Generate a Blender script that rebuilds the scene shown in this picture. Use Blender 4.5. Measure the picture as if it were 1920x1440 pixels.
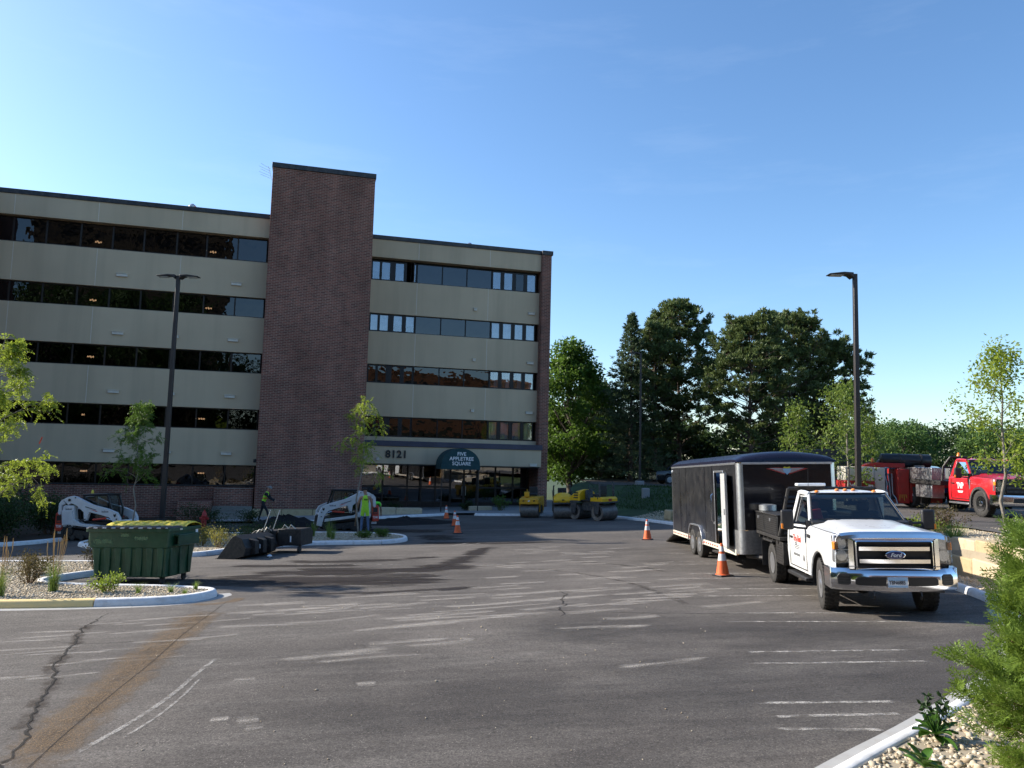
import bpy, bmesh, math, random
import numpy as np
from mathutils import Vector, Matrix, Euler
from math import radians as R, sin, cos, pi, sqrt

for o in list(bpy.data.objects):
    bpy.data.objects.remove(o, do_unlink=True)
SC = bpy.context.scene
COL = SC.collection
rng = np.random.default_rng(7)
random.seed(7)

# ------------------------------------------------------------------ camera
cam = bpy.data.cameras.new("camera")
cam.sensor_fit = 'HORIZONTAL'
cam.sensor_width = 36.0
cam.lens = 36.0 * 1442.0 / 1920.0
cam.clip_start = 0.05
cam.clip_end = 3000
camo = bpy.data.objects.new("camera", cam)
COL.objects.link(camo)
camo.matrix_world = Matrix.Translation((0, 0, 2.18)) @ Matrix.Rotation(R(90 + 5.48), 4, 'X') @ Matrix.Rotation(R(1.48), 4, 'Z')
SC.camera = camo

# ------------------------------------------------------------------ sky and sun
SUN_EL = R(29.0)
SHADOW = R(-17.0)                       # direction in which shadows fall on the ground, from +X
sun_dir = Vector((-cos(SHADOW) * cos(SUN_EL), -sin(SHADOW) * cos(SUN_EL), sin(SUN_EL)))
world = bpy.data.worlds.new("World")
SC.world = world
world.use_nodes = True
wn = world.node_tree
wn.nodes.clear()
sky = wn.nodes.new('ShaderNodeTexSky')
sky.sky_type = 'NISHITA'
sky.sun_disc = False
sky.sun_elevation = SUN_EL
sky.sun_rotation = math.atan2(sun_dir.x, sun_dir.y)
sky.altitude = 250
sky.air_density = 1.0
sky.dust_density = 0.8
sky.ozone_density = 3.0
bg = wn.nodes.new('ShaderNodeBackground')
bg.inputs['Strength'].default_value = 0.13
wo = wn.nodes.new('ShaderNodeOutputWorld')
hs = wn.nodes.new('ShaderNodeHueSaturation')
hs.inputs['Saturation'].default_value = 1.12
wn.links.new(sky.outputs['Color'], hs.inputs['Color'])
# faint high cirrus, everywhere alike
wtc = wn.nodes.new('ShaderNodeTexCoord'); wmp = wn.nodes.new('ShaderNodeMapping'); wmp.inputs['Scale'].default_value = (1.2, 1.6, 7.0); wmp.inputs['Rotation'].default_value = (.2, .12, .3)
wnz = wn.nodes.new('ShaderNodeTexNoise'); wnz.inputs['Scale'].default_value = 2.6; wnz.inputs['Detail'].default_value = 7; wnz.inputs['Roughness'].default_value = .62
wrp = wn.nodes.new('ShaderNodeValToRGB'); wrp.color_ramp.elements[0].position = .54; wrp.color_ramp.elements[1].position = .80; wrp.color_ramp.elements[1].color = (.05, .05, .05, 1)
wmx = wn.nodes.new('ShaderNodeMix'); wmx.data_type = 'RGBA'; wmx.inputs[7].default_value = (6.2, 6.6, 7.2, 1)
wn.links.new(wtc.outputs['Generated'], wmp.inputs['Vector']); wn.links.new(wmp.outputs[0], wnz.inputs['Vector']); wn.links.new(wnz.outputs['Fac'], wrp.inputs['Fac'])
wn.links.new(wrp.outputs['Color'], wmx.inputs[0]); wn.links.new(hs.outputs['Color'], wmx.inputs[6]); wn.links.new(wmx.outputs[2], bg.inputs['Color'])
wn.links.new(bg.outputs['Background'], wo.inputs['Surface'])
sl = bpy.data.lights.new("sun", 'SUN')
sl.energy = 4.6
sl.angle = R(0.53)
sl.color = (1.0, 0.93, 0.82)
so = bpy.data.objects.new("sun", sl)
COL.objects.link(so)
so.rotation_euler = sun_dir.to_track_quat('Z', 'Y').to_euler()
so.location = (-30, 10, 30)

SC.view_settings.view_transform = 'Standard'
SC.view_settings.look = 'None'
SC.view_settings.exposure = 0.90
SC.view_settings.gamma = 1.0
SC.view_settings.use_curve_mapping = False
SC.render.engine = 'CYCLES'
SC.cycles.max_bounces = 8
SC.cycles.transparent_max_bounces = 16
SC.cycles.caustics_reflective = False
SC.cycles.caustics_refractive = False
SC.cycles.sample_clamp_indirect = 6.0

# ------------------------------------------------------------------ materials
MATS = {}
class NT:
    """small node-tree writer"""
    def __init__(s, name):
        s.m = bpy.data.materials.new(name); s.m.use_nodes = True
        s.t = s.m.node_tree; s.t.nodes.clear()
        s.out = s.t.nodes.new('ShaderNodeOutputMaterial')
        s._tc = None
    def n(s, typ, **kw):
        nd = s.t.nodes.new(typ)
        for k, v in kw.items():
            if k in nd.inputs: s.set(nd, k, v)
            else: setattr(nd, k, v)
        return nd
    def set(s, nd, k, v):
        if isinstance(v, bpy.types.NodeSocket): s.t.links.new(v, nd.inputs[k])
        else:
            if isinstance(v, tuple) and len(v) == 3 and nd.inputs[k].type == 'RGBA': v = (*v, 1)
            nd.inputs[k].default_value = v
    def coord(s, kind='Object'):
        if s._tc is None: s._tc = s.t.nodes.new('ShaderNodeTexCoord')
        return s._tc.outputs[kind]
    def noise(s, scale, detail=3, rough=.55, vec=None, dist=0.0, out='Fac'):
        nd = s.n('ShaderNodeTexNoise', Scale=float(scale), Detail=float(detail), Roughness=float(rough), Distortion=float(dist))
        s.t.links.new(vec if vec is not None else s.coord(), nd.inputs['Vector'])
        return nd.outputs[out]
    def ramp(s, fac, stops, interp='LINEAR'):
        nd = s.t.nodes.new('ShaderNodeValToRGB'); cr = nd.color_ramp; cr.interpolation = interp
        while len(cr.elements) < len(stops): cr.elements.new(.5)
        for e, (p, c) in zip(cr.elements, stops):
            e.position = p
            e.color = (c, c, c, 1) if isinstance(c, (int, float)) else (*c, 1)
        s.t.links.new(fac, nd.inputs['Fac'])
        return nd.outputs['Color']
    def math(s, op, a, b=0.0, c=None, clamp=False):
        nd = s.t.nodes.new('ShaderNodeMath'); nd.operation = op; nd.use_clamp = clamp
        for i, v in enumerate((a, b, c)):
            if v is None: continue
            if isinstance(v, bpy.types.NodeSocket): s.t.links.new(v, nd.inputs[i])
            else: nd.inputs[i].default_value = v
        return nd.outputs[0]
    def mix(s, fac, a, b, blend='MIX'):
        nd = s.t.nodes.new('ShaderNodeMix'); nd.data_type = 'RGBA'; nd.blend_type = blend
        for i, v in ((0, fac), (6, a), (7, b)):
            if isinstance(v, bpy.types.NodeSocket): s.t.links.new(v, nd.inputs[i])
            else: nd.inputs[i].default_value = (*v, 1) if isinstance(v, tuple) else v
        return nd.outputs[2]
    def map(s, scale=(1, 1, 1), rot=(0, 0, 0), loc=(0, 0, 0), vec=None):
        nd = s.t.nodes.new('ShaderNodeMapping')
        nd.inputs['Scale'].default_value = scale; nd.inputs['Rotation'].default_value = rot; nd.inputs['Location'].default_value = loc
        s.t.links.new(vec if vec is not None else s.coord(), nd.inputs['Vector'])
        return nd.outputs[0]
    def map2(s, scale, rz, loc=(0, 0, 0)):
        return s.map(scale, (0, 0, 0), loc, s.map((1, 1, 1), (0, 0, rz)))
    def bump(s, h, strength=.3, dist=.01):
        nd = s.n('ShaderNodeBump', Strength=strength, Distance=dist)
        s.t.links.new(h, nd.inputs['Height'])
        return nd.outputs[0]
    def principled(s, **kw):
        nd = s.t.nodes.new('ShaderNodeBsdfPrincipled')
        for k, v in kw.items(): s.set(nd, k.replace('_', ' '), v)
        return nd
    def finish(s, sh):
        s.t.links.new(sh.outputs[0] if hasattr(sh, 'outputs') else sh, s.out.inputs['Surface'])
        MATS[s.m.name] = s.m
        return s.m

def pm(name, col, rough=.5, metal=0.0, var=.12, scale=4.0, bump=0.0, bscale=60.0, coat=0.0, dust=0.0, dustcol=(.32, .27, .2), spec=.5):
    """plain procedural material: colour with cloudy variation, uneven gloss, fine relief and a little dust"""
    t = NT(name)
    n1 = t.noise(scale, 4)
    lo = tuple(c * (1 - var) for c in col); hi = tuple(min(1, c * (1 + var)) for c in col)
    c = t.mix(t.ramp(n1, [(.3, 0.0), (.7, 1.0)]), lo, hi)
    if dust > 0:
        n2 = t.noise(scale * 2.3, 5, .65)
        c = t.mix(t.math('MULTIPLY', t.ramp(n2, [(.42, 0.0), (.72, 1.0)]), dust), c, dustcol)
    rr = t.math('ADD', t.math('MULTIPLY', t.noise(scale * 3, 4), .2), rough - .1, clamp=True)
    p = t.principled(Base_Color=c, Roughness=rr, Metallic=metal)
    p.inputs['Specular IOR Level'].default_value = spec
    if coat: p.inputs['Coat Weight'].default_value = coat; p.inputs['Coat Roughness'].default_value = .04
    if bump > 0:
        p_n = t.bump(t.noise(bscale, 3, .6), bump, .01)
        t.t.links.new(p_n, p.inputs['Normal'])
    return t.finish(p)

def leafmat(name, dark, light, trans=.35, rough=.5, scale=.9):
    t = NT(name)
    g = t.t.nodes.new('ShaderNodeNewGeometry')
    big = t.noise(scale, 2)
    f = t.math('ADD', t.math('MULTIPLY', g.outputs['Random Per Island'], .65), t.math('MULTIPLY', big, .5), clamp=True)
    c = t.mix(f, dark, light)
    p = t.principled(Base_Color=c, Roughness=rough)
    p.inputs['Specular IOR Level'].default_value = .25
    tr = t.n('ShaderNodeBsdfTranslucent')
    t.t.links.new(t.mix(.5, c, tuple(min(1, x * 1.5) for x in light)), tr.inputs['Color'])
    mx = t.n('ShaderNodeMixShader', Fac=trans)
    t.t.links.new(p.outputs[0], mx.inputs[1]); t.t.links.new(tr.outputs[0], mx.inputs[2])
    return t.finish(mx)

def glassmat(name, tint=(.1, .12, .14), refl=.18, wavy=0.0, rough=.01, ior=1.5):
    t = NT(name)
    tr = t.n('ShaderNodeBsdfTransparent', Color=(*tint, 1))
    gl = t.n('ShaderNodeBsdfGlossy', Roughness=rough)
    gl.inputs['Color'].default_value = (.93, .96, 1, 1)
    fr = t.n('ShaderNodeFresnel', IOR=ior)
    fac = t.math('ADD', fr.outputs[0], refl, clamp=True)
    if wavy > 0:
        b = t.bump(t.noise(1.3, 2, .5), wavy, .02)
        t.t.links.new(b, gl.inputs['Normal'])
    mx = t.n('ShaderNodeMixShader')
    t.t.links.new(fac, mx.inputs[0]); t.t.links.new(tr.outputs[0], mx.inputs[1]); t.t.links.new(gl.outputs[0], mx.inputs[2])
    return t.finish(mx)

def emis(name, col, strength):
    t = NT(name)
    e = t.n('ShaderNodeEmission', Strength=strength); e.inputs['Color'].default_value = (*col, 1)
    return t.finish(e)

# ------------------------------------------------------------------ mesh helpers
class MB:
    def __init__(s): s.v = []; s.f = []
    def add(s, vs, fs):
        b = len(s.v); s.v += [tuple(map(float, v)) for v in vs]; s.f += [tuple(b + i for i in f) for f in fs]; return s
    def box(s, x0, y0, z0, x1, y1, z1):
        return s.add([(x, y, z) for x in (x0, x1) for y in (y0, y1) for z in (z0, z1)],
                     [(0, 1, 3, 2), (4, 6, 7, 5), (0, 4, 5, 1), (2, 3, 7, 6), (0, 2, 6, 4), (1, 5, 7, 3)])
    def cbox(s, c, h, rot=None):
        M = Euler(rot).to_matrix() if rot is not None else Matrix.Identity(3)
        vs = [Vector(c) + M @ Vector((a * h[0], b * h[1], d * h[2])) for a in (-1, 1) for b in (-1, 1) for d in (-1, 1)]
        return s.add(vs, [(0, 1, 3, 2), (4, 6, 7, 5), (0, 4, 5, 1), (2, 3, 7, 6), (0, 2, 6, 4), (1, 5, 7, 3)])
    def prism(s, poly, a0, a1, axis='x'):
        n = len(poly)
        def P(p, a): return {'x': (a, p[0], p[1]), 'y': (p[0], a, p[1]), 'z': (p[0], p[1], a)}[axis]
        return s.add([P(p, a0) for p in poly] + [P(p, a1) for p in poly],
                     [tuple(range(n)), tuple(range(2 * n - 1, n - 1, -1))] + [(i, (i + 1) % n, n + (i + 1) % n, n + i) for i in range(n)])
    def cyl(s, p0, p1, r0, r1=None, n=16, caps=True):
        r1 = r0 if r1 is None else r1
        p0 = Vector(p0); p1 = Vector(p1); d = (p1 - p0).normalized()
        a = d.orthogonal().normalized(); b = d.cross(a)
        ring = lambda p, r: [p + a * (r * cos(2 * pi * i / n)) + b * (r * sin(2 * pi * i / n)) for i in range(n)]
        fs = [(i, (i + 1) % n, n + (i + 1) % n, n + i) for i in range(n)]
        if caps: fs += [tuple(range(n - 1, -1, -1)), tuple(range(n, 2 * n))]
        return s.add(ring(p0, r0) + ring(p1, r1), fs)
    def tube(s, path, r, n=8, caps=True):
        path = [Vector(p) for p in path]; m = len(path)
        rs = r if isinstance(r, (list, tuple)) else [r] * m
        rings = []; ref = None
        for i, p in enumerate(path):
            d = (path[min(i + 1, m - 1)] - path[max(i - 1, 0)]).normalized()
            if ref is None: ref = d.orthogonal().normalized()
            a = (ref - d * ref.dot(d)).normalized(); ref = a; b = d.cross(a)
            rings.append([p + a * (rs[i] * cos(2 * pi * k / n)) + b * (rs[i] * sin(2 * pi * k / n)) for k in range(n)])
        return s.loft(rings, caps)
    def loft(s, rings, caps=True, closed=True):
        n = len(rings[0]); m = len(rings); fs = []
        for j in range(m - 1):
            for i in range(n if closed else n - 1):
                i2 = (i + 1) % n
                fs.append((j * n + i, j * n + i2, (j + 1) * n + i2, (j + 1) * n + i))
        if caps and closed: fs += [tuple(range(n - 1, -1, -1)), tuple(range((m - 1) * n, m * n))]
        return s.add([p for r in rings for p in r], fs)
    def lathe(s, prof, o=(0, 0, 0), axis='z', n=24):
        """prof: (radius, height) pairs"""
        rings = []
        for r, h in prof:
            ring = []
            for i in range(n):
                a = 2 * pi * i / n; c, d = r * cos(a), r * sin(a)
                p = {'z': (c, d, h), 'x': (h, c, d), 'y': (c, h, d)}[axis]
                ring.append((o[0] + p[0], o[1] + p[1], o[2] + p[2]))
            rings.append(ring)
        return s.loft(rings, True)
    def build(s, name, mat=None, parent=None, bevel=0.0, seg=2, smooth=35, label=None, recalc=True):
        me = bpy.data.meshes.new(name)
        me.from_pydata(s.v, [], s.f)
        if recalc:
            bm = bmesh.new(); bm.from_mesh(me)
            bmesh.ops.recalc_face_normals(bm, faces=bm.faces)
            bm.to_mesh(me); bm.free()
        return mesh_obj(name, me, mat, parent, bevel, seg, smooth, label)

def mesh_obj(name, me, mat=None, parent=None, bevel=0.0, seg=2, smooth=35, label=None):
    if mat is not None: me.materials.append(MATS[mat] if isinstance(mat, str) else mat)
    if smooth:
        me.polygons.foreach_set('use_smooth', [True] * len(me.polygons))
        me.set_sharp_from_angle(angle=R(smooth))
    o = bpy.data.objects.new(name, me); COL.objects.link(o)
    if parent is not None: o.parent = parent
    if bevel > 0:
        b = o.modifiers.new('edge', 'BEVEL'); b.width = bevel; b.segments = seg; b.limit_method = 'ANGLE'; b.angle_limit = R(40)
        b.harden_normals = False
    if label: o['label'] = label
    return o

def np_mesh(name, V, F, mat=None, parent=None, smooth=0):
    """V (n,3), F (m,k) arrays -> object"""
    me = bpy.data.meshes.new(name)
    V = np.ascontiguousarray(V, dtype=np.float32); F = np.ascontiguousarray(F, dtype=np.int32)
    me.vertices.add(len(V)); me.vertices.foreach_set('co', V.ravel())
    k = F.shape[1]
    me.loops.add(F.size); me.loops.foreach_set('vertex_index', F.ravel())
    me.polygons.add(len(F)); me.polygons.foreach_set('loop_start', np.arange(0, F.size, k, dtype=np.int32))
    me.update(calc_edges=True); me.validate()
    return mesh_obj(name, me, mat, parent, 0, 2, smooth)

def tag(o, label=None, cat=None, group=None, kind=None):
    for k, v in (('label', label), ('category', cat), ('group', group), ('kind', kind)):
        if v: o[k] = v
    return o
def root(name, label, cat, loc=(0, 0, 0), rz=0.0, group=None):
    o = bpy.data.objects.new(name, None); COL.objects.link(o)
    o.empty_display_size = .2
    o.location = loc; o.rotation_euler = (0, 0, rz)
    return tag(o, label, cat, group)
def copy_tree(o, parent=None):
    c = o.copy(); COL.objects.link(c)
    if parent is not None: c.parent = parent
    for ch in list(o.children): copy_tree(ch, c)
    return c
def text(name, s, size, mat, parent, loc, rot=(0, 0, 0), extrude=.004, align='CENTER', bold=0.0, sx=1.0, shear=0.0, spacing=1.0, line=1.0):
    cu = bpy.data.curves.new(name, 'FONT'); cu.body = s; cu.size = size; cu.extrude = extrude; cu.align_x = align; cu.align_y = 'CENTER'
    cu.offset = bold; cu.shear = shear; cu.space_character = spacing; cu.space_line = line; cu.resolution_u = 3
    cu.materials.append(MATS[mat])
    o = bpy.data.objects.new(name, cu); COL.objects.link(o); o.parent = parent
    bpy.context.view_layer.update()
    me = bpy.data.meshes.new_from_object(o.evaluated_get(bpy.context.evaluated_depsgraph_get()))
    bpy.data.objects.remove(o, do_unlink=True)
    o = bpy.data.objects.new(name, me); COL.objects.link(o); o.parent = parent
    o.location = loc; o.rotation_euler = rot; o.scale = (sx, 1, 1)
    return o

def lot_z(x, y):
    return -.027 * min(max(y, -20), 40) + .032 * min(max(x, -40), 12)
def seat(o, x, y, heading, z=None, tilt=True, dz=0.0):
    """stand a thing on the sloping lot; its local +Y points along heading (degrees from +Y, clockwise)"""
    z = lot_z(x, y) if z is None else z
    a = R(-heading)
    f = Vector((-sin(a), cos(a), 0)); r = Vector((cos(a), sin(a), 0))
    if tilt:
        sl_ = lambda v: .032 * v.x - (.027 * v.y if y < 40 else 0)
        f.z = sl_(f); r.z = sl_(r)
    f.normalize(); u = r.cross(f).normalized(); r = f.cross(u).normalized()
    M = Matrix((r, f, u)).transposed().to_4x4(); M.translation = (x, y, z + dz)
    o.matrix_world = M
    return o
# ------------------------------------------------------------------ material library
def asphalt():
    t = NT('asphalt')
    big = t.noise(.16, 5, .6); mid = t.noise(.9, 6, .68); fine = t.noise(60, 3, .75); grit = t.noise(22, 3, .75)
    streak = t.noise(.75, 6, .72, vec=t.map2((.30, 2.0, 1), R(-17)))
    streak2 = t.noise(2.2, 5, .72, vec=t.map2((.22, 1.8, 1), R(-8), (5, 2, 0)))
    c = t.mix(t.ramp(big, [(.35, 0.0), (.65, 1.0)]), (.086, .075, .067), (.180, .157, .136))
    c = t.mix(t.math('MULTIPLY', t.ramp(streak, [(.46, 0.0), (.74, 1.0)]), .7), c, (.25, .226, .20))
    c = t.mix(t.math('MULTIPLY', t.ramp(streak2, [(.50, 0.0), (.72, 1.0)]), .55), c, (.060, .053, .048))
    c = t.mix(t.math('MULTIPLY', t.ramp(mid, [(.46, 0.0), (.72, 1.0)]), .55), c, (.078, .068, .061))
    c = t.mix(t.math('MULTIPLY', t.ramp(grit, [(.36, 1.0), (.52, 0.0)]), .45), c, (.03, .025, .022))
    c = t.mix(t.math('MULTIPLY', t.ramp(fine, [(.38, 1.0), (.55, 0.0)]), .6), c, (.022, .019, .017))
    c = t.mix(t.math('MULTIPLY', t.ramp(fine, [(.58, 0.0), (.70, 1.0)]), .5), c, (.32, .28, .24))
    sp = t.n('ShaderNodeTexVoronoi', Scale=34.0)
    t.t.links.new(t.coord(), sp.inputs['Vector'])
    sel = t.math('MULTIPLY', t.math('LESS_THAN', sp.outputs['Distance'], .17), t.math('GREATER_THAN', t.noise(6, 2, .8), .54))
    c = t.mix(t.math('MULTIPLY', sel, .75), c, (.38, .34, .30))
    p = t.principled(Base_Color=c, Roughness=.88)
    p.inputs['Specular IOR Level'].default_value = .3
    t.t.links.new(t.bump(t.math('ADD', t.noise(90, 3, .75), t.math('MULTIPLY', t.noise(9, 3), .5)), .8, .007), p.inputs['Normal'])
    return t.finish(p)
asphalt()

def decal(name, col, alpha=.6, lo=.42, hi=.62, scale=3.0, stretch=(1, 1, 1), edge=.22, rough=.85, fine=0.0, rz=0.0):
    """thin layer of dust, damp or paint on the asphalt: uv.x runs along, uv.y across; edges ragged"""
    t = NT(name)
    uv = t.coord('UV')
    sep = t.n('ShaderNodeSeparateXYZ'); t.t.links.new(uv, sep.inputs[0])
    def fade(s_, e):
        a = t.math('SUBTRACT', .5, t.math('ABSOLUTE', t.math('SUBTRACT', s_, .5)))
        return t.math('DIVIDE', a, e, clamp=True)
    nz = t.noise(scale, 6, .68, vec=t.map2(stretch, R(rz)))
    f = t.math('MULTIPLY', fade(sep.outputs[1], edge), fade(sep.outputs[0], .16))
    m = t.ramp(t.math('ADD', nz, t.math('MULTIPLY', t.math('SUBTRACT', f, 1.0), .45)), [(lo, 0.0), (hi, 1.0)])
    if fine > 0: m = t.math('MULTIPLY', m, t.ramp(t.noise(70, 2, .7), [(.5 - fine * .3, 0.15), (.6, 1.0)]))
    m = t.math('MULTIPLY', t.math('MULTIPLY', m, t.math('POWER', f, .4)), alpha)
    cc = t.mix(t.noise(scale * 4, 3), tuple(x * .8 for x in col), tuple(min(1, x * 1.15) for x in col))
    p = t.principled(Base_Color=cc, Roughness=rough, Alpha=m)
    p.inputs['Specular IOR Level'].default_value = .25
    return t.finish(p)
decal('scuff', (.54, .49, .43), .68, .27, .60, 2.2, (.55, 3.2, 1), .5, fine=.4, rz=-18)
decal('old_paint', (.60, .56, .50), .7, .40, .60, 6, (1, 1, 1), .12, fine=.7)
decal('chalk', (.62, .59, .54), .5, .38, .55, 9, (1, 1, 1), .25, fine=.5)
decal('damp', (.030, .022, .018), .90, .27, .43, 1.1, (.55, 2.6, 1), .5, .6, rz=-6)
decal('silt', (.20, .134, .076), .90, .20, .50, 3.2, (1.5, 1, 1), .30, fine=.25)
decal('silt_edge', (.06, .045, .035), .55, .40, .58, 2.5, (1, 1, 1), .4)
decal('crack', (.012, .010, .009), .97, .0, .16, 8, (1, 1, 1), .45)
decal('tar', (.03, .026, .024), .8, .25, .42, 3, (1, 1, 1), .45)
decal('sealcoat', (.05, .047, .046), .42, .12, .62, .8, (.7, 1.6, 1), .5, .8)
decal('bin_pale', (.15, .24, .13), .75, .25, .55, 4, (1, 1, 1), .35, .6)
decal('tread', (.045, .036, .031), .55, .38, .6, 2.5, (1, 1, 1), .3)

def brick(name, c1, c2, mortar, sc=1.0, bumpy=.5):
    t = NT(name)
    v = t.coord('Object')
    # courses run along local x (or y) and up z: fold x+y so every wall face shows running bond
    sep = t.n('ShaderNodeSeparateXYZ'); t.t.links.new(v, sep.inputs[0])
    comb = t.n('ShaderNodeCombineXYZ')
    t.t.links.new(t.math('ADD', sep.outputs[0], sep.outputs[1]), comb.inputs[0]); t.t.links.new(sep.outputs[2], comb.inputs[1])
    b = t.n('ShaderNodeTexBrick', Scale=1.0 / sc)
    b.offset = .5
    t.t.links.new(comb.outputs[0], b.inputs['Vector'])
    for k, x in (('Color1', (*c1, 1)), ('Color2', (*c2, 1)), ('Mortar', (*mortar, 1)), ('Mortar Size', .0085), ('Mortar Smooth', .15),
                 ('Bias', 0.0), ('Brick Width', .205), ('Row Height', .0675)):
        b.inputs[k].default_value = x
    big = t.ramp(t.noise(.6, 4, .6), [(.3, .78), (.7, 1.15)])
    vert = t.ramp(t.noise(1.2, 3, .6, vec=t.map((1, 1, .12))), [(.35, .85), (.65, 1.08)])
    c = t.mix(1.0, t.mix(1.0, b.outputs['Color'], big, 'MULTIPLY'), vert, 'MULTIPLY')
    p = t.principled(Base_Color=c, Roughness=.88)
    p.inputs['Specular IOR Level'].default_value = .2
    h = t.math('SUBTRACT', t.math('MULTIPLY', t.noise(40, 2), .3), b.outputs['Fac'])
    t.t.links.new(t.bump(h, bumpy, .012), p.inputs['Normal'])
    return t.finish(p)
brick('brick_dark', (.26, .098, .070), (.135, .057, .045), (.36, .265, .205), 1.4)
brick('brick_orange', (.42, .17, .08), (.36, .14, .065), (.40, .30, .22))

def stucco():
    t = NT('stucco')
    vert = t.noise(.9, 4, .6, vec=t.map((1, 1, .08))); big = t.noise(.35, 3)
    c = t.mix(t.ramp(big, [(.3, 0.0), (.7, 1.0)]), (.52, .415, .285), (.585, .47, .325))
    c = t.mix(t.math('MULTIPLY', t.ramp(vert, [(.47, 0.0), (.72, 1.0)]), .6), c, (.42, .34, .235))
    p = t.principled(Base_Color=c, Roughness=.92); p.inputs['Specular IOR Level'].default_value = .15
    t.t.links.new(t.bump(t.noise(120, 2, .7), .25, .006), p.inputs['Normal'])
    return t.finish(p)
stucco()
def concrete(name, c, dirt=(.25, .2, .14), d=.35):
    t = NT(name)
    cc = t.mix(t.noise(3, 5, .65), tuple(x * .86 for x in c), tuple(min(1, x * 1.08) for x in c))
    cc = t.mix(t.math('MULTIPLY', t.ramp(t.noise(5.5, 6, .7), [(.48, 0.0), (.74, 1.0)]), d), cc, dirt)
    p = t.principled(Base_Color=cc, Roughness=.85); p.inputs['Specular IOR Level'].default_value = .25
    t.t.links.new(t.bump(t.noise(55, 4, .65), .35, .006), p.inputs['Normal'])
    return t.finish(p)
concrete('curb_white', (.80, .79, .77), (.42, .37, .31), .5)
concrete('curb_yellow', (.92, .68, .30), (.74, .58, .34), .6)
concrete('gutter', (.40, .39, .37), (.28, .24, .19), .4)
concrete('sidewalk', (.33, .32, .31), (.2, .18, .15), .4)
concrete('limestone', (.50, .385, .225), (.30, .20, .10), .6)
concrete('limestone_pale', (.56, .46, .31), (.36, .25, .13), .5)
concrete('stone_step', (.24, .225, .195), (.15, .13, .1), .5)
concrete('soil', (.07, .05, .035), (.04, .03, .022), .5)
concrete('fresh_asphalt', (.014, .013, .013), (.03, .027, .024), .3)
concrete('mulch_gravel', (.36, .30, .215), (.2, .16, .11), .5)
pm('grass_soil', (.035, .06, .016), .9, var=.4, scale=1.5, bump=.6, bscale=30)
t_ = NT('pebble')
g_ = t_.t.nodes.new('ShaderNodeNewGeometry')
cp = t_.ramp(g_.outputs['Random Per Island'], [(0, (.32, .24, .155)), (.3, (.50, .41, .28)), (.6, (.58, .50, .37)), (.85, (.68, .61, .48)), (1, (.42, .35, .27))])
pp = t_.principled(Base_Color=t_.mix(t_.math('MULTIPLY', t_.noise(45, 3), .5), cp, (.36, .29, .2)), Roughness=.8)
pp.inputs['Specular IOR Level'].default_value = .25
t_.finish(pp)

pm('coping', (.018, .019, .023), .45, var=.2, scale=1.5, dust=.15)
pm('coping_blue', (.045, .045, .075), .5, var=.2, scale=1.5)
pm('frame_dark', (.012, .011, .012), .4, .4, var=.2)
pm('frame_brown', (.03, .022, .018), .45, .3, var=.2)
pm('vent_metal', (.66, .62, .54), .6, var=.1)
pm('galv', (.45, .46, .47), .4, .8, var=.15, scale=8)
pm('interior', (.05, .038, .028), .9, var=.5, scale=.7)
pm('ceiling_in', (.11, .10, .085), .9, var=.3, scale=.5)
pm('curtain', (.62, .64, .66), .9, var=.15, scale=3)
pm('letter_dark', (.012, .010, .010), .5)
pm('letter_white', (.82, .82, .82), .5, var=.05)
pm('awning', (.008, .048, .055), .75, var=.2, scale=2, bump=.15, bscale=150)
glassmat('glass_band', (.15, .13, .115), .025, .35)
glassmat('glass_blue', (.07, .075, .10), .035, .2)
glassmat('glass_pale', (.75, .80, .86), .12, .12)
glassmat('glass_store', (.30, .27, .24), .13, .05)
emis('bulb', (1.0, .80, .55), 10.0)
glassmat('glass_car', (.58, .64, .62), .03, 0)
glassmat('glass_lamp', (.85, .87, .9), .05, 0)
pm('lamp_bronze', (.045, .038, .035), .45, .3, var=.15, scale=2)
pm('lamp_lens', (.55, .55, .52), .3)
pm('rubber', (.020, .019, .018), .8, var=.25, scale=9, dust=.35, dustcol=(.12, .105, .09), bump=.2, bscale=90)
pm('black_plastic', (.016, .016, .017), .5, var=.2, dust=.2, dustcol=(.08, .075, .07))
pm('black_paint', (.010, .010, .011), .35, var=.2, dust=.25, dustcol=(.07, .066, .06))
pm('black_steel', (.022, .021, .021), .55, .2, var=.35, scale=6, dust=.4, dustcol=(.10, .085, .068))
pm('chrome', (.80, .80, .81), .12, 1.0, var=.05, scale=3, dust=.03)
pm('alu', (.62, .63, .65), .32, .9, var=.1, scale=6)
pm('alu_tread', (.50, .50, .50), .38, .85, var=.2, scale=16)
pm('white_paint', (.80, .80, .79), .3, var=.04, scale=1.5, coat=.6, dust=.13, dustcol=(.5, .46, .4))
pm('red_paint', (.52, .010, .018), .3, var=.1, scale=1.5, coat=.6, dust=.05)
pm('red_machine', (.40, .018, .014), .45, var=.2, scale=3, dust=.3, dustcol=(.22, .06, .04))
pm('cream_paint', (.66, .61, .50), .5, var=.08, scale=2, dust=.2, dustcol=(.4, .33, .22))
pm('trailer_black', (.016, .016, .019), .30, var=.2, scale=1.1, coat=.15, dust=.5, dustcol=(.060, .058, .056))
pm('trailer_front', (.007, .007, .011), .16, var=.2, coat=.4)
pm('trailer_roof', (.011, .011, .026), .3, var=.15)
pm('ply_in', (.30, .20, .10), .8, var=.25, scale=2)
pm('orange_glass', (.85, .25, .02), .25, var=.05, coat=.5)
pm('red_glass', (.5, .01, .01), .25, coat=.5)
pm('cone_orange', (.82, .13, .025), .55, var=.1, scale=8, dust=.15)
pm('cone_white', (.74, .72, .70), .4, var=.08, scale=10, dust=.15)
pm('bin_green', (.010, .060, .028), .42, var=.25, scale=2.5, dust=.22, dustcol=(.10, .14, .09), bump=.05, bscale=20)
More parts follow.
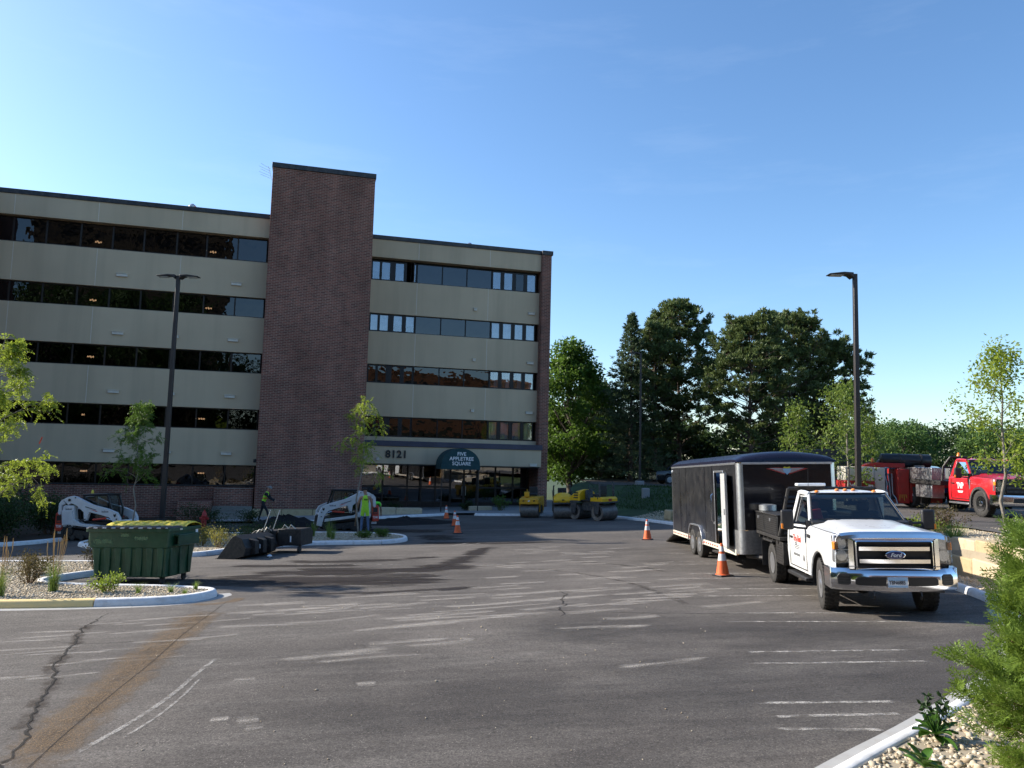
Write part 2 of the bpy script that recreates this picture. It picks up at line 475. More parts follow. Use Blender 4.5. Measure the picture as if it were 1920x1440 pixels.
pm('bin_scuff', (.17, .24, .14), .6, var=.25, scale=8)
pm('lid_black', (.018, .019, .022), .45, var=.2, dust=.2)
pm('lid_yellow', (.72, .56, .03), .45, var=.08, scale=4, dust=.15)
pm('loader_white', (.62, .62, .62), .4, var=.06, scale=3, dust=.2, dustcol=(.36, .32, .27))
pm('loader_red', (.58, .045, .018), .4, var=.1, dust=.12)
pm('roller_yellow', (.86, .47, .006), .42, var=.08, scale=3, dust=.15, dustcol=(.35, .26, .08))
pm('roller_orange', (.68, .33, .012), .45, var=.1, scale=3, dust=.22, dustcol=(.3, .18, .06))
pm('roller_grey', (.035, .037, .042), .55, var=.2, dust=.3)
pm('drum_steel', (.20, .17, .145), .5, .5, var=.3, scale=8, dust=.4, dustcol=(.10, .085, .07))
pm('hydrant_red', (.45, .02, .015), .5, var=.2, dust=.2)
pm('wood_shaft', (.25, .15, .07), .7, var=.2)
pm('seat_grey', (.07, .07, .075), .8, var=.2)
pm('navy_car', (.008, .012, .035), .25, var=.1, coat=.8)
pm('blue_car', (.012, .025, .075), .25, var=.1, coat=.8)
pm('dark_car', (.010, .012, .013), .25, var=.1, coat=.8)
pm('plate_blue', (.35, .52, .68), .5, var=.05)
pm('ford_blue', (.008, .022, .11), .25, var=.05, coat=.5)
pm('sticker_yellow', (.75, .75, .08), .5)
pm('sticker_white', (.75, .78, .8), .5)
pm('skin', (.36, .19, .12), .6, var=.08, scale=20)
pm('vest_green', (.42, .80, .045), .75, var=.08, scale=12, bump=.3, bscale=25)
pm('shirt_green', (.16, .78, .05), .8, var=.1, scale=12, bump=.3, bscale=25)
pm('reflective', (.62, .62, .6), .4)
pm('dark_cloth', (.016, .017, .022), .9, var=.25, scale=14, bump=.3, bscale=25)
pm('jeans', (.10, .15, .25), .9, var=.25, scale=9, bump=.3, bscale=40)
pm('brown_cloth', (.06, .048, .038), .9, var=.25, scale=9, bump=.3, bscale=40)
pm('hair', (.015, .011, .009), .8)
pm('hat_grey', (.24, .23, .22), .7)
pm('boot', (.03, .022, .016), .7)
pm('bark', (.085, .066, .05), .95, var=.35, scale=7, bump=.8, bscale=22)
pm('bark_pale', (.22, .195, .16), .9, var=.3, scale=9, bump=.5, bscale=25)
pm('bark_pine', (.10, .072, .055), .95, var=.35, scale=5, bump=.9, bscale=14)
pm('twig_brown', (.17, .10, .05), .9, var=.3, scale=12)
leafmat('leaf_locust', (.10, .17, .018), (.30, .36, .045), .45)
leafmat('leaf_maple', (.035, .085, .012), (.12, .20, .03), .4)
leafmat('leaf_far', (.040, .090, .020), (.125, .20, .05), .3, scale=.35)
leafmat('leaf_far_dark', (.022, .052, .015), (.065, .105, .03), .25, scale=.35)
leafmat('needle_pine', (.034, .062, .020), (.150, .190, .060), .2, scale=.7)
leafmat('needle_spruce', (.032, .060, .030), (.12, .165, .075), .2, scale=.7)
leafmat('leaf_sapling', (.06, .115, .016), (.19, .25, .045), .4)
leafmat('leaf_shrub', (.012, .032, .010), (.04, .075, .02), .25)
leafmat('leaf_cedar', (.05, .105, .016), (.22, .31, .05), .35, scale=4)
leafmat('leaf_plant', (.03, .085, .012), (.09, .19, .03), .3, .35, scale=4)
leafmat('leaf_spirea', (.06, .075, .012), (.30, .27, .06), .35, scale=5)
leafmat('leaf_lime', (.12, .19, .02), (.30, .38, .05), .35, scale=5)
leafmat('leaf_bronze', (.045, .03, .012), (.12, .10, .04), .3, scale=5)
leafmat('grass_blade', (.06, .12, .02), (.20, .28, .06), .35, scale=4)
leafmat('grass_lawn', (.018, .045, .008), (.05, .10, .02), .3, scale=2)
leafmat('grass_straw', (.42, .29, .13), (.58, .44, .23), .3, scale=4)
# ------------------------------------------------------------------ ground, lot, kerbs, beds
def grid_sheet(name, xs, ys, zf, mat, keep=None):
    X, Y = np.meshgrid(xs, ys, indexing='ij')
    Z = np.vectorize(zf)(X, Y)
    V = np.stack([X.ravel(), Y.ravel(), Z.ravel()], 1)
    nx, ny = len(xs), len(ys); F = []
    for i in range(nx - 1):
        for j in range(ny - 1):
            if keep is None or keep((xs[i] + xs[i + 1]) / 2, (ys[j] + ys[j + 1]) / 2):
                F.append((i * ny + j, (i + 1) * ny + j, (i + 1) * ny + j + 1, i * ny + j + 1))
    o = np_mesh(name, V, np.array(F), mat, None, 60)
    return tag(o, kind='structure')
xs = np.concatenate([np.linspace(-1500, -70, 9), np.linspace(-60, 12, 25), np.linspace(20, 1500, 10)])
ys = np.concatenate([np.linspace(-1500, -40, 8), np.linspace(-30, 60, 31), np.linspace(70, 1800, 10)])
grid_sheet('ground', xs, ys, lambda x, y: lot_z(x, y) - .10, 'grass_soil')
lot = grid_sheet('parking_lot', np.linspace(-56, 13, 70), np.linspace(-28, 60, 89), lot_z, 'asphalt')

def smooth_path(pts, step=.25, closed=False):
    P = [Vector((*p, 0)) if len(p) == 2 else Vector(p) for p in pts]
    if closed: P = [P[-1]] + P + [P[0], P[1]]
    else: P = [P[0] * 2 - P[1]] + P + [P[-1] * 2 - P[-2]]
    out = []
    for i in range(1, len(P) - 2):
        a, b, c, d = P[i - 1:i + 3]
        n = max(2, int((c - b).length / step))
        for k in range(n):
            t = k / n
            out.append(.5 * ((2 * b) + (c - a) * t + (2 * a - 5 * b + 4 * c - d) * t * t + (3 * b - a - 3 * c + d) * t ** 3))
    if not closed: out.append(P[-2])
    return [(p.x, p.y) for p in out]
def offset_path(pts, d):
    out = []
    for i, p in enumerate(pts):
        a = pts[max(0, i - 1)]; b = pts[min(len(pts) - 1, i + 1)]
        t = Vector((b[0] - a[0], b[1] - a[1])).normalized()
        out.append((p[0] + t.y * d, p[1] - t.x * d))        # to the right of travel
    return out
def profile_strip(path, prof, zf=lot_z):
    """loft a cross-section (offset to the right of travel, height) along a path"""
    rows = [offset_path(path, q[0]) for q in prof]
    return [[(rows[k][i][0], rows[k][i][1], zf(*path[i]) + prof[k][1]) for k in range(len(prof))] for i in range(len(path))]
CURB = [(0, -.06), (0, .03), (.025, .105), (.045, .125), (.075, .133), (.135, .133), (.15, .12), (.152, -.06)]
def curb_run(name, path, mat, seg=3.0, step=.22, prof=CURB, first=0.0, mats=None):
    rt = bpy.data.objects.new(name, None); COL.objects.link(rt); rt['kind'] = 'structure'
    acc = 0.0; cur = []; L = seg - first; k = 0
    def flush():
        nonlocal cur, k
        if len(cur) > 1:
            mt = mats(cur[len(cur) // 2]) if mats else mat
            MB().loft(profile_strip(cur, prof)).build('curb_segment', mt, rt, 0, smooth=50)
        k += 1
    for i, p in enumerate(path):
        cur.append(p)
        if i:
            acc += math.dist(path[i - 1], p)
            if acc >= L:
                flush(); acc = 0.0; L = seg
                if i + 1 < len(path):
                    q = path[i + 1]; dd = math.dist(p, q)
                    f = .02 / dd
                    cur = [(p[0] + (q[0] - p[0]) * f, p[1] + (q[1] - p[1]) * f)]
                else: cur = []
    flush()
    return rt

RIGHT = smooth_path([(-.4, 3.0), (.6, 4.05), (1.45, 4.92), (2.66, 6.04), (3.55, 6.82), (4.5, 7.72), (5.7, 8.95), (6.9, 10.6), (7.75, 12.2), (8.25, 13.4),
                     (8.62, 15.2), (8.9, 18), (9.0, 22), (8.9, 26), (8.5, 31), (7.6, 35.9), (6.6, 39.9), (4.9, 42.4), (2.9, 43.2), (.94, 43.5), (-1.3, 43.9), (-1.9, 44.15), (-1.95, 44.5)], .3)
curb_run('curb', RIGHT, 'curb_white')
near = [p for p in RIGHT if p[1] < 13]
g0 = bpy.data.objects.new('gutter', None); COL.objects.link(g0); g0['kind'] = 'structure'
for a in range(0, len(near) - 1, 10):
    MB().loft(profile_strip(near[a:a + 11], [(-.19, .006), (-.02, .004), (.01, .004), (.01, -.05), (-.19, -.05)])).build('gutter_slab', 'gutter', g0)
ENT = smooth_path([(-3.55, 44.6), (-3.6, 44.3), (-4.1, 43.95), (-5.43, 43.2), (-7.27, 41.9), (-8.71, 40.7), (-10.2, 39.9), (-12.0, 39.45)], .3)
ENT = ENT[::-1]
curb_run('curb', [p for p in ENT[::-1]][::-1], 'curb_white', prof=[(-q[0], q[1]) for q in CURB])
LEFTC = smooth_path([(-40, 24.2), (-30, 24.6), (-19.75, 25.25), (-17.6, 26.1), (-16.7, 27.3), (-16.35, 29.2), (-16.6, 32), (-17.6, 35.5), (-17.5, 38.5)], .3)
curb_run('curb', LEFTC, 'curb_white', prof=[(-q[0], q[1]) for q in CURB])

# near island with the dumpster notch, far island
ISL = [(-24, 13.5), (-15, 13.6), (-9.31, 13.64), (-7.87, 13.69), (-7.07, 13.77), (-6.23, 13.92), (-5.72, 14.2), (-5.48, 14.72), (-5.62, 15.2), (-6.09, 15.46), (-6.73, 15.68), (-7.53, 15.84), (-8.33, 16.0), (-9.11, 16.2), (-9.75, 16.6), (-9.85, 17.1), (-9.75, 17.75), (-9.5, 18.3), (-9.2, 19.0), (-9.4, 19.8), (-10.4, 20.45), (-12.5, 20.7), (-17, 20.75), (-24, 20.8)]
isl = smooth_path(ISL, .16)
curb_run('curb', isl, 'curb_white', prof=[(-q[0], q[1]) for q in CURB], seg=2.4, first=.7,
         mats=lambda p: 'curb_yellow' if p[1] < 14.2 and p[0] < -7.05 else 'curb_white')
g1 = bpy.data.objects.new('gutter', None); COL.objects.link(g1); g1['kind'] = 'structure'
fr = [p for p in isl if p[1] < 15.3 and p[0] > -20]
for a in range(0, len(fr) - 1, 12):
    MB().loft(profile_strip(fr[a:a + 13], [(.02, .005), (.26, .006), (.26, -.05), (.02, -.05)])).build('gutter_slab', 'gutter', g1)
FAR = [(-14.08, 25.95), (-12.6, 24.6), (-11.17, 23.5), (-9.9, 22.75), (-9.0, 22.6), (-8.6, 23.3), (-8.2, 24.8), (-7.43, 25.75), (-6.7, 26.25), (-5.28, 26.42), (-4.3, 26.55), (-3.75, 27.1), (-3.6, 28.0), (-3.9, 29.3), (-4.6, 30.2), (-6.0, 30.9), (-8.5, 31.4), (-11, 31.2), (-13.4, 30.2), (-14.8, 28.6), (-14.8, 27.0)]
far = smooth_path(FAR, .2, True); far.append(far[0])
curb_run('curb', far, 'curb_white', prof=[(-q[0], q[1]) for q in CURB], seg=3.2)

def inside(poly, X, Y):
    r = np.zeros(X.shape, bool); n = len(poly)
    for i in range(n):
        x1, y1 = poly[i]; x2, y2 = poly[(i + 1) % n]
        if y1 == y2: continue
        c = ((y1 > Y) != (y2 > Y)) & (X < (x2 - x1) * (Y - y1) / (y2 - y1) + x1)
        r ^= c
    return r
def poly_sheet(name, poly, h, mat, parent=None):
    bm = bmesh.new()
    vs = [bm.verts.new((x, y, lot_z(x, y) + h)) for x, y in poly]
    bmesh.ops.triangle_fill(bm, use_beauty=True, edges=[bm.edges.new((vs[i], vs[(i + 1) % len(vs)])) for i in range(len(vs))])
    me = bpy.data.meshes.new(name); bm.to_mesh(me); bm.free()
    o = mesh_obj(name, me, mat, parent, smooth=0)
    return tag(o, kind='structure') if parent is None else o
isl_in = offset_path(isl, -.14)
poly_sheet('planting_bed', isl_in, .10, 'mulch_gravel')
far_in = offset_path(far[:-1], -.14)
poly_sheet('planting_bed', far_in, .10, 'mulch_gravel')
# bed along the building, pavement by the entrance
poly_sheet('planting_bed', [(-40, 24.4), (-30, 24.8), (-19.8, 25.45), (-17.9, 26.3), (-16.9, 27.4), (-16.55, 29.2), (-16.8, 32), (-17.8, 35.5), (-17.6, 38.6), (-15.5, 39.6), (-15.5, 47), (-40, 47)], .11, 'soil')
poly_sheet('pavement', [(-15.4, 39.9), (-12, 39.6), (-10.2, 40.05), (-8.8, 40.85), (-7.4, 42.05), (-5.5, 43.4), (-4.1, 44.15), (-3.7, 44.7), (-1.85, 44.7), (-1.2, 44.1), (1, 43.7), (3, 43.4), (5, 42.6), (6.5, 41), (6.5, 58), (-15.4, 58)], .115, 'sidewalk')

# ---- bank and upper terrace to the right
TERR = .62
def bank_rows():
    path = RIGHT[:]
    path = [p for p in path if p[1] < 43.3]
    rows = []
    for i, p in enumerate(path):
        y = p[1]; base = lot_z(*p)
        a = path[max(0, i - 1)]; b = path[min(len(path) - 1, i + 1)]
        t = Vector((b[0] - a[0], b[1] - a[1])).normalized(); n = Vector((t.y, -t.x))
        w = min(1, max(0, (y - 11.5) / 1.5)) * min(1, max(0, (24 - y) / 3))      # where the retaining wall stands
        hs = []
        for s in (.145, .5, .88, .93, 1.6, 2.6, 4, 6.5, 10, 22, 60, 160):
            e = min(1, s / (7 if y > 26 else 5.5)); e = e * e * (3 - 2 * e)
            free = base + .11 + (TERR - base - .11) * e
            wall = base + .10 if s < .9 else (base + .66 + (TERR - base - .66) * min(1, (s - .93) / 2.5))
            z = free * (1 - w) + wall * w
            if s >= 22: z = TERR
            hs.append((p[0] + n.x * s, p[1] + n.y * s, z))
        rows.append(hs)
    return rows
rows = bank_rows()
cut = next(i for i, r in enumerate(rows) if r[0][1] > 27)
o = MB().loft(rows[:cut + 1], False, False).build('gravel_bank', 'mulch_gravel', None, smooth=60); tag(o, kind='structure')
o = MB().loft(rows[cut:], False, False).build('grass_bank', 'grass_soil', None, smooth=60); tag(o, kind='structure')
def bank_z(x, y):
    """height of the bank or terrace under a point"""
    best = None
    for i, r in enumerate(rows):
        d = (r[0][0] - x) ** 2 + (r[0][1] - y) ** 2
        if best is None or d < best[0]: best = (d, i)
    r = rows[best[1]]; s = sqrt(best[0]); S = (.145, .5, .88, .93, 1.6, 2.6, 4, 6.5, 10, 22, 60, 160)
    return float(np.interp(s + .14, S, [q[2] for q in r]))
# upper lot where the red truck stands
o = MB().add([(12.3, 17.5, TERR + .012), (60, 10, TERR + .012), (90, 90, TERR + .012), (18.5, 90, TERR + .012), (12.3, 40, TERR + .012)], [(0, 1, 2, 3, 4)]).build('upper_lot', 'asphalt', None, smooth=0)
tag(o, kind='structure')
o = MB().add([(5.5, 50, TERR + .01), (18.5, 47, TERR + .01), (60, 62, TERR + .01), (60, 72, TERR + .01), (5.5, 62, TERR + .01)], [(0, 1, 2, 3, 4)]).build('drive', 'asphalt', None, smooth=0)
tag(o, kind='structure')

# ---- pebbles
OCT = np.array([(1, 0, 0), (-1, 0, 0), (0, 1, 0), (0, -1, 0), (0, 0, 1), (0, 0, -1)], float)
OCF = np.array([(0, 2, 4), (2, 1, 4), (1, 3, 4), (3, 0, 4), (2, 0, 5), (1, 2, 5), (3, 1, 5), (0, 3, 5)])
CUB = np.array([(x, y, z) for x in (-1, 1) for y in (-1, 1) for z in (-1, 1)], float) * .62
CUF = np.array([(0, 1, 3), (0, 3, 2), (4, 6, 7), (4, 7, 5), (0, 4, 5), (0, 5, 1), (2, 3, 7), (2, 7, 6), (0, 2, 6), (0, 6, 4), (1, 5, 7), (1, 7, 3)])
def pebbles(name, pts, size, label, cube=False):
    n = len(pts); T = CUB if cube else OCT; TF = CUF if cube else OCF; k = len(T)
    s = size * rng.choice([.45, .7, .95, 1.15, 1.6], (n, 1, 1), p=[.18, .27, .3, .18, .07]) * rng.uniform(.85, 1.15, (n, 1, 1)) * rng.uniform(.65, 1.2, (n, 1, 3)) * np.array([1.15, .95, .7])
    V = T[None] * s * rng.uniform(.7, 1.25, (n, k, 1))
    ang = rng.uniform(0, 2 * pi, n); tl = rng.uniform(-.6, .6, n)
    c, s_ = np.cos(ang), np.sin(ang)
    x = V[..., 0]; y = V[..., 1]; z = V[..., 2]
    z2 = z * np.cos(tl)[:, None] + x * np.sin(tl)[:, None]; x2 = x * np.cos(tl)[:, None] - z * np.sin(tl)[:, None]
    V = np.stack([x2 * c[:, None] - y * s_[:, None], x2 * s_[:, None] + y * c[:, None], z2], -1) + pts[:, None, :]
    F = (TF[None] + (np.arange(n) * k)[:, None, None]).reshape(-1, 3)
    o = np_mesh(name, V.reshape(-1, 3), F, 'pebble')
    return tag(o, label, 'gravel', kind='stuff')
def scatter(poly, n, zf, box=None):
    P = np.array(poly); x0, y0 = P.min(0); x1, y1 = P.max(0)
    if box: x0, y0, x1, y1 = box
    X = rng.uniform(x0, x1, n); Y = rng.uniform(y0, y1, n); m = inside(poly, X, Y); X, Y = X[m], Y[m]
    Z = np.array([zf(a, b) for a, b in zip(X, Y)])
    return np.stack([X, Y, Z], 1)
pebbles('gravel', scatter(isl_in, 30000, lambda x, y: lot_z(x, y) + .105, (-14, 13.5, -5.3, 20.9)), .024, 'tan river gravel filling the kerbed island by the dumpster')
pebbles('gravel', scatter(far_in, 15000, lambda x, y: lot_z(x, y) + .105), .026, 'shaded tan gravel in the island beside the loaders')
def strip_pts(y0, y1, s0, s1, n):
    out = []
    idx = [i for i, r in enumerate(rows) if y0 <= r[0][1] <= y1]
    S = np.array((.145, .5, .88, .93, 1.6, 2.6, 4, 6.5, 10, 22, 60, 160))
    ii = rng.uniform(idx[0], idx[-1], n); ss = s0 + (s1 - s0) * rng.uniform(0, 1, n)
    for f, s in zip(ii, ss):
        i = int(f); a = f - i; r0, r1 = rows[i], rows[min(i + 1, len(rows) - 1)]
        p = [np.interp(s, S, [q[c] for q in r0]) * (1 - a) + np.interp(s, S, [q[c] for q in r1]) * a for c in range(3)]
        out.append(p)
    return np.array(out)
pebbles('gravel', strip_pts(4.5, 9.5, .16, 1.8, 5200), .027, 'pale tan gravel in the bed at the near corner by the cedar', True)
pebbles('gravel', np.concatenate([strip_pts(10, 25, .95, 5.2, 26000), strip_pts(9.5, 22, .16, .86, 4500), strip_pts(9.3, 12, .9, 4, 2500)]), .03, 'sunlit tan gravel on the bank below the red truck')
pebbles('gravel', strip_pts(33, 41, .16, 2.2, 3500), .04, 'shaded gravel strip along the far kerb behind the trailer')

# ---- marks on the lot: every mark is a thin sheet lying on the asphalt
def ribbon(name, pts, w, mat, h=.004, step=.15, w2=None, jitter=0.0):
    path = smooth_path(pts, step) if len(pts) > 2 else [(pts[0][0] + (pts[1][0] - pts[0][0]) * i / 12, pts[0][1] + (pts[1][1] - pts[0][1]) * i / 12) for i in range(13)]
    n = len(path)
    ws = [(w if w2 is None else w + (w2 - w) * i / (n - 1)) * (1 + random.uniform(-jitter, jitter)) for i in range(n)]
    L = [offset_path(path, -a / 2)[i] for i, a in enumerate(ws)]; Rr = [offset_path(path, a / 2)[i] for i, a in enumerate(ws)]
    V = []; F = []; UV = []
    for i in range(n):
        V += [(*L[i], lot_z(*L[i]) + h), (*Rr[i], lot_z(*Rr[i]) + h)]
    for i in range(n - 1):
        F.append((2 * i, 2 * i + 1, 2 * i + 3, 2 * i + 2))
        u0, u1 = i / (n - 1), (i + 1) / (n - 1)
        UV += [(u0, 0), (u0, 1), (u1, 1), (u1, 0)]
    me = bpy.data.meshes.new(name); me.from_pydata(V, [], F)
    uv = me.uv_layers.new(name='UVMap'); uv.data.foreach_set('uv', [c for q in UV for c in q])
    return mesh_obj(name, me, mat, lot, smooth=0)
# parking stripes: hairpin pairs
for (x0, y0, x1, y1) in [(2.75, 12.0, 7.6, 11.82), (2.9, 12.73, 7.7, 12.6), (2.6, 9.9, 5.6, 10.0), (2.5, 9.3, 5.4, 9.38), (2.3, 7.72, 4.0, 7.74), (2.3, 7.28, 3.8, 7.36), (2.15, 6.95, 3.45, 6.9),
                         (3.0, 14.54, 7.5, 14.45), (3.2, 15.43, 7.6, 15.35), (3.3, 17.05, 7.8, 17.0), (3.5, 17.85, 7.8, 17.8), (3.7, 19.8, 8.0, 19.8), (3.8, 20.5, 8.0, 20.5), (3.9, 22.6, 8.2, 22.6),
                         (-5.6, 17.4, -1.2, 17.2), (-5.7, 18.6, -1.6, 18.4), (-6.2, 20.4, -2.2, 20.2)]:
    ribbon('paint_stripe', [(x0, y0), (x1, y1)], .085, 'old_paint', .004)
ribbon('paint_stripe', [(-1.95, 25.6), (-1.25, 26.9)], .09, 'old_paint', .004)
ribbon('paint_stripe', [(-1.55, 25.6), (-.85, 26.9)], .09, 'old_paint', .004)
# silt washed along the seam, its dark rims, seam and cracks
SE = [(-5.15, 13.9), (-5.0, 13.0), (-4.75, 11.6), (-4.45, 9.9), (-4.12, 8.4), (-3.9, 7.1), (-3.62, 6.2), (-3.4, 5.2)]
ribbon('silt_rim', SE, .95, 'silt_edge', .003, w2=.7)
ribbon('silt', SE, .98, 'silt', .005, w2=.8)
ribbon('silt', [(-5.7, 14.05), (-5.35, 13.95), (-5.0, 14.2), (-4.95, 14.8)], .35, 'silt', .0052)
ribbon('seam', [(-5.1, 14.5), (-4.9, 13.19), (-4.62, 11.39), (-4.28, 9.65), (-4.04, 8.24), (-3.81, 7.0), (-3.62, 6.1), (-3.4, 5)], .014, 'crack', .0064)
def crack(pts, w):
    q = smooth_path(pts, .1)
    q = [(x + random.gauss(0, .022), y + random.gauss(0, .022)) for x, y in q]
    ribbon('crack', q, w, 'crack', .0068, .05, jitter=.4)
crack([(-6.59, 13.3), (-6.51, 12.61), (-6.2, 11.52), (-5.85, 10.78), (-5.4, 9.55), (-4.95, 8.68), (-4.45, 7.52), (-4.05, 6.77), (-3.85, 6.16), (-3.6, 5.2)], .034)
ribbon('crack_stain', [(-6.55, 13.0), (-6.2, 11.52), (-5.8, 10.7), (-5.4, 9.5), (-4.95, 8.68), (-4.45, 7.5), (-3.9, 6.2)], .5, 'silt_edge', .0025)
crack([(1.03, 15.4), (1.12, 14.8), (.98, 14.19), (1.03, 13.7), (.89, 13.33), (.95, 12.9), (.87, 12.47)], .026)
ribbon('wheel_scrape', [(-3.6, 10.3), (-3.5, 9.06), (-3.4, 8.12), (-3.38, 7.34), (-3.42, 6.69), (-3.48, 5.9)], .09, 'chalk', .0055)
ribbon('wheel_scrape', [(-3.4, 9.0), (-3.27, 8.1), (-3.22, 7.34), (-3.26, 6.6)], .05, 'chalk', .0055)
ribbon('sealcoat', [(-3.2, 7.6), (0, 7.9), (3, 8.2), (7, 8.6)], 7.2, 'sealcoat', .0018, .5)
ribbon('sealcoat', [(-.5, 11.6), (2.5, 11.4), (6.5, 11.0)], 3.6, 'sealcoat', .0022, .5)
# paving joints running across the lot
ribbon('paving_joint', [(-3.4, 21.6), (1, 21.0), (5.2, 20.45), (8.6, 20.0)], .05, 'tar', .003)
ribbon('paving_joint', [(-5.2, 23.3), (-2.9, 22.8), (0, 22.4)], .05, 'tar', .003)
ribbon('paving_joint', [(-.2, 13.4), (2.2, 12.8), (4.5, 12.6)], .05, 'tar', .003)
# damp tracked-out soil
for pts, w, w2 in [([(-7.6, 17.6), (-6, 17.0), (-4, 16.7), (-2.2, 16.8), (-1.2, 17.6)], 2.0, 2.2), ([(-6.6, 18.9), (-4.8, 18.5), (-3, 18.6), (-1.4, 19.3), (-.8, 20.6)], 1.5, 1.4),
                   ([(-2.6, 18.6), (-1.5, 20.2), (-1.1, 22.2), (-.8, 24.2), (-.5, 25.7)], 1.6, .7), ([(-6.4, 21.2), (-4.6, 21.0), (-2.8, 21.6), (-1.6, 22.6)], 1.1, .9),
                   ([(-7.5, 20.2), (-5.6, 20.0), (-3.4, 20.2)], .7, .9), ([(-6.9, 17.9), (-5, 17.4), (-3, 17.4), (-.9, 18.2)], 2.6, 2.0), ([(-5.5, 19.4), (-3.4, 19.0), (-1.2, 19.4)], 1.2, 1.2), ([(-3.4, 27.6), (-2.2, 26.8), (-.6, 26.6), (1.0, 26.9), (2.4, 27.4)], 1.6, .8),
                   ([(-3.0, 31), (-2.6, 29.2), (-2.2, 27.6)], 2.6, 1.8), ([(-7, 33.4), (-4.5, 33.2), (-2.4, 32.4)], 4, 2.6), ([(-12.5, 33), (-9, 33.8), (-6, 33.6)], 3.5, 3.5),
                   ([(-4.6, 15.4), (-3, 15.2), (-1.5, 15.5), (-.4, 16.2)], .7, .5)]:
    ribbon('damp_soil', pts, w * 1.45, 'damp', .0035 + random.random() * .0015, .3, w2 * 1.45)
# pale tyre scuffs, swept to the right and away
sc = random.Random(11)
SCUFF = [(-4.6, 12.9, 1.9, .16), (-3.9, 13.2, 2.4, .2), (-2.7, 13.3, 1.7, .22), (-3.6, 11.9, 2.0, .13), (-2.1, 12.3, 1.6, .16), (-1.4, 12.0, 1.9, .22), (-1.9, 11.5, 1.5, .12), (-2.9, 9.6, 1.7, .22), (-2.4, 9.45, 1.6, .12),
         (-.9, 15.7, 1.4, .14), (-.3, 16.3, 1.3, .2), (.2, 14.0, 1.6, .16), (.6, 14.3, 1.5, .18), (.1, 13.1, 1.7, .16), (.8, 12.7, 1.6, .2), (1.4, 12.2, 1.2, .16), (-.6, 17.3, 1.0, .22), (1.6, 17.0, 1.1, .18),
         (1.9, 16.2, 1.3, .16), (2.4, 14.2, 1.2, .14), (2.2, 18.2, 1.2, .2), (-.2, 19.2, .7, .3), (2.7, 19.0, 1.0, .22), (1.5, 20.4, 1.0, .25), (-3.3, 14.4, 2.0, .14), (-2.6, 14.9, 1.6, .16),
         (-5.9, 12.4, 1.2, .07), (-5.6, 11.9, 1.1, .06), (-5.8, 11.3, 1.3, .08), (-5.2, 10.7, 1.2, .07), (-6.2, 10.0, 1.2, .08), (-5.6, 9.4, 1.3, .06), (-5.4, 8.8, .9, .08), (-6.6, 12.0, .8, .06), (-7.2, 11.4, 1.1, .08), (-6.0, 8.7, 1.0, .07),
         (3.4, 15.9, .7, .14), (3.6, 14.9, .6, .14), (3.1, 18.6, .8, .16), (1.2, 9.1, 1.5, .1), (-2.45, 7.25, .25, .12), (-2.3, 7.05, .2, .14), (-2.7, 7.3, .2, .08), (-3.0, 8.7, .3, .1), (-1.6, 8.5, .25, .1), (.6, 23.4, 1.2, .25), (2.0, 22.5, 1.1, .25), (.9, 24.8, 1.0, .25), (3.0, 24.2, 1.0, .2)]
for k in range(46):
    x = sc.uniform(-5.2, 3.2); y = 11.0 + (x + 5) * .25 + sc.gauss(1.6, 1.5)
    SCUFF.append((x, max(10.2, y), sc.uniform(.6, 1.9), sc.uniform(.07, .22)))
for k in range(12): SCUFF.append((sc.uniform(-7.2, -4.6), sc.uniform(7.6, 12.9), sc.uniform(.5, 1.5), sc.uniform(.03, .07)))
for k in range(26): SCUFF.append((sc.uniform(-1, 3.6), sc.uniform(15, 25), sc.uniform(.5, 1.3), sc.uniform(.12, .25)))
for (x, y, L, w) in SCUFF:
    a = R(sc.uniform(12, 26)); bend = sc.uniform(-.08, .12)
    ribbon('tyre_scuff', [(x, y), (x + L * .5 * cos(a), y + L * .5 * sin(a)), (x + L * cos(a + bend), y + L * sin(a + bend))], w * 2.6 + .12, 'scuff', .0045 + sc.random() * .001, .12)
for pts, w in [([(3.2, 12.6), (3.0, 14.5), (2.4, 16.8), (1.2, 18.6), (-.6, 19.6)], .28), ([(3.9, 17.5), (3.5, 18.8), (2.6, 20), (1.2, 20.9)], .3), ([(-6.6, 11.0), (-5.6, 10.7), (-4.9, 10.9)], .12)]:
    ribbon('tyre_track', pts, w, 'tread', .0042)
# loose grit
pebbles('loose_grit', np.array([(x, y, lot_z(x, y) + .006) for x, y in zip(rng.uniform(-5, 3, 130), rng.uniform(5.2, 14, 130))]), .011, 'small loose stones lying on the asphalt')
# ------------------------------------------------------------------ office building (local x along the front, y away, z up)
bld = root('office_building', 'five storey office building with beige stucco bands, ribbon windows and dark brick stair tower', 'building', (1.96, 50.5, 0), R(15))
LV = [(14.53, 15.67, 'top'), (11.02, 13.13, 'mid'), (7.79, 9.86, 'mid'), (4.54, 6.62, 'mid')]
ZB = -2.2
def bx(name, mat, x0, y0, z0, x1, y1, z1, parent=bld, bevel=.012, **k):
    return MB().box(x0, y0, z0, x1, y1, z1).build(name, mat, parent, bevel, **k)
DEPTH = 9.0
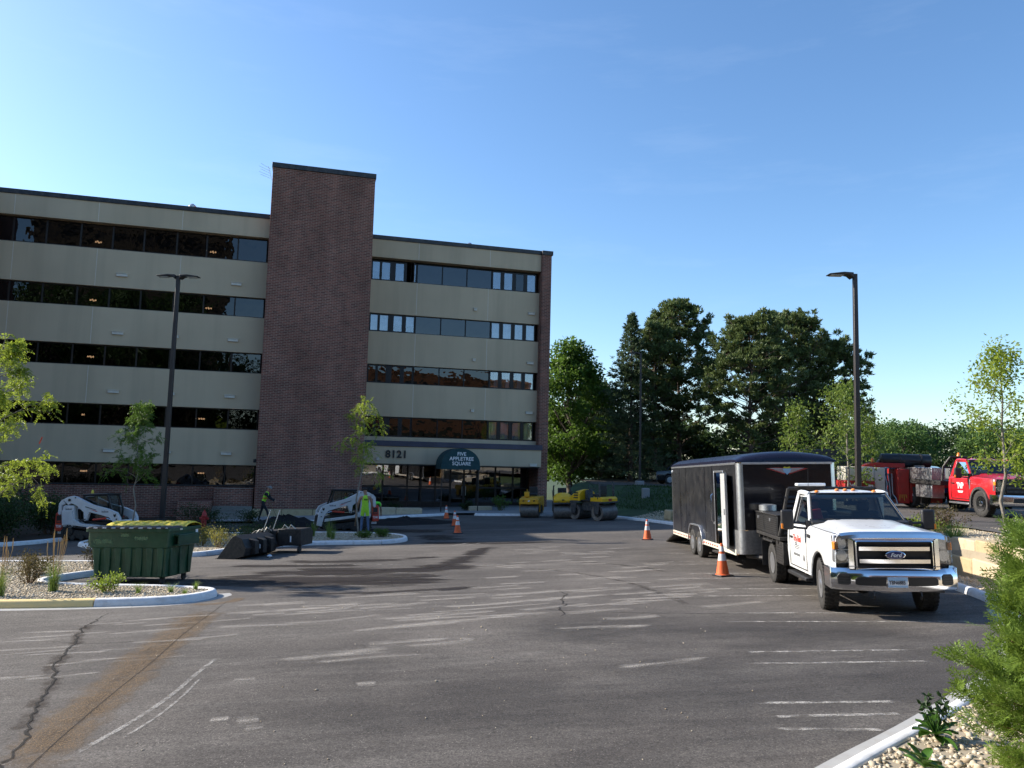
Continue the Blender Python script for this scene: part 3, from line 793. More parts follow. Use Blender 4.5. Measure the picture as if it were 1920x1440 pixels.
# left wing stands 2 m nearer (y = -2); right wing front at y = 0; left wing ends past the picture's edge
XL0, XL1, YL = -31.88, -17.45, -2.0
XR0, XR1, YR = -11.6, -.30, 0.0
def wing(x0, x1, y, first):
    for i, (z0, z1, kind) in enumerate(LV):
        ov = .30 if kind == 'top' else 0.0
        bx('spandrel', 'stucco', x0, y - ov, z0, x1, y + .22, z1)
    # expansion joints are shallow dark slots
    bx('roof_slab', 'coping', x0, y + .22, 15.2, x1, y + DEPTH, 15.45)
    bx('coping', 'coping', x0 - .02, y - .36, 15.67, x1 + .02, y + .35, 15.93)
    for z in (13.13, 9.86, 6.62, 3.36):
        bx('floor_slab', 'ceiling_in', x0, y + .23, z - .75, x1, y + DEPTH - .3, z - .25, bevel=0)
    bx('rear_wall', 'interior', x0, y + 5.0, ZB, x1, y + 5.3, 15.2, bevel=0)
    bx('back_wall', 'brick_dark', x0, y + DEPTH - .25, ZB, x1, y + DEPTH, 15.6, bevel=0)
    bx('ceiling_top', 'ceiling_in', x0, y + .23, 14.5, x1, y + 5, 14.6, bevel=0)
wing(XL0, XL1, YL, 0); wing(XR0, XR1, YR, 1)
bx('spandrel', 'stucco', XL0, YL, 1.36, XL1, YL + .22, 3.37)
bx('spandrel', 'stucco', XR0, YR, 3.03, XR1, YR + .22, 3.29)
bx('base_wall', 'brick_dark', XL0, YL - .02, ZB, XL1 - .02, YL + .25, .16)
bx('sill_course', 'coping', XL0, YL - .06, .16, XL1 - .02, YL + .25, .21)
# projecting end pavilion, just past the picture's edge
bx('pavilion_wall', 'brick_dark', -62, -6.0, ZB, -31.9, YL + DEPTH, 15.62, bevel=.02)
bx('coping', 'coping', -62.1, -6.1, 15.62, -31.8, YL + DEPTH + .1, 15.93)
bx('end_pier', 'brick_dark', XR1 + .003, -.55, ZB, .34, DEPTH, 15.62, bevel=.02)
bx('coping', 'coping', XR1 - .02, -.62, 15.62, .42, DEPTH, 15.9)
# stair tower
bx('stair_tower', 'brick_dark', -17.45, -3.2, -.98, -11.62, 6.0, 18.48, bevel=.02)
bx('coping', 'coping', -17.50, -3.26, 18.48, -11.57, 6.05, 18.77)
for k, (a, b) in enumerate([(-17.5, -15.95), (-15.94, -14.3), (-14.29, -12.8), (-12.79, -11.6)]):
    bx('limestone_block', 'limestone', a + .006, -3.3, ZB, b - .006, 0, -.995, bevel=.03)
# joint lines on the stucco
for x, y in [(-8.46, YR), (-3.79, YR), (-26.5, YL), (-22.2, YL), (-30.6, YL)]:
    for (z0, z1, kind) in LV:
        ov = .303 if kind == 'top' else .003
        bx('joint', 'vent_metal', x - .012, y - ov, z0 + .01, x + .012, y, z1 - .01, bevel=0)
# ribbon windows, left wing: one pane after another with a thin mullion
def window(x0, x1, z0, z1, y, glass, frame='frame_dark', fr=.045, curtain=None, tilt=0.0):
    m = MB()
    m.box(x0, y, z0, x0 + fr, y + .09, z1); m.box(x1 - fr, y, z0, x1, y + .09, z1)
    m.box(x0 + fr, y + .002, z0, x1 - fr, y + .088, z0 + fr); m.box(x0 + fr, y + .002, z1 - fr, x1 - fr, y + .088, z1)
    w = m.build('window', frame, bld, 0, smooth=0)
    g = MB().box(x0 + fr, y + .04, z0 + fr, x1 - fr, y + .05, z1 - fr).build('pane', glass, w, 0, smooth=0)
    if curtain:
        n = 24; pts = []
        cx0, cx1 = x0 + (x1 - x0) * curtain[0], x0 + (x1 - x0) * curtain[1]
        A = [(cx0 + (cx1 - cx0) * i / n, y + .2 + .025 * sin(i * 2.1) + .01 * sin(i * .9)) for i in range(n + 1)]
        zz0 = z0 + (z1 - z0) * curtain[2]
        MB().loft([[(p[0], p[1], zz0) for p in A], [(p[0], p[1], z1) for p in A]], False, False).build('curtain', 'curtain', w, 0)
    return w
def chandelier(x, y, z):
    c = MB()
    c.cyl((x, y, z + .12), (x, y, z + .55), .012, n=6)
    c.cyl((x - .13, y, z + .05), (x + .13, y, z + .05), .012, n=6); c.cyl((x, y - .13, z + .05), (x, y + .13, z + .05), .012, n=6)
    r = root('chandelier', 'small lit hanging lamp seen through dark glass', 'lamp')
    r.parent = None
    c.build('stem', 'frame_brown', r, 0)
    for a, b in ((-.13, 0), (.13, 0), (0, -.13), (0, .13)):
        MB().lathe([(.012, -.045), (.045, -.02), (.05, .01), (.02, .05)], (x + a, y + b, z), n=8).build('bulb', 'bulb', r, 0)
    return r
LW = [-31.86, -30.69, -29.08, -27.39, -25.78, -24.18, -22.47, -20.88, -19.19, -17.58]
for f, (z0, z1) in enumerate([(13.15, 14.50), (9.88, 11.0), (6.64, 7.77), (3.39, 4.52), (.22, 1.34)]):
    for i in range(len(LW) - 1):
        window(LW[i] + .003, LW[i + 1] - .003, z0, z1, YL + (.16 if f else .05), 'glass_band', 'frame_brown', .035,
               curtain=None if (i * 7 + f * 5) % 4 else ((.02, .45, .0) if (i + f) % 2 else (.5, .98, 0)))
FX = [-11.36, -10.80, -10.12, -9.25, -8.50]
NARROW = [(-11.36, -10.79), (-10.78, -10.14), (-9.92, -9.26), (-9.14, -8.50)]
WIDE = [(-8.47, -6.84), (-6.83, -5.22), (-5.21, -3.56)]
NARROW2 = [(-3.53, -2.88), (-2.77, -2.08), (-1.97, -1.30), (-1.19, -.50)]
for f, (z0, z1) in enumerate([(13.13, 14.42), (9.86, 11.02), (6.62, 7.79), (3.29, 4.54)]):
    y = YR + .12
    for i, (a, b) in enumerate(NARROW + NARROW2):
        dk = f == 0 and i == 6
        if f == 0 and i == 3: a += .35
        cu = {0: None if i % 3 else (0, 1, .5), 1: (.0, 1, .0 if i > 3 or i < 2 else .45), 2: (.55, 1, 0) if i > 3 else None, 3: (0, 1, 0) if i > 3 else None}[f]
        window(a, b, z0 + .02, z1 - .02, y, 'glass_band' if (f >= 2 and i < 4) or dk else 'glass_pale', 'frame_dark', .07, None if dk else cu)
    for (a, b) in WIDE:
        window(a, b, z0 + .02, z1 - .02, y, 'glass_blue' if f < 2 else 'glass_band', 'frame_dark', .03)
    m = MB()
    for a, b in [(-10.14, -9.92), (-9.26, -9.14), (-2.88, -2.77), (-2.08, -1.97), (-1.30, -1.19)]:
        m.box(a + .002, y + .01, z0 + .02, b - .002, y + .08, z1 - .02)
    m.build('mullion_posts', 'frame_dark', bld, 0, smooth=0)['kind'] = 'stuff'
    # dark lining behind the wide panels
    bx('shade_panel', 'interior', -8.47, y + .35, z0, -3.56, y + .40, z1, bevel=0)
# one casement on the top floor stands open
cas = MB(); w_ = .34
for (a, b, c, d) in ((0, .04, 0, 1.2), (w_ - .04, w_, 0, 1.2)): cas.box(a, 0, c, b, .05, d)
cas.box(.04, .002, 0, w_ - .04, .048, .05); cas.box(.04, .002, 1.15, w_ - .04, .048, 1.2)
co = cas.build('open_casement', 'frame_brown', bld, 0, smooth=0); co.location = (-8.9, .12, 13.17); co.rotation_euler = (0, 0, R(-58))
MB().box(.04, .02, .05, w_ - .04, .03, 1.15).build('pane', 'glass_pale', co, 0, smooth=0)
# wall vents
def vent(x, y, z, w, h):
    m = MB(); m.box(x - w / 2, y - .10, z - h / 2, x + w / 2, y + .01, z + h / 2)
    m.box(x - w / 2 - .02, y - .14, z + h / 2, x + w / 2 + .02, y + .01, z + h / 2 + .02)
    m.build('wall_vent', 'vent_metal', bld, .006)
for z in (11.72, 8.46, 5.23, 2.0):
    for x in (-25.16, -19.15): vent(x, YL, z, .55, .15)
    if z < 11: vent(-22.15, YL, z, .22, .12)
for z in (11.70, 8.40, 5.12):
    vent(-.84, YR, z, .45, .14); vent(-4.62, YR, z, .19, .16); vent(-11.5, YR, z + .05, .2, .1)
# stubs on the roof
for (x, y, r) in [(-22.05, -.2, .17), (-4.69, 2.2, .17)]:
    m = MB(); m.lathe([(r * .7, 15.4), (r * .7, 16.45), (r * 1.3, 16.5), (r * 1.3, 16.6), (r * .5, 16.72), (.02, 16.74)], (x, y, 0), n=14)
    m.lathe([(r * .6, 15.4), (r * .6, 16.25), (r * 1.1, 16.3), (r * 1.1, 16.38), (.03, 16.45)], (x + .4, y + .1, 0), n=12)
    m.build('roof_vent', 'galv', bld, 0)
m = MB()
for k in range(5): m.cyl((-17.6, -2.6, 18.0 + k * .14), (-18.15 - .1 * (k % 2), -2.7, 18.15 + k * .16), .008, n=5)
m.cyl((-17.5, -2.6, 17.9), (-17.75, -2.6, 18.7), .012, n=6)
m.build('aerial', 'galv', bld, 0)
# entrance: fascia, flashing, recess, shop front
bx('fascia', 'stucco', XR0 - .01, -.95, 1.63, XR1 + .08, .3, 2.70, bevel=.015)
bx('flashing', 'coping_blue', XR0 - .02, -1.02, 2.70, XR1 + .14, .001, 3.03, bevel=.015)
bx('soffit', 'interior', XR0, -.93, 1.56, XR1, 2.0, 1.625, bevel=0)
text('number', '8121', .62, 'letter_dark', bld, (-9.47, -.99, 2.20), (R(90), 0, 0), .03, bold=.018, sx=.98, spacing=1.12)
vent(-10.59, -.95, 1.90, .18, .14); vent(-.75, -.95, 1.74, .45, .16)
SY = 1.5
XS = [-11.36, -9.99, -8.42, -7.54, -6.6, -5.62, -4.72, -3.83, -2.6, -1.4, -.36]
for i in range(len(XS) - 1):
    a, b = XS[i] + .003, XS[i + 1] - .003
    door = i in (5, 6)
    if door:
        w = window(a, b, -1.12, 1.05, SY, 'glass_store', 'frame_brown', .07)
        MB().cyl((b - .12 if i == 5 else a + .12, SY - .05, -.35), (b - .12 if i == 5 else a + .12, SY - .05, .25), .015, n=8).build('handle', 'galv', w, 0)
        window(a, b, 1.053, 1.555, SY, 'glass_store', 'frame_brown', .05)
    else:
        window(a, b, .17, 1.555, SY, 'glass_store', 'frame_brown', .05)
        window(a, b, -.80, .167, SY, 'glass_store', 'frame_brown', .05)
        bx('stall_riser', 'frame_brown', a, SY, ZB, b, SY + .1, -.803, bevel=0)
bx('lobby_floor', 'stone_step', XR0, 1.62, -1.35, XR1, 4.9, -1.14, bevel=0)
bx('recess_floor', 'sidewalk', XR0, -.6, ZB, XR1, 1.49, -1.13, bevel=0)
# lobby: counter, chairs and posts give depth behind the glass
m = MB(); m.box(-9.6, 3.4, -1.14, -7.6, 3.9, -.1); m.box(-3.0, 3.6, -1.14, -1.2, 4.2, .4); m.box(-4.9, 4.3, -1.14, -4.4, 4.7, 1.3)
m.build('lobby_counter', 'ply_in', bld, .01)
# steps and cheek wall left of the tower
for k in range(6):
    bx('step', 'stone_step', -19.6, -4.9 + k * .34, ZB, -17.53, -4.565 + k * .34, -1.52 + k * .13, bevel=.01)
bx('cheek_wall', 'brick_dark', -21.2, -4.4, ZB, -19.62, -2.03, -.55, bevel=.01)
bx('cheek_wall', 'brick_dark', -19.6, -2.85, ZB, -17.53, -2.03, .1, bevel=.01)
bx('wall_lamp', 'black_plastic', -17.62, -3.02, 1.55, -17.46, -2.6, 1.75, bevel=.02)
# chandeliers inside
Mb = Matrix.Translation((1.96, 50.5, 0)) @ Matrix.Rotation(R(15), 4, 'Z')
wh = {0: 'top', 1: 'fourth', 2: 'third', 3: 'second', 4: 'ground'}
for f, (z, xs_) in enumerate([(13.75, (-26.76, -20.65)), (10.4, (-26.8, -20.7)), (7.2, (-26.7,)), (3.95, (-26.75, -20.7)), (.85, (-26.6, -20.55))]):
    for i, x in enumerate(xs_):
        r = chandelier(0, 0, 0)
        r.location = Mb @ Vector((x, YL + 1.1, z)); r.rotation_euler = (0, 0, R(15))
        r['label'] = f"tiny lit chandelier behind the {wh[f]} floor windows, " + ("nearer the lamp post" if i == 0 else "nearer the stair tower"); r['group'] = 'chandeliers behind the ribbon windows'
# entrance canopy: a thing of its own
can = root('entrance_canopy', 'dark green barrel awning with white lettering on two posts at the entrance', 'awning', Mb @ Vector((0, 0, 0)), R(15))
xc, rr, zb = -5.86, 1.17, 1.66
n = 22
arc = [(xc + rr * cos(pi * i / n), zb + rr * .86 * sin(pi * i / n)) for i in range(n + 1)]
outer = [(x, z) for x, z in arc]; inner = [(xc + (x - xc) * .975, zb + (z - zb) * .97) for x, z in arc]
ring = outer + inner[::-1]
MB().prism(ring, -3.0, -1.03, 'y').build('hood', 'awning', can, 0)
MB().prism(outer, -3.035, -3.002, 'y').build('front_panel', 'awning', can, 0, smooth=20)
m = MB()
m.box(xc - rr - .01, -3.045, zb - .26, xc + rr + .01, -3.005, zb - .002); m.box(xc - rr - .01, -3.0, zb - .26, xc - rr + .03, -1.03, zb - .002); m.box(xc + rr - .03, -3.0, zb - .26, xc + rr + .01, -1.03, zb - .002)
m.build('valance', 'awning', can, .004)
for i in range(5):
    y = -2.95 + i * .46
    MB().tube([(xc + rr * .96 * cos(pi * k / 14), y, zb + rr * .82 * sin(pi * k / 14)) for k in range(15)], .018, 6).build('rib', 'galv', can, 0)
for x in (xc - rr + .06, xc + rr - .06):
    MB().cyl((x, -2.95, -1.5), (x, -2.95, zb - .02), .035, n=10).build('post', 'lamp_bronze', can, 0)
for k, s in enumerate(('FIVE', 'APPLETREE', 'SQUARE')):
    text('lettering', s, .30, 'letter_white', can, (xc + .03, -3.045, zb + .66 - k * .285), (R(90), 0, 0), .004, bold=.004)
# limestone seats by the entrance
def seat_stone(x0, x1, y0, y1, z0, z1, lab):
    o = root('limestone_block', lab, 'stone block', Mb @ Vector(((x0 + x1) / 2, (y0 + y1) / 2, 0)), R(15))
    m = MB(); w = (x1 - x0) / 2; d = (y1 - y0) / 2
    m.box(-w, -d, z0, w, d, z1)
    b = m.build('block', 'limestone_pale', o, .035, 2)
    return o
seat_stone(-11.0, -9.75, -4.2, -3.6, -1.6, -.80, 'long sandy limestone seat block beside the bent worker')
seat_stone(-9.73, -8.25, -4.2, -3.6, -1.6, -.82, 'long sandy limestone seat block next to the canopy post')
seat_stone(-5.2, -3.75, -2.6, -2.1, -1.6, -.78, 'sandy limestone seat block in front of the shop window behind the awning post')
# ------------------------------------------------------------------ trees, shrubs, grasses
def unit(v): return v / np.maximum(np.linalg.norm(v, axis=-1, keepdims=True), 1e-9)
def leaf_quads(P, D, L, W, rg, fold=.0):
    """rhombic leaves at P pointing along D (n,3)"""
    n = len(P); D = unit(D); r = unit(rg.normal(size=(n, 3))); S = unit(np.cross(D, r))
    L = np.broadcast_to(L, (n,))[:, None]; W = np.broadcast_to(W, (n,))[:, None]
    N = np.cross(D, S)
    V = np.stack([P, P + D * L * .45 + S * W * .5 + N * W * fold, P + D * L, P + D * L * .45 - S * W * .5 + N * W * fold], 1)
    F = np.arange(4 * n).reshape(n, 4)
    return V.reshape(-1, 3), F
def join(parts):
    Vs, Fs, b = [], [], 0
    for V, F in parts: Vs.append(V); Fs.append(F + b); b += len(V)
    return np.concatenate(Vs), np.concatenate(Fs)
def limb_mesh(name, limbs, mat, parent, n=7):
    m = MB()
    for pts, rs in limbs: m.tube(pts, rs, n, True)
    return m.build(name, mat, parent, 0, smooth=70, recalc=False)
def bent(p0, d, L, rg, steps=5, curl=.25, up=0.0):
    pts = [np.array(p0, float)]; d = np.array(d, float); d /= np.linalg.norm(d)
    for i in range(steps):
        d = d + rg.normal(size=3) * curl / steps + np.array([0, 0, up / steps]); d /= np.linalg.norm(d)
        pts.append(pts[-1] + d * L / steps)
    return pts
def lerp_path(pts, t):
    f = t * (len(pts) - 1); i = min(int(f), len(pts) - 2); a = f - i
    return pts[i] * (1 - a) + pts[i + 1] * a

def leafy_tree(name, label, cat, loc, H, trunk_h, rad, n_limbs, n_leaves, leaf, mat, bark, seed, group=None, trunk_r=None, droop=0.0, spread=.55, top_clump=0, lean=(0, 0), sub=4, crown_pow=1.0):
    rg = np.random.default_rng(seed)
    rt = root(name, label, cat, loc, 0, group)
    tr = trunk_r or H * .012
    trunk = [np.array([lean[0] * t * H + rg.normal() * .01 * H * (t > 0), lean[1] * t * H + rg.normal() * .01 * H * (t > 0), t * H * .97]) for t in np.linspace(0, 1, 8)]
    limbs = [(trunk, list(np.linspace(tr, tr * .18, 8)))]
    tips = []
    for i in range(n_limbs):
        t = trunk_h / H + (1 - trunk_h / H) * ((i + rg.uniform(0, .8)) / n_limbs) ** .9 * .93
        prof = (sin(pi * min(1, max(0.02, (t - trunk_h / H) / (1 - trunk_h / H) * .86 + .14))) ** .7) ** crown_pow
        a = i * 2.4 + rg.uniform(-.5, .5); L = rad * prof * rg.uniform(.75, 1.15)
        d = np.array([cos(a), sin(a), spread + .5 * (t - .5)])
        p = bent(lerp_path(trunk, t), d, max(L, .1 * rad), rg, 5, .5, -droop)
        limbs.append((p, list(np.linspace(tr * .38 * (1 - t * .6), tr * .06, 6))))
        for k in range(sub):
            tt = rg.uniform(.3, .98); q0 = lerp_path(p, tt)
            d2 = (p[-1] - p[0]) / max(np.linalg.norm(p[-1] - p[0]), 1e-6) + rg.normal(size=3) * .75
            q = bent(q0, d2, L * rg.uniform(.25, .5), rg, 3, .5, -droop)
            limbs.append((q, list(np.linspace(tr * .12, tr * .04, 4))))
            tips += [lerp_path(q, s) for s in (.35, .6, .8, 1.0)]
        tips += [lerp_path(p, s) for s in (.65, .8, .9, 1.0)]
    for k in range(top_clump): tips.append(trunk[-1] + np.array([rg.normal() * .12, rg.normal() * .12, rg.uniform(-.5, .15)]) * H * .08 / .4)
    limb_mesh('trunk', limbs, bark, rt, 6)
    tips = np.array(tips)
    idx = rg.integers(0, len(tips), n_leaves)
    P = tips[idx] + rg.normal(size=(n_leaves, 3)) * (leaf * 1.5)
    D = rg.normal(size=(n_leaves, 3)) + np.array([0, 0, -.5 - droop])
    V, F = leaf_quads(P, D, leaf * rg.uniform(.7, 1.4, n_leaves), leaf * .55 * rg.uniform(.7, 1.2, n_leaves), rg, .12)
    np_mesh('crown', V, F, mat, rt)
    return rt

def locust(name, label, loc, H, trunk_h, rad, seed, n=420, mat='leaf_locust', group=None, lean=(0, 0), dens=1.0, tr=.035):
    """airy sapling with feathery compound leaves"""
    rg = np.random.default_rng(seed); rt = root(name, label, 'tree', loc, 0, group)
    trunk = [np.array([lean[0] * t * H + rg.normal() * .012 * H * (t > 0), lean[1] * t * H + rg.normal() * .012 * H * (t > 0), t * H]) for t in np.linspace(0, 1, 9)]
    limbs = [(trunk, list(np.linspace(tr, .006, 9)))]; fr = []
    nl = 17
    for i in range(nl):
        t = trunk_h / H + (1 - trunk_h / H) * (i / nl) ** .95 * .97
        f = (t - trunk_h / H) / (1 - trunk_h / H)
        L = rad * (1.0 - .72 * f) * rg.uniform(.6, 1.15); a = i * 2.4 + rg.uniform(-.5, .5)
        p = bent(lerp_path(trunk, t), (cos(a), sin(a), .75), L, rg, 5, .55, -.35)
        limbs.append((p, list(np.linspace(.014, .004, 6))))
        for s in np.linspace(.3, 1, 7): fr.append((lerp_path(p, s), p[-1] - p[-2]))
        for k in range(3):
            q = bent(lerp_path(p, rg.uniform(.35, .9)), (p[-1] - p[0]) + rg.normal(size=3) * L * .5, L * .4, rg, 3, .5, -.4)
            limbs.append((q, [.006, .005, .004, .003]))
            for s in (.4, .7, 1): fr.append((lerp_path(q, s), q[-1] - q[-2]))
    for s in np.linspace(.86, 1, 8): fr.append((lerp_path(trunk, s), np.array([0, 0, 1.0])))
    limb_mesh('trunk', limbs, 'bark_pale', rt, 6)
    # each frond: a midrib with leaflets left and right
    m = int(n * dens); ids = rg.integers(0, len(fr), m); P = []; D = []
    for j in ids:
        b, dv = fr[j]; dv = dv / (np.linalg.norm(dv) + 1e-9)
        d = dv * .5 + rg.normal(size=3) * .7 + np.array([0, 0, -.1]); d /= np.linalg.norm(d)
        b = b + rg.normal(size=3) * .05
        fl = rg.uniform(.16, .30); s = np.cross(d, rg.normal(size=3)); s /= np.linalg.norm(s)
        for k in range(8):
            c = b + d * fl * (k + .5) / 8 - np.array([0, 0, 1]) * .10 * fl * (k / 8) ** 2 * 4
            for sg in (1, -1):
                P.append(c); D.append(s * sg + d * .5 + np.array([0, 0, -.15]))
    P = np.array(P); D = np.array(D)
    V, F = leaf_quads(P, D, .062 * rg.uniform(.7, 1.25, len(P)), .026 * rg.uniform(.8, 1.2, len(P)), rg, .1)
    np_mesh('crown', V, F, mat, rt)
    return rt

def pine(name, label, loc, H, base, rad, seed, n_br=64, tufts=34, mat='needle_pine', group=None, flat=.5, tl=.34):
    rg = np.random.default_rng(seed); rt = root(name, label, 'tree', loc, 0, group)
    trunk = [np.array([rg.normal() * .05, rg.normal() * .05, t * H * .96]) for t in np.linspace(0, 1, 9)]
    limbs = [(trunk, list(np.linspace(.20, .03, 9)))]; P = []; D = []
    for i in range(9):                                     # dead lower limbs
        p = bent(lerp_path(trunk, rg.uniform(.08, base / H + .1)), (cos(i * 2.4), sin(i * 2.4), -.05), rad * rg.uniform(.4, .8), rg, 4, .6, -.2)
        limbs.append((p, [.03, .025, .02, .012, .006]))
    for i in range(n_br):
        f = (i + rg.uniform(0, 1)) / n_br; z = base + (H * .97 - base) * f ** .85
        prof = (1 - f ** 2.4) ** .6 * (.62 + .38 * min(1, f * 3.5))
        a = i * 2.399 + rg.uniform(-.35, .35); L = max(.35, rad * prof * rg.uniform(.62, 1.2))
        p = bent(lerp_path(trunk, z / (H * .96) if z < H * .95 else 1), (cos(a), sin(a), .12 + flat * f), L, rg, 5, .35, .45)
        limbs.append((p, list(np.linspace(.055 * (1 - f * .6), .012, 6))))
        d0 = (p[-1] - p[0]) / np.linalg.norm(p[-1] - p[0]); sdv = np.cross(d0, [0, 0, 1]); sdv /= np.linalg.norm(sdv) + 1e-9
        for j in range(max(3, int(tufts / 5.4 * (.4 + .6 * L / rad)))):
            s = rg.uniform(.35, 1.0) ** .7; c0 = lerp_path(p, s)
            c = c0 + sdv * rg.normal() * L * .17 + d0 * rg.uniform(0, .3) + np.array([0, 0, rg.uniform(.05, .4)])
            if j % 2 == 0: limbs.append(([c0, (c0 + c) / 2 + np.array([0, 0, .04]), c], [.02, .014, .008]))
            cr = rg.uniform(.20, .36)
            for k in range(8):
                v = rg.normal(size=3); v[2] = abs(v[2]) * .8; v /= np.linalg.norm(v)
                P.append(c + v * cr * rg.uniform(.3, 1)); D.append(v * .8 + d0 * .4 + np.array([0, 0, .75]))
    limb_mesh('trunk', limbs, 'bark_pine', rt, 6)
    P = np.array(P); D = unit(np.array(D)); k = 7
    Pn = np.repeat(P, k, 0) + rg.normal(size=(len(P) * k, 3)) * .035
    Dn = np.repeat(D, k, 0) + rg.normal(size=(len(P) * k, 3)) * .62
    V, F = leaf_quads(Pn, Dn, tl * rg.uniform(.6, 1.15, len(Pn)), .095, rg)
    np_mesh('crown', V, F, mat, rt)
    return rt

def spruce(name, label, loc, H, rad, seed, group=None):
    rg = np.random.default_rng(seed); rt = root(name, label, 'tree', loc, 0, group)
    trunk = [np.array([0, 0, t * H]) for t in np.linspace(0, 1, 6)]
    limbs = [(trunk, list(np.linspace(.2, .015, 6)))]; P = []; D = []
    nb = 190
    for i in range(nb):
        f = i / nb; z = .06 * H + .93 * H * f; L = rad * (1 - f) ** .85 * rg.uniform(.75, 1.1) + .12; a = i * 2.399 + rg.uniform(-.3, .3)
        p = bent((0, 0, z), (cos(a), sin(a), -.22 + .75 * f), L, rg, 4, .2, .28)
        if L > .5: limbs.append((p, [.03, .022, .016, .01, .006]))
        for k in range(int(6 + 17 * L / rad)):
            s = rg.uniform(.15, 1); c = lerp_path(p, s); sd = np.array([-sin(a), cos(a), -.12]) * rg.normal() * L * .2
            P.append(c + sd); D.append((p[-1] - p[0]) / L + sd / L * 2 + np.array([0, 0, -.1 + .3 * f]))
    limb_mesh('trunk', limbs, 'bark_pine', rt, 6)
    P = np.array(P); D = unit(np.array(D)); k = 9
    Pn = np.repeat(P, k, 0) + rg.normal(size=(len(P) * k, 3)) * .05; Dn = np.repeat(D, k, 0) + rg.normal(size=(len(P) * k, 3)) * .5
    V, F = leaf_quads(Pn, Dn, .26 * rg.uniform(.6, 1.2, len(Pn)), .07, rg)
    np_mesh('crown', V, F, 'needle_spruce', rt)
    return rt

def big_tree(name, label, loc, H, rx, rz0, seed, n=15000, leaf=.26, mat='leaf_maple', group=None, trunk_h=1.4, clumps=60, cl=.30):
    """mature broadleaf crown: leaves gathered in many uneven clumps with gaps between"""
    rg = np.random.default_rng(seed); rt = root(name, label, 'tree', loc, 0, group)
    C = []; limbs = []
    trunk = [np.array([0, 0, t * H * .8]) + rg.normal(size=3) * .03 * H * (t > 0) for t in np.linspace(0, 1, 6)]
    limbs.append((trunk, list(np.linspace(H * .022, H * .004, 6))))
    cz = rz0 + (H - rz0) / 2; hz = (H - rz0) / 2
    for i in range(clumps):
        v = rg.normal(size=3); v /= np.linalg.norm(v); r = rg.uniform(.45, 1.0) ** .5
        c = np.array([v[0] * rx * r, v[1] * rx * r, cz + v[2] * hz * r * .94])
        taper = 1.0 - .35 * max(0, (c[2] - cz) / hz)
        c[:2] *= taper
        C.append((c, rx * cl * rg.uniform(.6, 1.25)))
        t0 = np.clip((c[2] - .25 * H) / H, .12, .95)
        if i % 2 == 0: limbs.append(([lerp_path(trunk, t0), lerp_path(trunk, t0) * .5 + c * .5 + np.array([0, 0, -.15]), c], [H * .007, H * .004, H * .0015]))
    limb_mesh('trunk', limbs, 'bark', rt, 6)
    w = np.array([r ** 2 for _, r in C]); ids = rg.choice(len(C), n, p=w / w.sum())
    cc = np.array([c for c, _ in C])[ids]; rr_ = np.array([r for _, r in C])[ids]
    v = unit(rg.normal(size=(n, 3))) * (rg.uniform(0, 1, (n, 1)) ** .4); v[:, 2] *= .75
    P = cc + v * rr_[:, None]
    V, F = leaf_quads(P, v + rg.normal(size=(n, 3)) * .6 + np.array([0, 0, -.2]), leaf * rg.uniform(.6, 1.3, n), leaf * .7 * rg.uniform(.6, 1.2, n), rg, .15)
    np_mesh('crown', V, F, mat, rt)
    return rt

def shrub(name, label, loc, h, r, n, leaf, mat, seed, group=None, bark='twig_brown', upright=0.0, stems=14, cat='shrub'):
    rg = np.random.default_rng(seed); rt = root(name, label, cat, loc, 0, group)
    limbs = []; tips = []
    for i in range(stems):
        a = rg.uniform(0, 2 * pi); q = rg.uniform(.2, 1.0)
        end = np.array([cos(a) * r * q, sin(a) * r * q, h * (1 - .45 * q * q) * rg.uniform(.75, 1.05)])
        st = np.array([cos(a), sin(a), 0]) * r * .12
        mid = st * .5 + end * .5 + np.array([0, 0, h * .1])
        limbs.append(([st, mid, end], [.008, .005, .003]))
        tips += [st * (1 - t) + end * t + np.array([0, 0, h * .1 * sin(pi * t)]) for t in np.linspace(.25, 1, 8)]
    limb_mesh('stems', limbs, bark, rt, 5)
    tips = np.array(tips); c = tips[rg.integers(0, len(tips), n)]
    P = c + rg.normal(size=(n, 3)) * r * .13; P[:, 2] = np.maximum(P[:, 2], .02)
    V, F = leaf_quads(P, P * np.array([1, 1, .4]) / r + rg.normal(size=(n, 3)) * .6 + np.array([0, 0, upright]), leaf * rg.uniform(.6, 1.35, n), leaf * .55, rg, .12)
    np_mesh('leaves', V, F, mat, rt)
    return rt

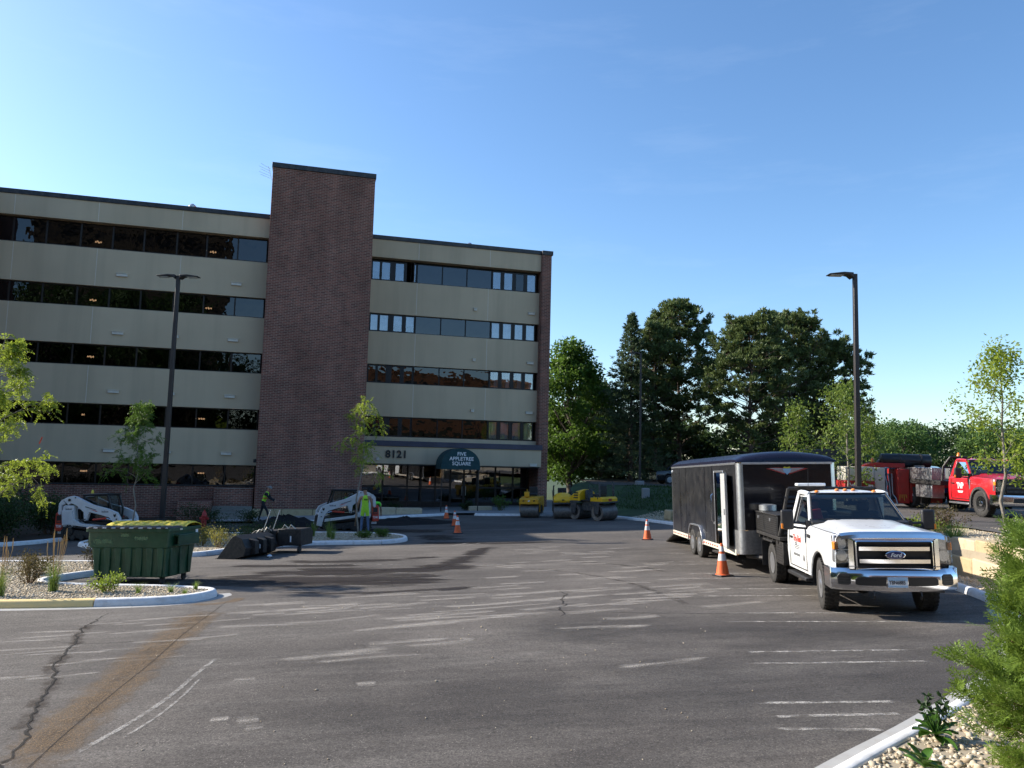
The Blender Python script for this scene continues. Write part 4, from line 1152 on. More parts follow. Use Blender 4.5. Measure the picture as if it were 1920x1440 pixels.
def blades(n, h, r, w, rg, spread=.6, segs=3):
    V = []; F = []
    for i in range(n):
        a = rg.uniform(0, 2 * pi); b = np.array([cos(a), sin(a), 0]) * rg.uniform(0, r * .25); L = h * rg.uniform(.6, 1.1); k = rg.uniform(.1, 1) * spread
        a2 = a + rg.normal() * .5; s = np.array([-sin(a2), cos(a2), 0]) * w / 2
        base = len(V)
        for j in range(segs + 1):
            t = j / segs; c = b + np.array([cos(a2) * k * L * t * t, sin(a2) * k * L * t * t, L * t * (1 - .25 * k * t)])
            ww = (1 - t * .85); V += [c - s * ww, c + s * ww]
        for j in range(segs): F.append((base + 2 * j, base + 2 * j + 1, base + 2 * j + 3, base + 2 * j + 2))
    return np.array(V), np.array(F)
def grass_clump(name, label, loc, h, r, n, seed, group=None, plumes=0, mat='grass_blade', spread=.6, ph=1.6, w=.008):
    rg = np.random.default_rng(seed); rt = root(name, label, 'grass', loc, 0, group)
    V, F = blades(n, h, r, w, rg, spread); np_mesh('blades', V, F, mat, rt)
    if plumes:
        m = MB()
        for i in range(plumes):
            a = rg.uniform(0, 2 * pi); q = rg.uniform(0, .5) * r; e = np.array([cos(a) * (q + .05), sin(a) * (q + .05), h * ph * rg.uniform(.8, 1.1)]); b = np.array([cos(a), sin(a), 0]) * q * .3
            m.tube([b, b * .5 + e * .5, e - np.array([0, 0, h * .33]), e - np.array([0, 0, h * .15]), e], [.003, .003, .006, .010, .003], 4, False)
        m.build('plumes', 'grass_straw', rt, 0, recalc=False)
    return rt

# --- trees of the photograph
locust('honey_locust', 'young yellow-green feathery tree on the near gravel island at the picture edge', (-12.25, 18.2, lot_z(-12.25, 18.2) + .1), 5.55, 1.55, 1.75, 3, 1050, lean=(.022, 0), tr=.045)
o = MB().box(-.012, -.004, -.09, .012, .004, .09).build('ribbon_tag', 'loader_red', None, 0); o.location = (-10.95, 18.0, 2.3); o.rotation_euler = (.3, .3, .5)
tag(o, 'small red ribbon tied to a branch of the feathery young tree', 'ribbon')
locust('honey_locust', 'thin young tree with lit top between the loader and the tall lamp post', (-13.3, 27.6, lot_z(-13.3, 27.6) + .1), 4.85, 2.0, 1.15, 5, 620, mat='leaf_maple', tr=.035)
locust('honey_locust', 'slender sparse young tree with lit top in front of the brick tower', (-5.75, 30.0, lot_z(-5.75, 30) + .1), 5.25, 2.2, 1.15, 8, 430, tr=.04)
leafy_tree('sapling', 'slim young tree with leafy tip rising on the bank before the red truck', 'tree', (13.9, 21.7, TERR), 5.15, 1.1, 1.25, 15, 3200, .105, 'leaf_locust', 'bark_pale', 21, trunk_r=.055, top_clump=26, spread=.8, crown_pow=1.6)
leafy_tree('sapling', 'small young tree behind the black trailer, nearer the pines', 'tree', (11.9, 32.0, TERR), 4.2, 1.0, .85, 14, 1500, .13, 'leaf_sapling', 'bark_pale', 22, trunk_r=.045, top_clump=16, spread=.7, crown_pow=1.4)
leafy_tree('sapling', 'broad young tree behind the trailer and the single lamp post', 'tree', (13.3, 30.5, TERR), 4.95, 1.0, 1.35, 17, 2600, .13, 'leaf_sapling', 'bark_pale', 23, trunk_r=.05, top_clump=16, spread=.6, crown_pow=1.3)
leafy_tree('sapling', 'low bushy young tree between the lamp post and the red machine', 'tree', (16.6, 36.5, TERR), 3.6, .8, 1.4, 13, 2200, .14, 'leaf_sapling', 'bark_pale', 24, trunk_r=.045, top_clump=8, spread=.6)
big_tree('maple_tree', 'tall leafy green tree against the brick corner of the building', (4.8, 60.8, -.4), 12.3, 3.0, .6, 31, 19000, .27, 'leaf_maple', trunk_h=1, clumps=80, cl=.33)
big_tree('maple_tree', 'dark leafy tree between the tall leafy tree and the spruce', (7.6, 66.0, .3), 9.0, 2.6, .8, 32, 11000, .3, 'leaf_far_dark', clumps=55, cl=.36)
spruce('spruce_tree', 'pointed spruce at the near end of the pine row', (9.2, 59.0, .4), 13.2, 3.5, 33)
pine('pine_tree', 'tallest bushy pine just right of the pointed spruce', (13.6, 62.5, .5), 14.6, 2.2, 4.1, 34, 96, 52, group='pines behind the trailer')
pine('pine_tree', 'dark pine squeezed between the spruce and the tallest pine', (11.2, 60.0, .5), 12.2, 1.6, 2.9, 38, 74, 44, group='pines behind the trailer')
pine('pine_tree', 'wide olive pine above the middle of the trailer roof', (17.4, 56.0, .5), 11.9, 2.2, 4.5, 35, 96, 54, group='pines behind the trailer')
pine('pine_tree', 'rounded pine left of the single lamp post, second from the end', (21.4, 59.0, .5), 12.9, 2.2, 4.4, 36, 92, 52, group='pines behind the trailer')
pine('pine_tree', 'last pine of the row, beside the single lamp post', (25.2, 60.0, .5), 11.0, 2.0, 3.6, 37, 80, 46, group='pines behind the trailer')
# tree line beyond the upper lot
FT = [(44, 106, 6.6, 4.2), (50, 118, 9.2, 4.8), (57, 112, 8.6, 4.6), (63, 120, 9.0, 4.6), (68, 110, 8.2, 4.6), (76, 116, 9.4, 5), (80, 104, 9.4, 5), (70, 92, 9.2, 4.6), (62, 84, 8.0, 4.2), (39, 98, 7.2, 3.6), (34, 90, 7.4, 3.8), (91, 112, 11, 5.2), (76, 92, 10.6, 4.8)]
LB = ['low dark tree beyond the red machine, at the near end of the far tree line', 'pale rounded tree of the far tree line above the black cylinder', 'second pale tree of the far tree line above the silver toolbox', 'dark tree of the far tree line over the blue cars', 'mid green tree of the far tree line left of the red cab', 'rounded tree of the far tree line above the red cab roof', 'tall tree of the far tree line above the red windscreen',
      'bright leafy tree rising behind the slim sapling', 'low tree in front of the far tree line behind the red cab', 'dark tree peeking between lamp post and red machine', 'dark tree just right of the last pine', 'outermost far tree at the picture edge', 'tall tree behind the slim sapling at the picture edge']
for i, (x, y, h, r) in enumerate(FT):
    big_tree('broadleaf_tree', LB[i], (x, y, .5), h * 1.0, r, .3, 60 + i, 5200, .42, 'leaf_far' if i % 3 else 'leaf_far_dark', 'trees beyond the upper lot', clumps=48, cl=.33)
UT = [(10.5, 68, 5.5, 3.6), (15.5, 69, 5.5, 3.8), (20, 67, 5.0, 3.6), (24.5, 68, 5.0, 3.6), (29, 72, 6.5, 3.8), (34, 80, 7.0, 4.2), (-1, 74, 7, 4)]
UL = ['dark undergrowth tree behind the spruce', 'dark undergrowth tree behind the tallest pine', 'dark undergrowth tree behind the wide olive pine', 'dark undergrowth tree behind the rounded pine', 'dark leafy tree behind the last pine', 'dark leafy tree beyond the lamp post', 'dark tree hidden behind the building corner']
UT[6] = (3.2, 65, 6.5, 3.0); UT.append((6.5, 70, 7, 3.4)); UL[6] = 'dark tree low behind the leafy tree at the building corner'; UL.append('dark tree behind the leafy tree and the spruce')
for i, (x, y, h, r) in enumerate(UT):
    big_tree('undergrowth_tree', UL[i], (x, y, .3), h, r, .0, 260 + i, 5200, .40, 'leaf_far_dark', 'dark trees behind the pines', clumps=46, cl=.36)
XT = [(47, 128, 7.5, 4.6), (54, 130, 8.4, 4.8), (60.5, 130, 8.6, 4.8), (66, 132, 9.0, 5), (72.5, 126, 9.2, 5), (79, 128, 9.6, 5), (85, 122, 9.8, 5), (42, 120, 6.8, 4.4), (37, 110, 6.4, 4.2), (96, 126, 11, 5.4)]
for i, (x, y, h, r) in enumerate(XT):
    big_tree('backdrop_tree', 'tree at the back of the far tree line, ' + ['over the silver toolbox', 'left of the red cab', 'over the red cab back', 'over the red cab roof', 'over the red windscreen', 'over the red hood', 'behind the slim sapling', 'over the red machine', 'beside the lamp post', 'at the picture edge'][i], (x, y, .3), h * 1.0, r * 1.1, .0, 280 + i, 3000, .58, 'leaf_far' if i % 2 else 'leaf_far_dark', 'trees beyond the upper lot', clumps=42, cl=.36)
# evergreen hedge shrubs along the left wing
for i, (x, y, h, r) in enumerate([(-18.6, 28.4, 1.7, 1.5), (-20.6, 29.6, 1.9, 1.6), (-22.2, 28.2, 1.8, 1.6), (-18.2, 31.0, 1.6, 1.3), (-21.5, 32.5, 1.9, 1.7), (-24.2, 30.5, 2.0, 1.7)]):
    shrub('yew_shrub', ['dark rounded yew beside the rear of the loader', 'dark yew second from the loader', 'dark yew under the feathery tree', 'small dark yew behind the loader', 'dark yew against the brick wall', 'dark yew at the picture edge'][i],
          (x, y, lot_z(x, y) + .1), h, r, 5200, .09, 'leaf_shrub', 80 + i, 'dark yews along the wing', upright=.3, stems=26)
SP = [(-14.6, 38.4, .7, .9), (-13.0, 38.9, .6, .8), (-16.0, 39.3, .9, .9), (-2.6, 47.0, .6, .5), (-8.3, 46.4, .6, .7), (-6.9, 46.8, .5, .6), (-.5, 46.6, .9, .6), (1.2, 46.2, 1.1, .8)]
SL = ['low dark shrub beside the hydrant', 'low dark shrub before the stone steps', 'dark bush between the lamp post and the steps', 'small shrub by the stone seat', 'low dark shrub left of the entrance seats', 'low dark shrub under the shop window', 'small green bush beside the orange roller', 'rounded green bush behind the orange roller']
for i, (x, y, h, r) in enumerate(SP):
    shrub('low_shrub', SL[i], (x, y, lot_z(x, y) + .1), h, r, 900, .08, 'leaf_shrub' if i < 6 else 'leaf_maple', 90 + i, upright=.2)
# far island: spirea, low green rows, grass tufts
for i, (x, y, h, r, mt) in enumerate([(-9.0, 24.4, .62, .62, 'leaf_spirea'), (-9.9, 25.2, .6, .6, 'leaf_spirea'), (-8.5, 25.6, .55, .6, 'leaf_shrub'), (-10.5, 26.5, .6, .7, 'leaf_shrub'), (-9.3, 28.2, .5, .8, 'leaf_shrub'), (-7.9, 28.0, .45, .7, 'leaf_shrub'), (-8.8, 29.8, .5, .8, 'leaf_shrub'), (-10.6, 29.2, .55, .9, 'leaf_shrub'), (-4.6, 28.5, .28, .4, 'leaf_maple'), (-5.2, 28.0, .22, .35, 'leaf_maple'), (-12, 27.2, .6, .8, 'leaf_shrub')]):
    shrub('island_shrub', ['golden spirea next to the green dumpster', 'golden spirea behind the dumpster lid', 'low dark shrub behind the black bucket', 'shaded low shrub left of the walking worker', 'shaded groundcover shrub below the walking worker', 'shaded groundcover shrub behind the wire frame', 'low shrub at the back of the far island', 'low shrub near the hydrant side of the island', 'small green plant near the island tip', 'tiny green plant before the standing worker', 'low shrub under the thin young tree'][i],
          (x, y, lot_z(x, y) + .1), h, r, 950, .05, mt, 110 + i, upright=.3)
for i, (x, y) in enumerate([(-6.5, 28.3), (-7.2, 28.8), (-6.2, 27.6)]):
    grass_clump('grass_tuft', ['tall shaded grass tuft before the working loader', 'shaded grass tuft by the loader tracks', 'small grass tuft on the shaded gravel'][i], (x, y, lot_z(x, y) + .1), .75 - .15 * i, .3, 90, 130 + i, w=.012)
# near island planting
for i, (x, y, h, s) in enumerate([(-10.35, 15.15, .62, 0), (-8.62, 14.95, .62, 1), (-11.6, 14.6, .6, 2)]):
    grass_clump('feather_grass', ['feather grass with straw plumes at the picture edge of the near island', 'feather grass with straw plumes between two russet shrubs', 'feather grass beyond the picture edge of the near island'][i], (x if i else -9.25, y if i else 14.35, lot_z(x, y) + .1), h, .35, 170, 140 + i, plumes=[11, 12, 9][i], ph=1.75, spread=.45)
NI = [(-9.85, 16.2, .62, .48, 'leaf_bronze', 'russet-green shrub beside the plumed grass on the near island'), (-9.6, 18.35, .62, .5, 'leaf_bronze', 'russet-green shrub left of the dumpster corner'), (-7.55, 14.85, .36, .34, 'leaf_lime', 'lime green mounded spirea in front of the dumpster'), (-10.9, 17.8, .55, .5, 'leaf_bronze', 'russet shrub farther along the near island')]
for i, (x, y, h, r, mt, lb) in enumerate(NI):
    shrub('small_shrub', lb, (x, y, lot_z(x, y) + .1), h, r, 900 if i != 2 else 700, .048, mt, 150 + i, upright=.35)
for i, (x, y, h) in enumerate([(-6.85, 14.65, .24), (-6.3, 14.75, .2), (-5.95, 14.55, .12), (-5.98, 15.1, .2)]):
    grass_clump('small_plant', ['small grassy sprout in front of the dumpster, leftmost of four', 'small grassy sprout below the dumpster corner', 'tiny pale sprout near the white kerb tip', 'small daylily sprout by the dumpster wheel'][i], (x, y, lot_z(x, y) + .1), h, .18, 36, 160 + i, w=.014, spread=.9)
# bank by the red truck
BK = [(9.9, 17.3, 'grass_clump', .55, 'bright green daylily clump behind the white truck mirror'), (11.2, 16.8, 'grass_clump', .62, 'large arching green grass clump on the gravel bank'), (12.6, 17.9, 'shrub', .8, 'wide bronze-leaved shrub at the foot of the slim sapling'), (10.9, 19.6, 'shrub2', .75, 'dark bronze shrub in front of the silver toolbox'), (10.1, 19.0, 'lime', .55, 'yellow-green shrub below the red truck wheel'), (10.7, 14.2, 'shrub', .6, 'bronze-leaved shrub at the gravel edge above the stone wall'), (10.8, 12.6, 'cedar2', .9, 'green juniper beside the low stone wall'), (11.9, 15.9, 'grass_clump', .4, 'thin grass tuft near the picture edge on the bank')]
for i, (x, y, k, h, lb) in enumerate(BK):
    z = bank_z(x, y)
    if k == 'grass_clump': grass_clump('daylily', lb, (x, y, z), h, .5, 240, 170 + i, w=.018, spread=1.1)
    elif k == 'cedar2': shrub('juniper', lb, (x, y, z), h, .8, 5000, .06, 'leaf_cedar', 170 + i, upright=.6, stems=30)
    else: shrub('barberry_shrub', lb, (x, y, z), h, h * .95, 1500, .05, {'shrub': 'leaf_bronze', 'shrub2': 'leaf_bronze', 'lime': 'leaf_lime'}[k], 170 + i, upright=.5, stems=26)
# lawn on the far bank
rg = np.random.default_rng(5); pts = strip_pts(36, 43, 2.0, 9, 9000); V, F = blades(1, .1, .01, .012, rg)
Vs = []; Fs = []
for i, p in enumerate(pts):
    a = rg.uniform(0, 6.28); L = rg.uniform(.06, .16); d = np.array([cos(a), sin(a), 0]); s = np.array([-sin(a), cos(a), 0]) * .02
    Vs += [p - s, p + s, p + d * L * .5 + np.array([0, 0, L])]; Fs.append((3 * i, 3 * i + 1, 3 * i + 2))
tag(np_mesh('grass', np.array(Vs), np.array(Fs), 'grass_lawn'), 'dark mown grass on the shaded far bank', 'grass', kind='stuff')

# --- foreground cedar: flat feathery sprays
def cedar_frond():
    """one flat spray about 1 unit long: thin scaly threads, openly branched"""
    V = []; F = []; rg = np.random.default_rng(3)
    def sliver(a, b, w):
        a = np.array(a); b = np.array(b); d = b - a; s = np.array([-d[1], d[0], 0]); s = s / (np.linalg.norm(s) + 1e-9) * w
        k = len(V); V.extend([a, a + d * .6 + s, b, a + d * .6 - s]); F.append((k, k + 1, k + 2, k + 3))
    sliver((0, 0, 0), (0, 1, 0), .016)
    for i in range(6):
        y = .12 + i * .14 + rg.uniform(-.02, .02)
        for s in (1, -1):
            L = .46 * (1 - .68 * (i / 7)) * rg.uniform(.75, 1.15); z = rg.normal() * .05
            e = np.array([s * L * .62, y + L * .85, z]); b = np.array([0, y + (.05 if s > 0 else 0), 0]); sliver(b, e, .024)
            for k in range(3):
                t = .3 + k * .26; c = b + (e - b) * t; l2 = .17 * (1 - t * .45)
                sliver(c, c + (np.array([s * l2 * .05, l2, rg.normal() * .02]) if k % 2 == (s > 0) else np.array([s * l2 * .9, l2 * .35, rg.normal() * .02])), .020)
    return np.array(V), np.array(F)
def cedar(name, label, loc, H, rad, seed, n=2600, cone=.6):
    rg = np.random.default_rng(seed); rt = root(name, label, 'shrub', loc)
    FV, FF = cedar_frond(); k = len(FV)
    limbs = [([np.array([0, 0, 0]), np.array([.02, 0, H * .5]), np.array([0, .02, H * .95])], [.04, .025, .006])]
    Ms = np.zeros((n, 3, 3)); Ts = np.zeros((n, 3)); i = 0
    nb = 150
    per = n // nb
    for b in range(nb):
        f = (b + rg.uniform(0, 1)) / nb; z = .04 * H + .94 * H * f
        R_ = rad * ((1 - f) ** cone) * rg.uniform(.72, 1.18) * (.72 + .28 * min(1, f * 5)); a = b * 2.399
        p = bent((0, 0, z * .97), (cos(a), sin(a), -.15 + 1.0 * f), max(R_, .1), rg, 4, .3, .22)
        limbs.append((p, [.010, .008, .006, .004, .003]))
        for j in range(per):
            s = rg.uniform(.10, 1.0) ** .5; c = lerp_path(p, min(s, 1)); out = np.array([cos(a), sin(a), 0])
            d = out * rg.uniform(.35, 1.0) + np.array([0, 0, rg.uniform(.0, .7)]) + rg.normal(size=3) * .42; d /= np.linalg.norm(d)
            L = rg.uniform(.07, .17) * (.8 + .4 * s)
            nr = np.cross(d, rg.normal(size=3)); nr /= np.linalg.norm(nr); sd = np.cross(d, nr)
            Ms[i] = np.stack([sd, d, nr], 1) * L; Ts[i] = c + rg.normal(size=3) * .035; i += 1
    Ms, Ts = Ms[:i], Ts[:i]
    V = np.einsum('nij,kj->nki', Ms, FV) + Ts[:, None, :]
    F = (FF[None] + (np.arange(i) * k)[:, None, None]).reshape(-1, 4)
    limb_mesh('stems', limbs, 'twig_brown', rt, 6)
    np_mesh('sprays', V.reshape(-1, 3), F, 'leaf_cedar', rt)
    return rt
cx, cy = 4.02, 5.0
cedar('cedar_bush', 'bright green feathery cedar filling the near corner by the kerb', (cx, cy, lot_z(cx, cy) + .1), 1.80, 1.03, 200, 12500, .32)
# leafy plants on the gravel
def broadleaf(name, label, loc, n, L, seed, stems=0, mat='leaf_plant'):
    rg = np.random.default_rng(seed); rt = root(name, label, 'plant', loc)
    for i in range(n):
        a = i * 2.4 + rg.uniform(-.3, .3); el = rg.uniform(.15, 1.0); l = L * rg.uniform(.7, 1.15); w = l * .36; cur = rg.uniform(.3, .7)
        st = np.array([0, 0, .02 + .03 * el]); rows_ = []
        for j in range(7):
            t = j / 6; c = st + np.array([cos(a) * cos(el) * l * t, sin(a) * cos(el) * l * t, sin(el) * l * t - cur * l * t * t * .6])
            ww = w * sin(pi * min(1, t * .93 + .07)) ** .8 * (1 if t < 1 else 0.0) * .5
            s = np.array([-sin(a), cos(a), 0]); rows_.append([c - s * ww + np.array([0, 0, .012]), c - np.array([0, 0, .004]), c + s * ww + np.array([0, 0, .012])])
        V = np.array([q for r_ in rows_ for q in r_]); F = []
        for j in range(6):
            for k in range(2): F.append((j * 3 + k, j * 3 + k + 1, j * 3 + k + 4, j * 3 + k + 3))
        np_mesh('leaf', V, np.array(F), mat, rt, 60)
    if stems:
        limbs = []; P = []
        for i in range(stems):
            a = i * 1.3 + .4; e = np.array([cos(a) * .10, sin(a) * .10, .26 + .05 * (i % 2)])
            limbs.append(([np.array([0, 0, .02]), e * .55, e], [.005, .004, .002])); P += [e * t for t in (.6, .75, .88, 1, 1)]
        limb_mesh('stem', limbs, 'leaf_plant', rt, 5)
        P = np.repeat(np.array(P), 3, 0); V, F = leaf_quads(P, rg.normal(size=P.shape), .06, .028, rg, .15); np_mesh('buds', V, F, 'leaf_shrub', rt)
    return rt
broadleaf('leafy_plant', 'broad-leaved green plant growing through the gravel by the white kerb', (3.42, 6.30, lot_z(3.42, 6.3) + .11), 15, .24, 210, 7)
broadleaf('leafy_plant', 'small broad-leaved plant cut off by the bottom edge near the kerb', (2.98, 5.66, lot_z(2.98, 5.66) + .11), 11, .18, 211, 0)
# ------------------------------------------------------------------ road vehicles (local +Y forward, +X right, z up, origin on the ground)
def tyre_mb(r, w, rim_r, lugs=0, sgn=1):
    m = MB()
    h = w / 2
    prof = [(rim_r, -h * .82), (rim_r + (r - rim_r) * .35, -h * .98), (r * .93, -h), (r * .985, -h * .86), (r, -h * .55), (r, -h * .28), (r * .975, -h * .25), (r * .975, -h * .17), (r, -h * .14),
            (r, h * .14), (r * .975, h * .17), (r * .975, h * .25), (r, h * .28), (r, h * .55), (r * .985, h * .86), (r * .93, h), (rim_r + (r - rim_r) * .35, h * .98), (rim_r, h * .82)]
    m.lathe(prof, (0, 0, 0), 'x', 36)
    for k in range(lugs):
        a = 2 * pi * k / lugs
        for s, off in ((-1, 0), (1, .5)):
            b = a + off * 2 * pi / lugs
            c = Vector((s * h * .70, cos(b) * r * 1.004, sin(b) * r * 1.004))
            m.cbox(c, (h * .24, r * pi / lugs * .55, r * .018), (b + pi / 2 - pi, 0, 0) if False else (b - pi / 2, 0, 0))
        for s in (-.06, .06):
            b = a + (s + .2) * 2 * pi / lugs * 3
            m.cbox((s * 3.4 * h * .6, cos(b) * r * 1.002, sin(b) * r * 1.002), (h * .16, r * pi / lugs * .45, r * .015), (b - pi / 2, 0, 0))
    return m
def rim_mb(rim_r, w, side, style='steel', n=28):
    """side +1: outer face towards +x"""
    m = MB(); h = w / 2 * side
    if style == 'dual':     # deep-dish outer wheel
        prof = [(rim_r * 1.0, h * .95), (rim_r * .93, h * .9), (rim_r * .86, h * .2), (rim_r * .78, h * .02), (rim_r * .42, -h * .02), (rim_r * .36, h * .55), (rim_r * .22, h * .62), (.01, h * .62)]
    else:
        prof = [(rim_r * 1.0, h * .95), (rim_r * .94, h * .93), (rim_r * .88, h * .62), (rim_r * .72, h * .55), (rim_r * .55, h * .75), (rim_r * .36, h * .8), (rim_r * .34, h * 1.02), (rim_r * .2, h * 1.06), (.01, h * 1.06)]
    m.lathe(prof, (0, 0, 0), 'x', n)
    for k in range(8):
        a = 2 * pi * k / 8; rr = rim_r * .46
        m.cyl((h * .5, rr * cos(a), rr * sin(a)), (h * .9, rr * cos(a), rr * sin(a)), rim_r * .045, n=6)
    return m
def rim_holes(rim_r, w, side, style):
    m = MB(); h = w / 2 * side
    for k in range(8):
        a = 2 * pi * (k + .5) / 8; rr = rim_r * (.70 if style != 'dual' else .62); d = h * (.60 if style != 'dual' else .04)
        m.cyl((d, rr * cos(a), rr * sin(a)), (d + .006 * side, rr * cos(a), rr * sin(a)), rim_r * .085, n=8)
    return m
def wheel(parent, x, y, z, r, w, rim_r, side, rim='alu', style='steel', lugs=0, steer=0.0):
    t = tyre_mb(r, w, rim_r, lugs).build('wheel', 'rubber', parent, 0, smooth=40)
    t.location = (x, y, z); t.rotation_euler = (0, 0, steer)
    rim_mb(rim_r, w, side, style).build('rim', rim, t, 0)
    rim_holes(rim_r, w, side, style).build('rim_holes', 'black_plastic', t, 0)['kind'] = 'stuff'
    MB().lathe([(rim_r * .9, -w * .3), (rim_r * .9, w * .3)], (0, 0, 0), 'x', 20).build('brake_drum', 'black_steel', t, 0)
    return t

def pickup_cab(rt, paint, W=.96, arch=None, style='chrome'):
    """cab and nose of a full-size work truck"""
    zarch = .42; RA = .50
    def zb(y):
        if abs(y) < RA: return zarch + sqrt(RA * RA - y * y)
        return .50 if y > 0 else .46
    ys = sorted(set([.80, .72, .62, .5] + [RA * cos(a) for a in np.linspace(0, pi, 19)] + [-.62, -.75, -1.0, -1.3, -1.6, -1.75, -1.9, -2.0, -2.05]))
    ys = [-2.05] + [y for y in ys if y > -2.04]
    def bl(y): return 1.265 + .045 * min(1, max(0, (.8 - y) / 1.5))           # shoulder height
    for s in (1, -1):
        rows_ = []
        for y in ys:
            b = zb(y); tu = 1.0 if y < .55 else 1 - (y - .55) * .35        # nose narrows
            w = W * tu; sh = bl(y)
            zs = [b, b + .02, max(b + .05, .62), max(b + .08, .80), max(b + .11, 1.0), sh - .06, sh]
            xs_ = [w - .05, w - .012, w + .0, w + .012, w + .008, w - .012, w - .055]
            rows_.append([(s * x, y, z) for x, z in zip(xs_, zs)])
        MB().loft(rows_, False, False).build('body_side', paint, rt, 0, smooth=40)
        # wheel arch liner
        li = MB(); ring = []
        for a in np.linspace(-.15, pi + .15, 20): ring.append((RA * .985 * cos(a), zarch + RA * .985 * sin(a)))
        li.loft([[(s * (W - .03), y, z) for y, z in ring], [(s * (W - .45), y, z) for y, z in ring]], False, False)
        li.build('arch_liner', 'black_plastic', rt, 0)
        if arch:
            ar = MB(); r2 = RA + .075
            rings = []
            for a in np.linspace(-.28, pi + .28, 26):
                c = (cos(a), sin(a))
                rings.append([(s * (W - .02), RA * .96 * c[0], zarch + RA * .96 * c[1]), (s * (W + .055), RA * .97 * c[0], zarch + RA * .97 * c[1]), (s * (W + .06), r2 * .97 * c[0], zarch + r2 * .97 * c[1]), (s * (W - .02), r2 * c[0], zarch + r2 * c[1])])
            ar.loft(rings).build('fender_flare', arch, rt, 0)
    # hood: raised centre with two creases
    hs = []
    for y in (.80, .77, .68, .5, .2, -.2, -.5, -.64):
        sh = bl(y); rise = .05 + .07 * min(1, max(0, (.8 - y) / 1.3)); tu = 1.0 if y < .55 else 1 - (y - .55) * .35
        if y > .7: rise *= .7; sh -= (.0 if y < .75 else .02)
        w = W * tu; row = []
        for q, f in ((-1, 0), (-.9, .30), (-.72, .55), (-.62, .92), (-.4, 1.02), (0, 1.05), (.4, 1.02), (.62, .92), (.72, .55), (.9, .30), (1, 0)):
            row.append((q * (w - .052), y, sh + rise * f))
        hs.append(row)
    MB().loft(hs, False, False).build('hood', paint, rt, 0, smooth=28)
    MB().tube([(-W + .10, .80, bl(.8) + .016), (-W + .085, .2, bl(.2) + .012), (-W + .085, -.6, bl(-.6) + .012)], .006, 4).build('hood_gap', 'black_plastic', rt, 0); MB().tube([(W - .10, .80, bl(.8) + .016), (W - .085, .2, bl(.2) + .012), (W - .085, -.6, bl(-.6) + .012)], .006, 4).build('hood_gap', 'black_plastic', rt, 0)
    # cowl
    MB().prism([(-.60, 1.30), (-.60, 1.385), (-.78, 1.44), (-.78, 1.30)], -W + .1, W - .1, 'x').build('cowl', 'black_plastic', rt, .01)
    # greenhouse
    Wt = W - .235
    A0 = lambda s: Vector((s * (W - .075), -.62, 1.27)); A1 = lambda s: Vector((s * Wt, -1.25, 1.86))
    B0 = lambda s: Vector((s * (W - .065), -1.93, 1.27)); B1 = lambda s: Vector((s * (Wt + .01), -1.86, 1.88))
    for s in (1, -1):
        def post(p, q, wx, wy):
            m = MB()
            r0 = [p + Vector((a * wx, b * wy, 0)) for a, b in ((-1, -1), (1, -1), (1, 1), (-1, 1))]
            r1 = [q + Vector((a * wx * .8, b * wy * .8, 0)) for a, b in ((-1, -1), (1, -1), (1, 1), (-1, 1))]
            m.loft([r0, r1]).build('pillar', paint, rt, .012)
        post(A0(s) + Vector((-.02 * s, -.03, 0)), A1(s) + Vector((-.01 * s, -.02, 0)), .035, .055)
        post(B0(s) + Vector((-.015 * s, -.03, 0)), B1(s) + Vector((-.01 * s, -.03, 0)), .035, .095)
        # side rail over the door
        MB().tube([A1(s) + Vector((-.01 * s, .02, .0)), A1(s) + Vector((0, -.2, .02)), B1(s) + Vector((0, .1, .01)), B1(s)], .045, 8).build('roof_rail', paint, rt, 0)
        # side window and its black surround
        a0, a1, b0, b1 = A0(s), A1(s), B0(s), B1(s)
        g = [a0 + Vector((-.02 * s, -.07, .02)), a1 + Vector((-.005 * s, -.05, -.03)), b1 + Vector((-.005 * s, .06, -.04)), b0 + Vector((-.02 * s, .06, .02))]
        MB().add(g, [(0, 1, 2, 3)]).build('side_glass', 'glass_car', rt, 0, smooth=0)
        fr = MB()
        for p, q in ((g[0], g[1]), (g[1], g[2]), (g[2], g[3]), (g[3], g[0])): fr.tube([p + Vector((.008 * s, 0, 0)), q + Vector((.008 * s, 0, 0))], .016, 6)
        fr.build('window_seal', 'black_plastic', rt, 0)
        # door cut lines and handle
        dl = MB(); xx = s * (W + .0115)
        dl.box(xx - .004, -.665, .55, xx + .004, -.650, 1.24); dl.box(xx - .004, -1.87, .55, xx + .004, -1.855, 1.24); dl.box(xx - .004, -1.857, .535, xx + .004, -.652, .55)
        dl.build('door_gap', 'black_plastic', rt, 0, smooth=0)
        MB().cbox((s * (W + .02), -1.72, 1.06), (.018, .085, .018)).build('door_handle', 'black_plastic', rt, .008)
        # running board
        MB().prism([(-.62, .36), (-.62, .42), (-1.95, .42), (-1.95, .36)], s * (W - .10), s * (W + .06), 'x').build('running_board', 'black_plastic' if style == 'chrome' else 'alu', rt, .012)
        # tow mirror
        mi = MB(); mi.cbox((s * (W + .30), -.78, 1.42), (.115, .05, .175)); mr = mi.build('mirror', 'black_plastic', rt, .035, 3)
        MB().cbox((s * (W + .30), -.832, 1.46), (.09, .003, .11)).build('mirror_glass', 'chrome', mr, 0)
        MB().cbox((s * (W + .40), -.745, 1.31), (.018, .02, .045)).build('marker_light', 'orange_glass', mr, .006)
        arm = MB(); arm.tube([(s * (W - .04), -.72, 1.36), (s * (W + .2), -.77, 1.37)], .022, 8); arm.tube([(s * (W - .04), -.70, 1.27), (s * (W + .12), -.75, 1.28), (s * (W + .22), -.78, 1.30)], .020, 8)
        arm.cbox((s * (W - .05), -.70, 1.32), (.03, .05, .09)); arm.build('mirror_arm', 'black_plastic', rt, 0)
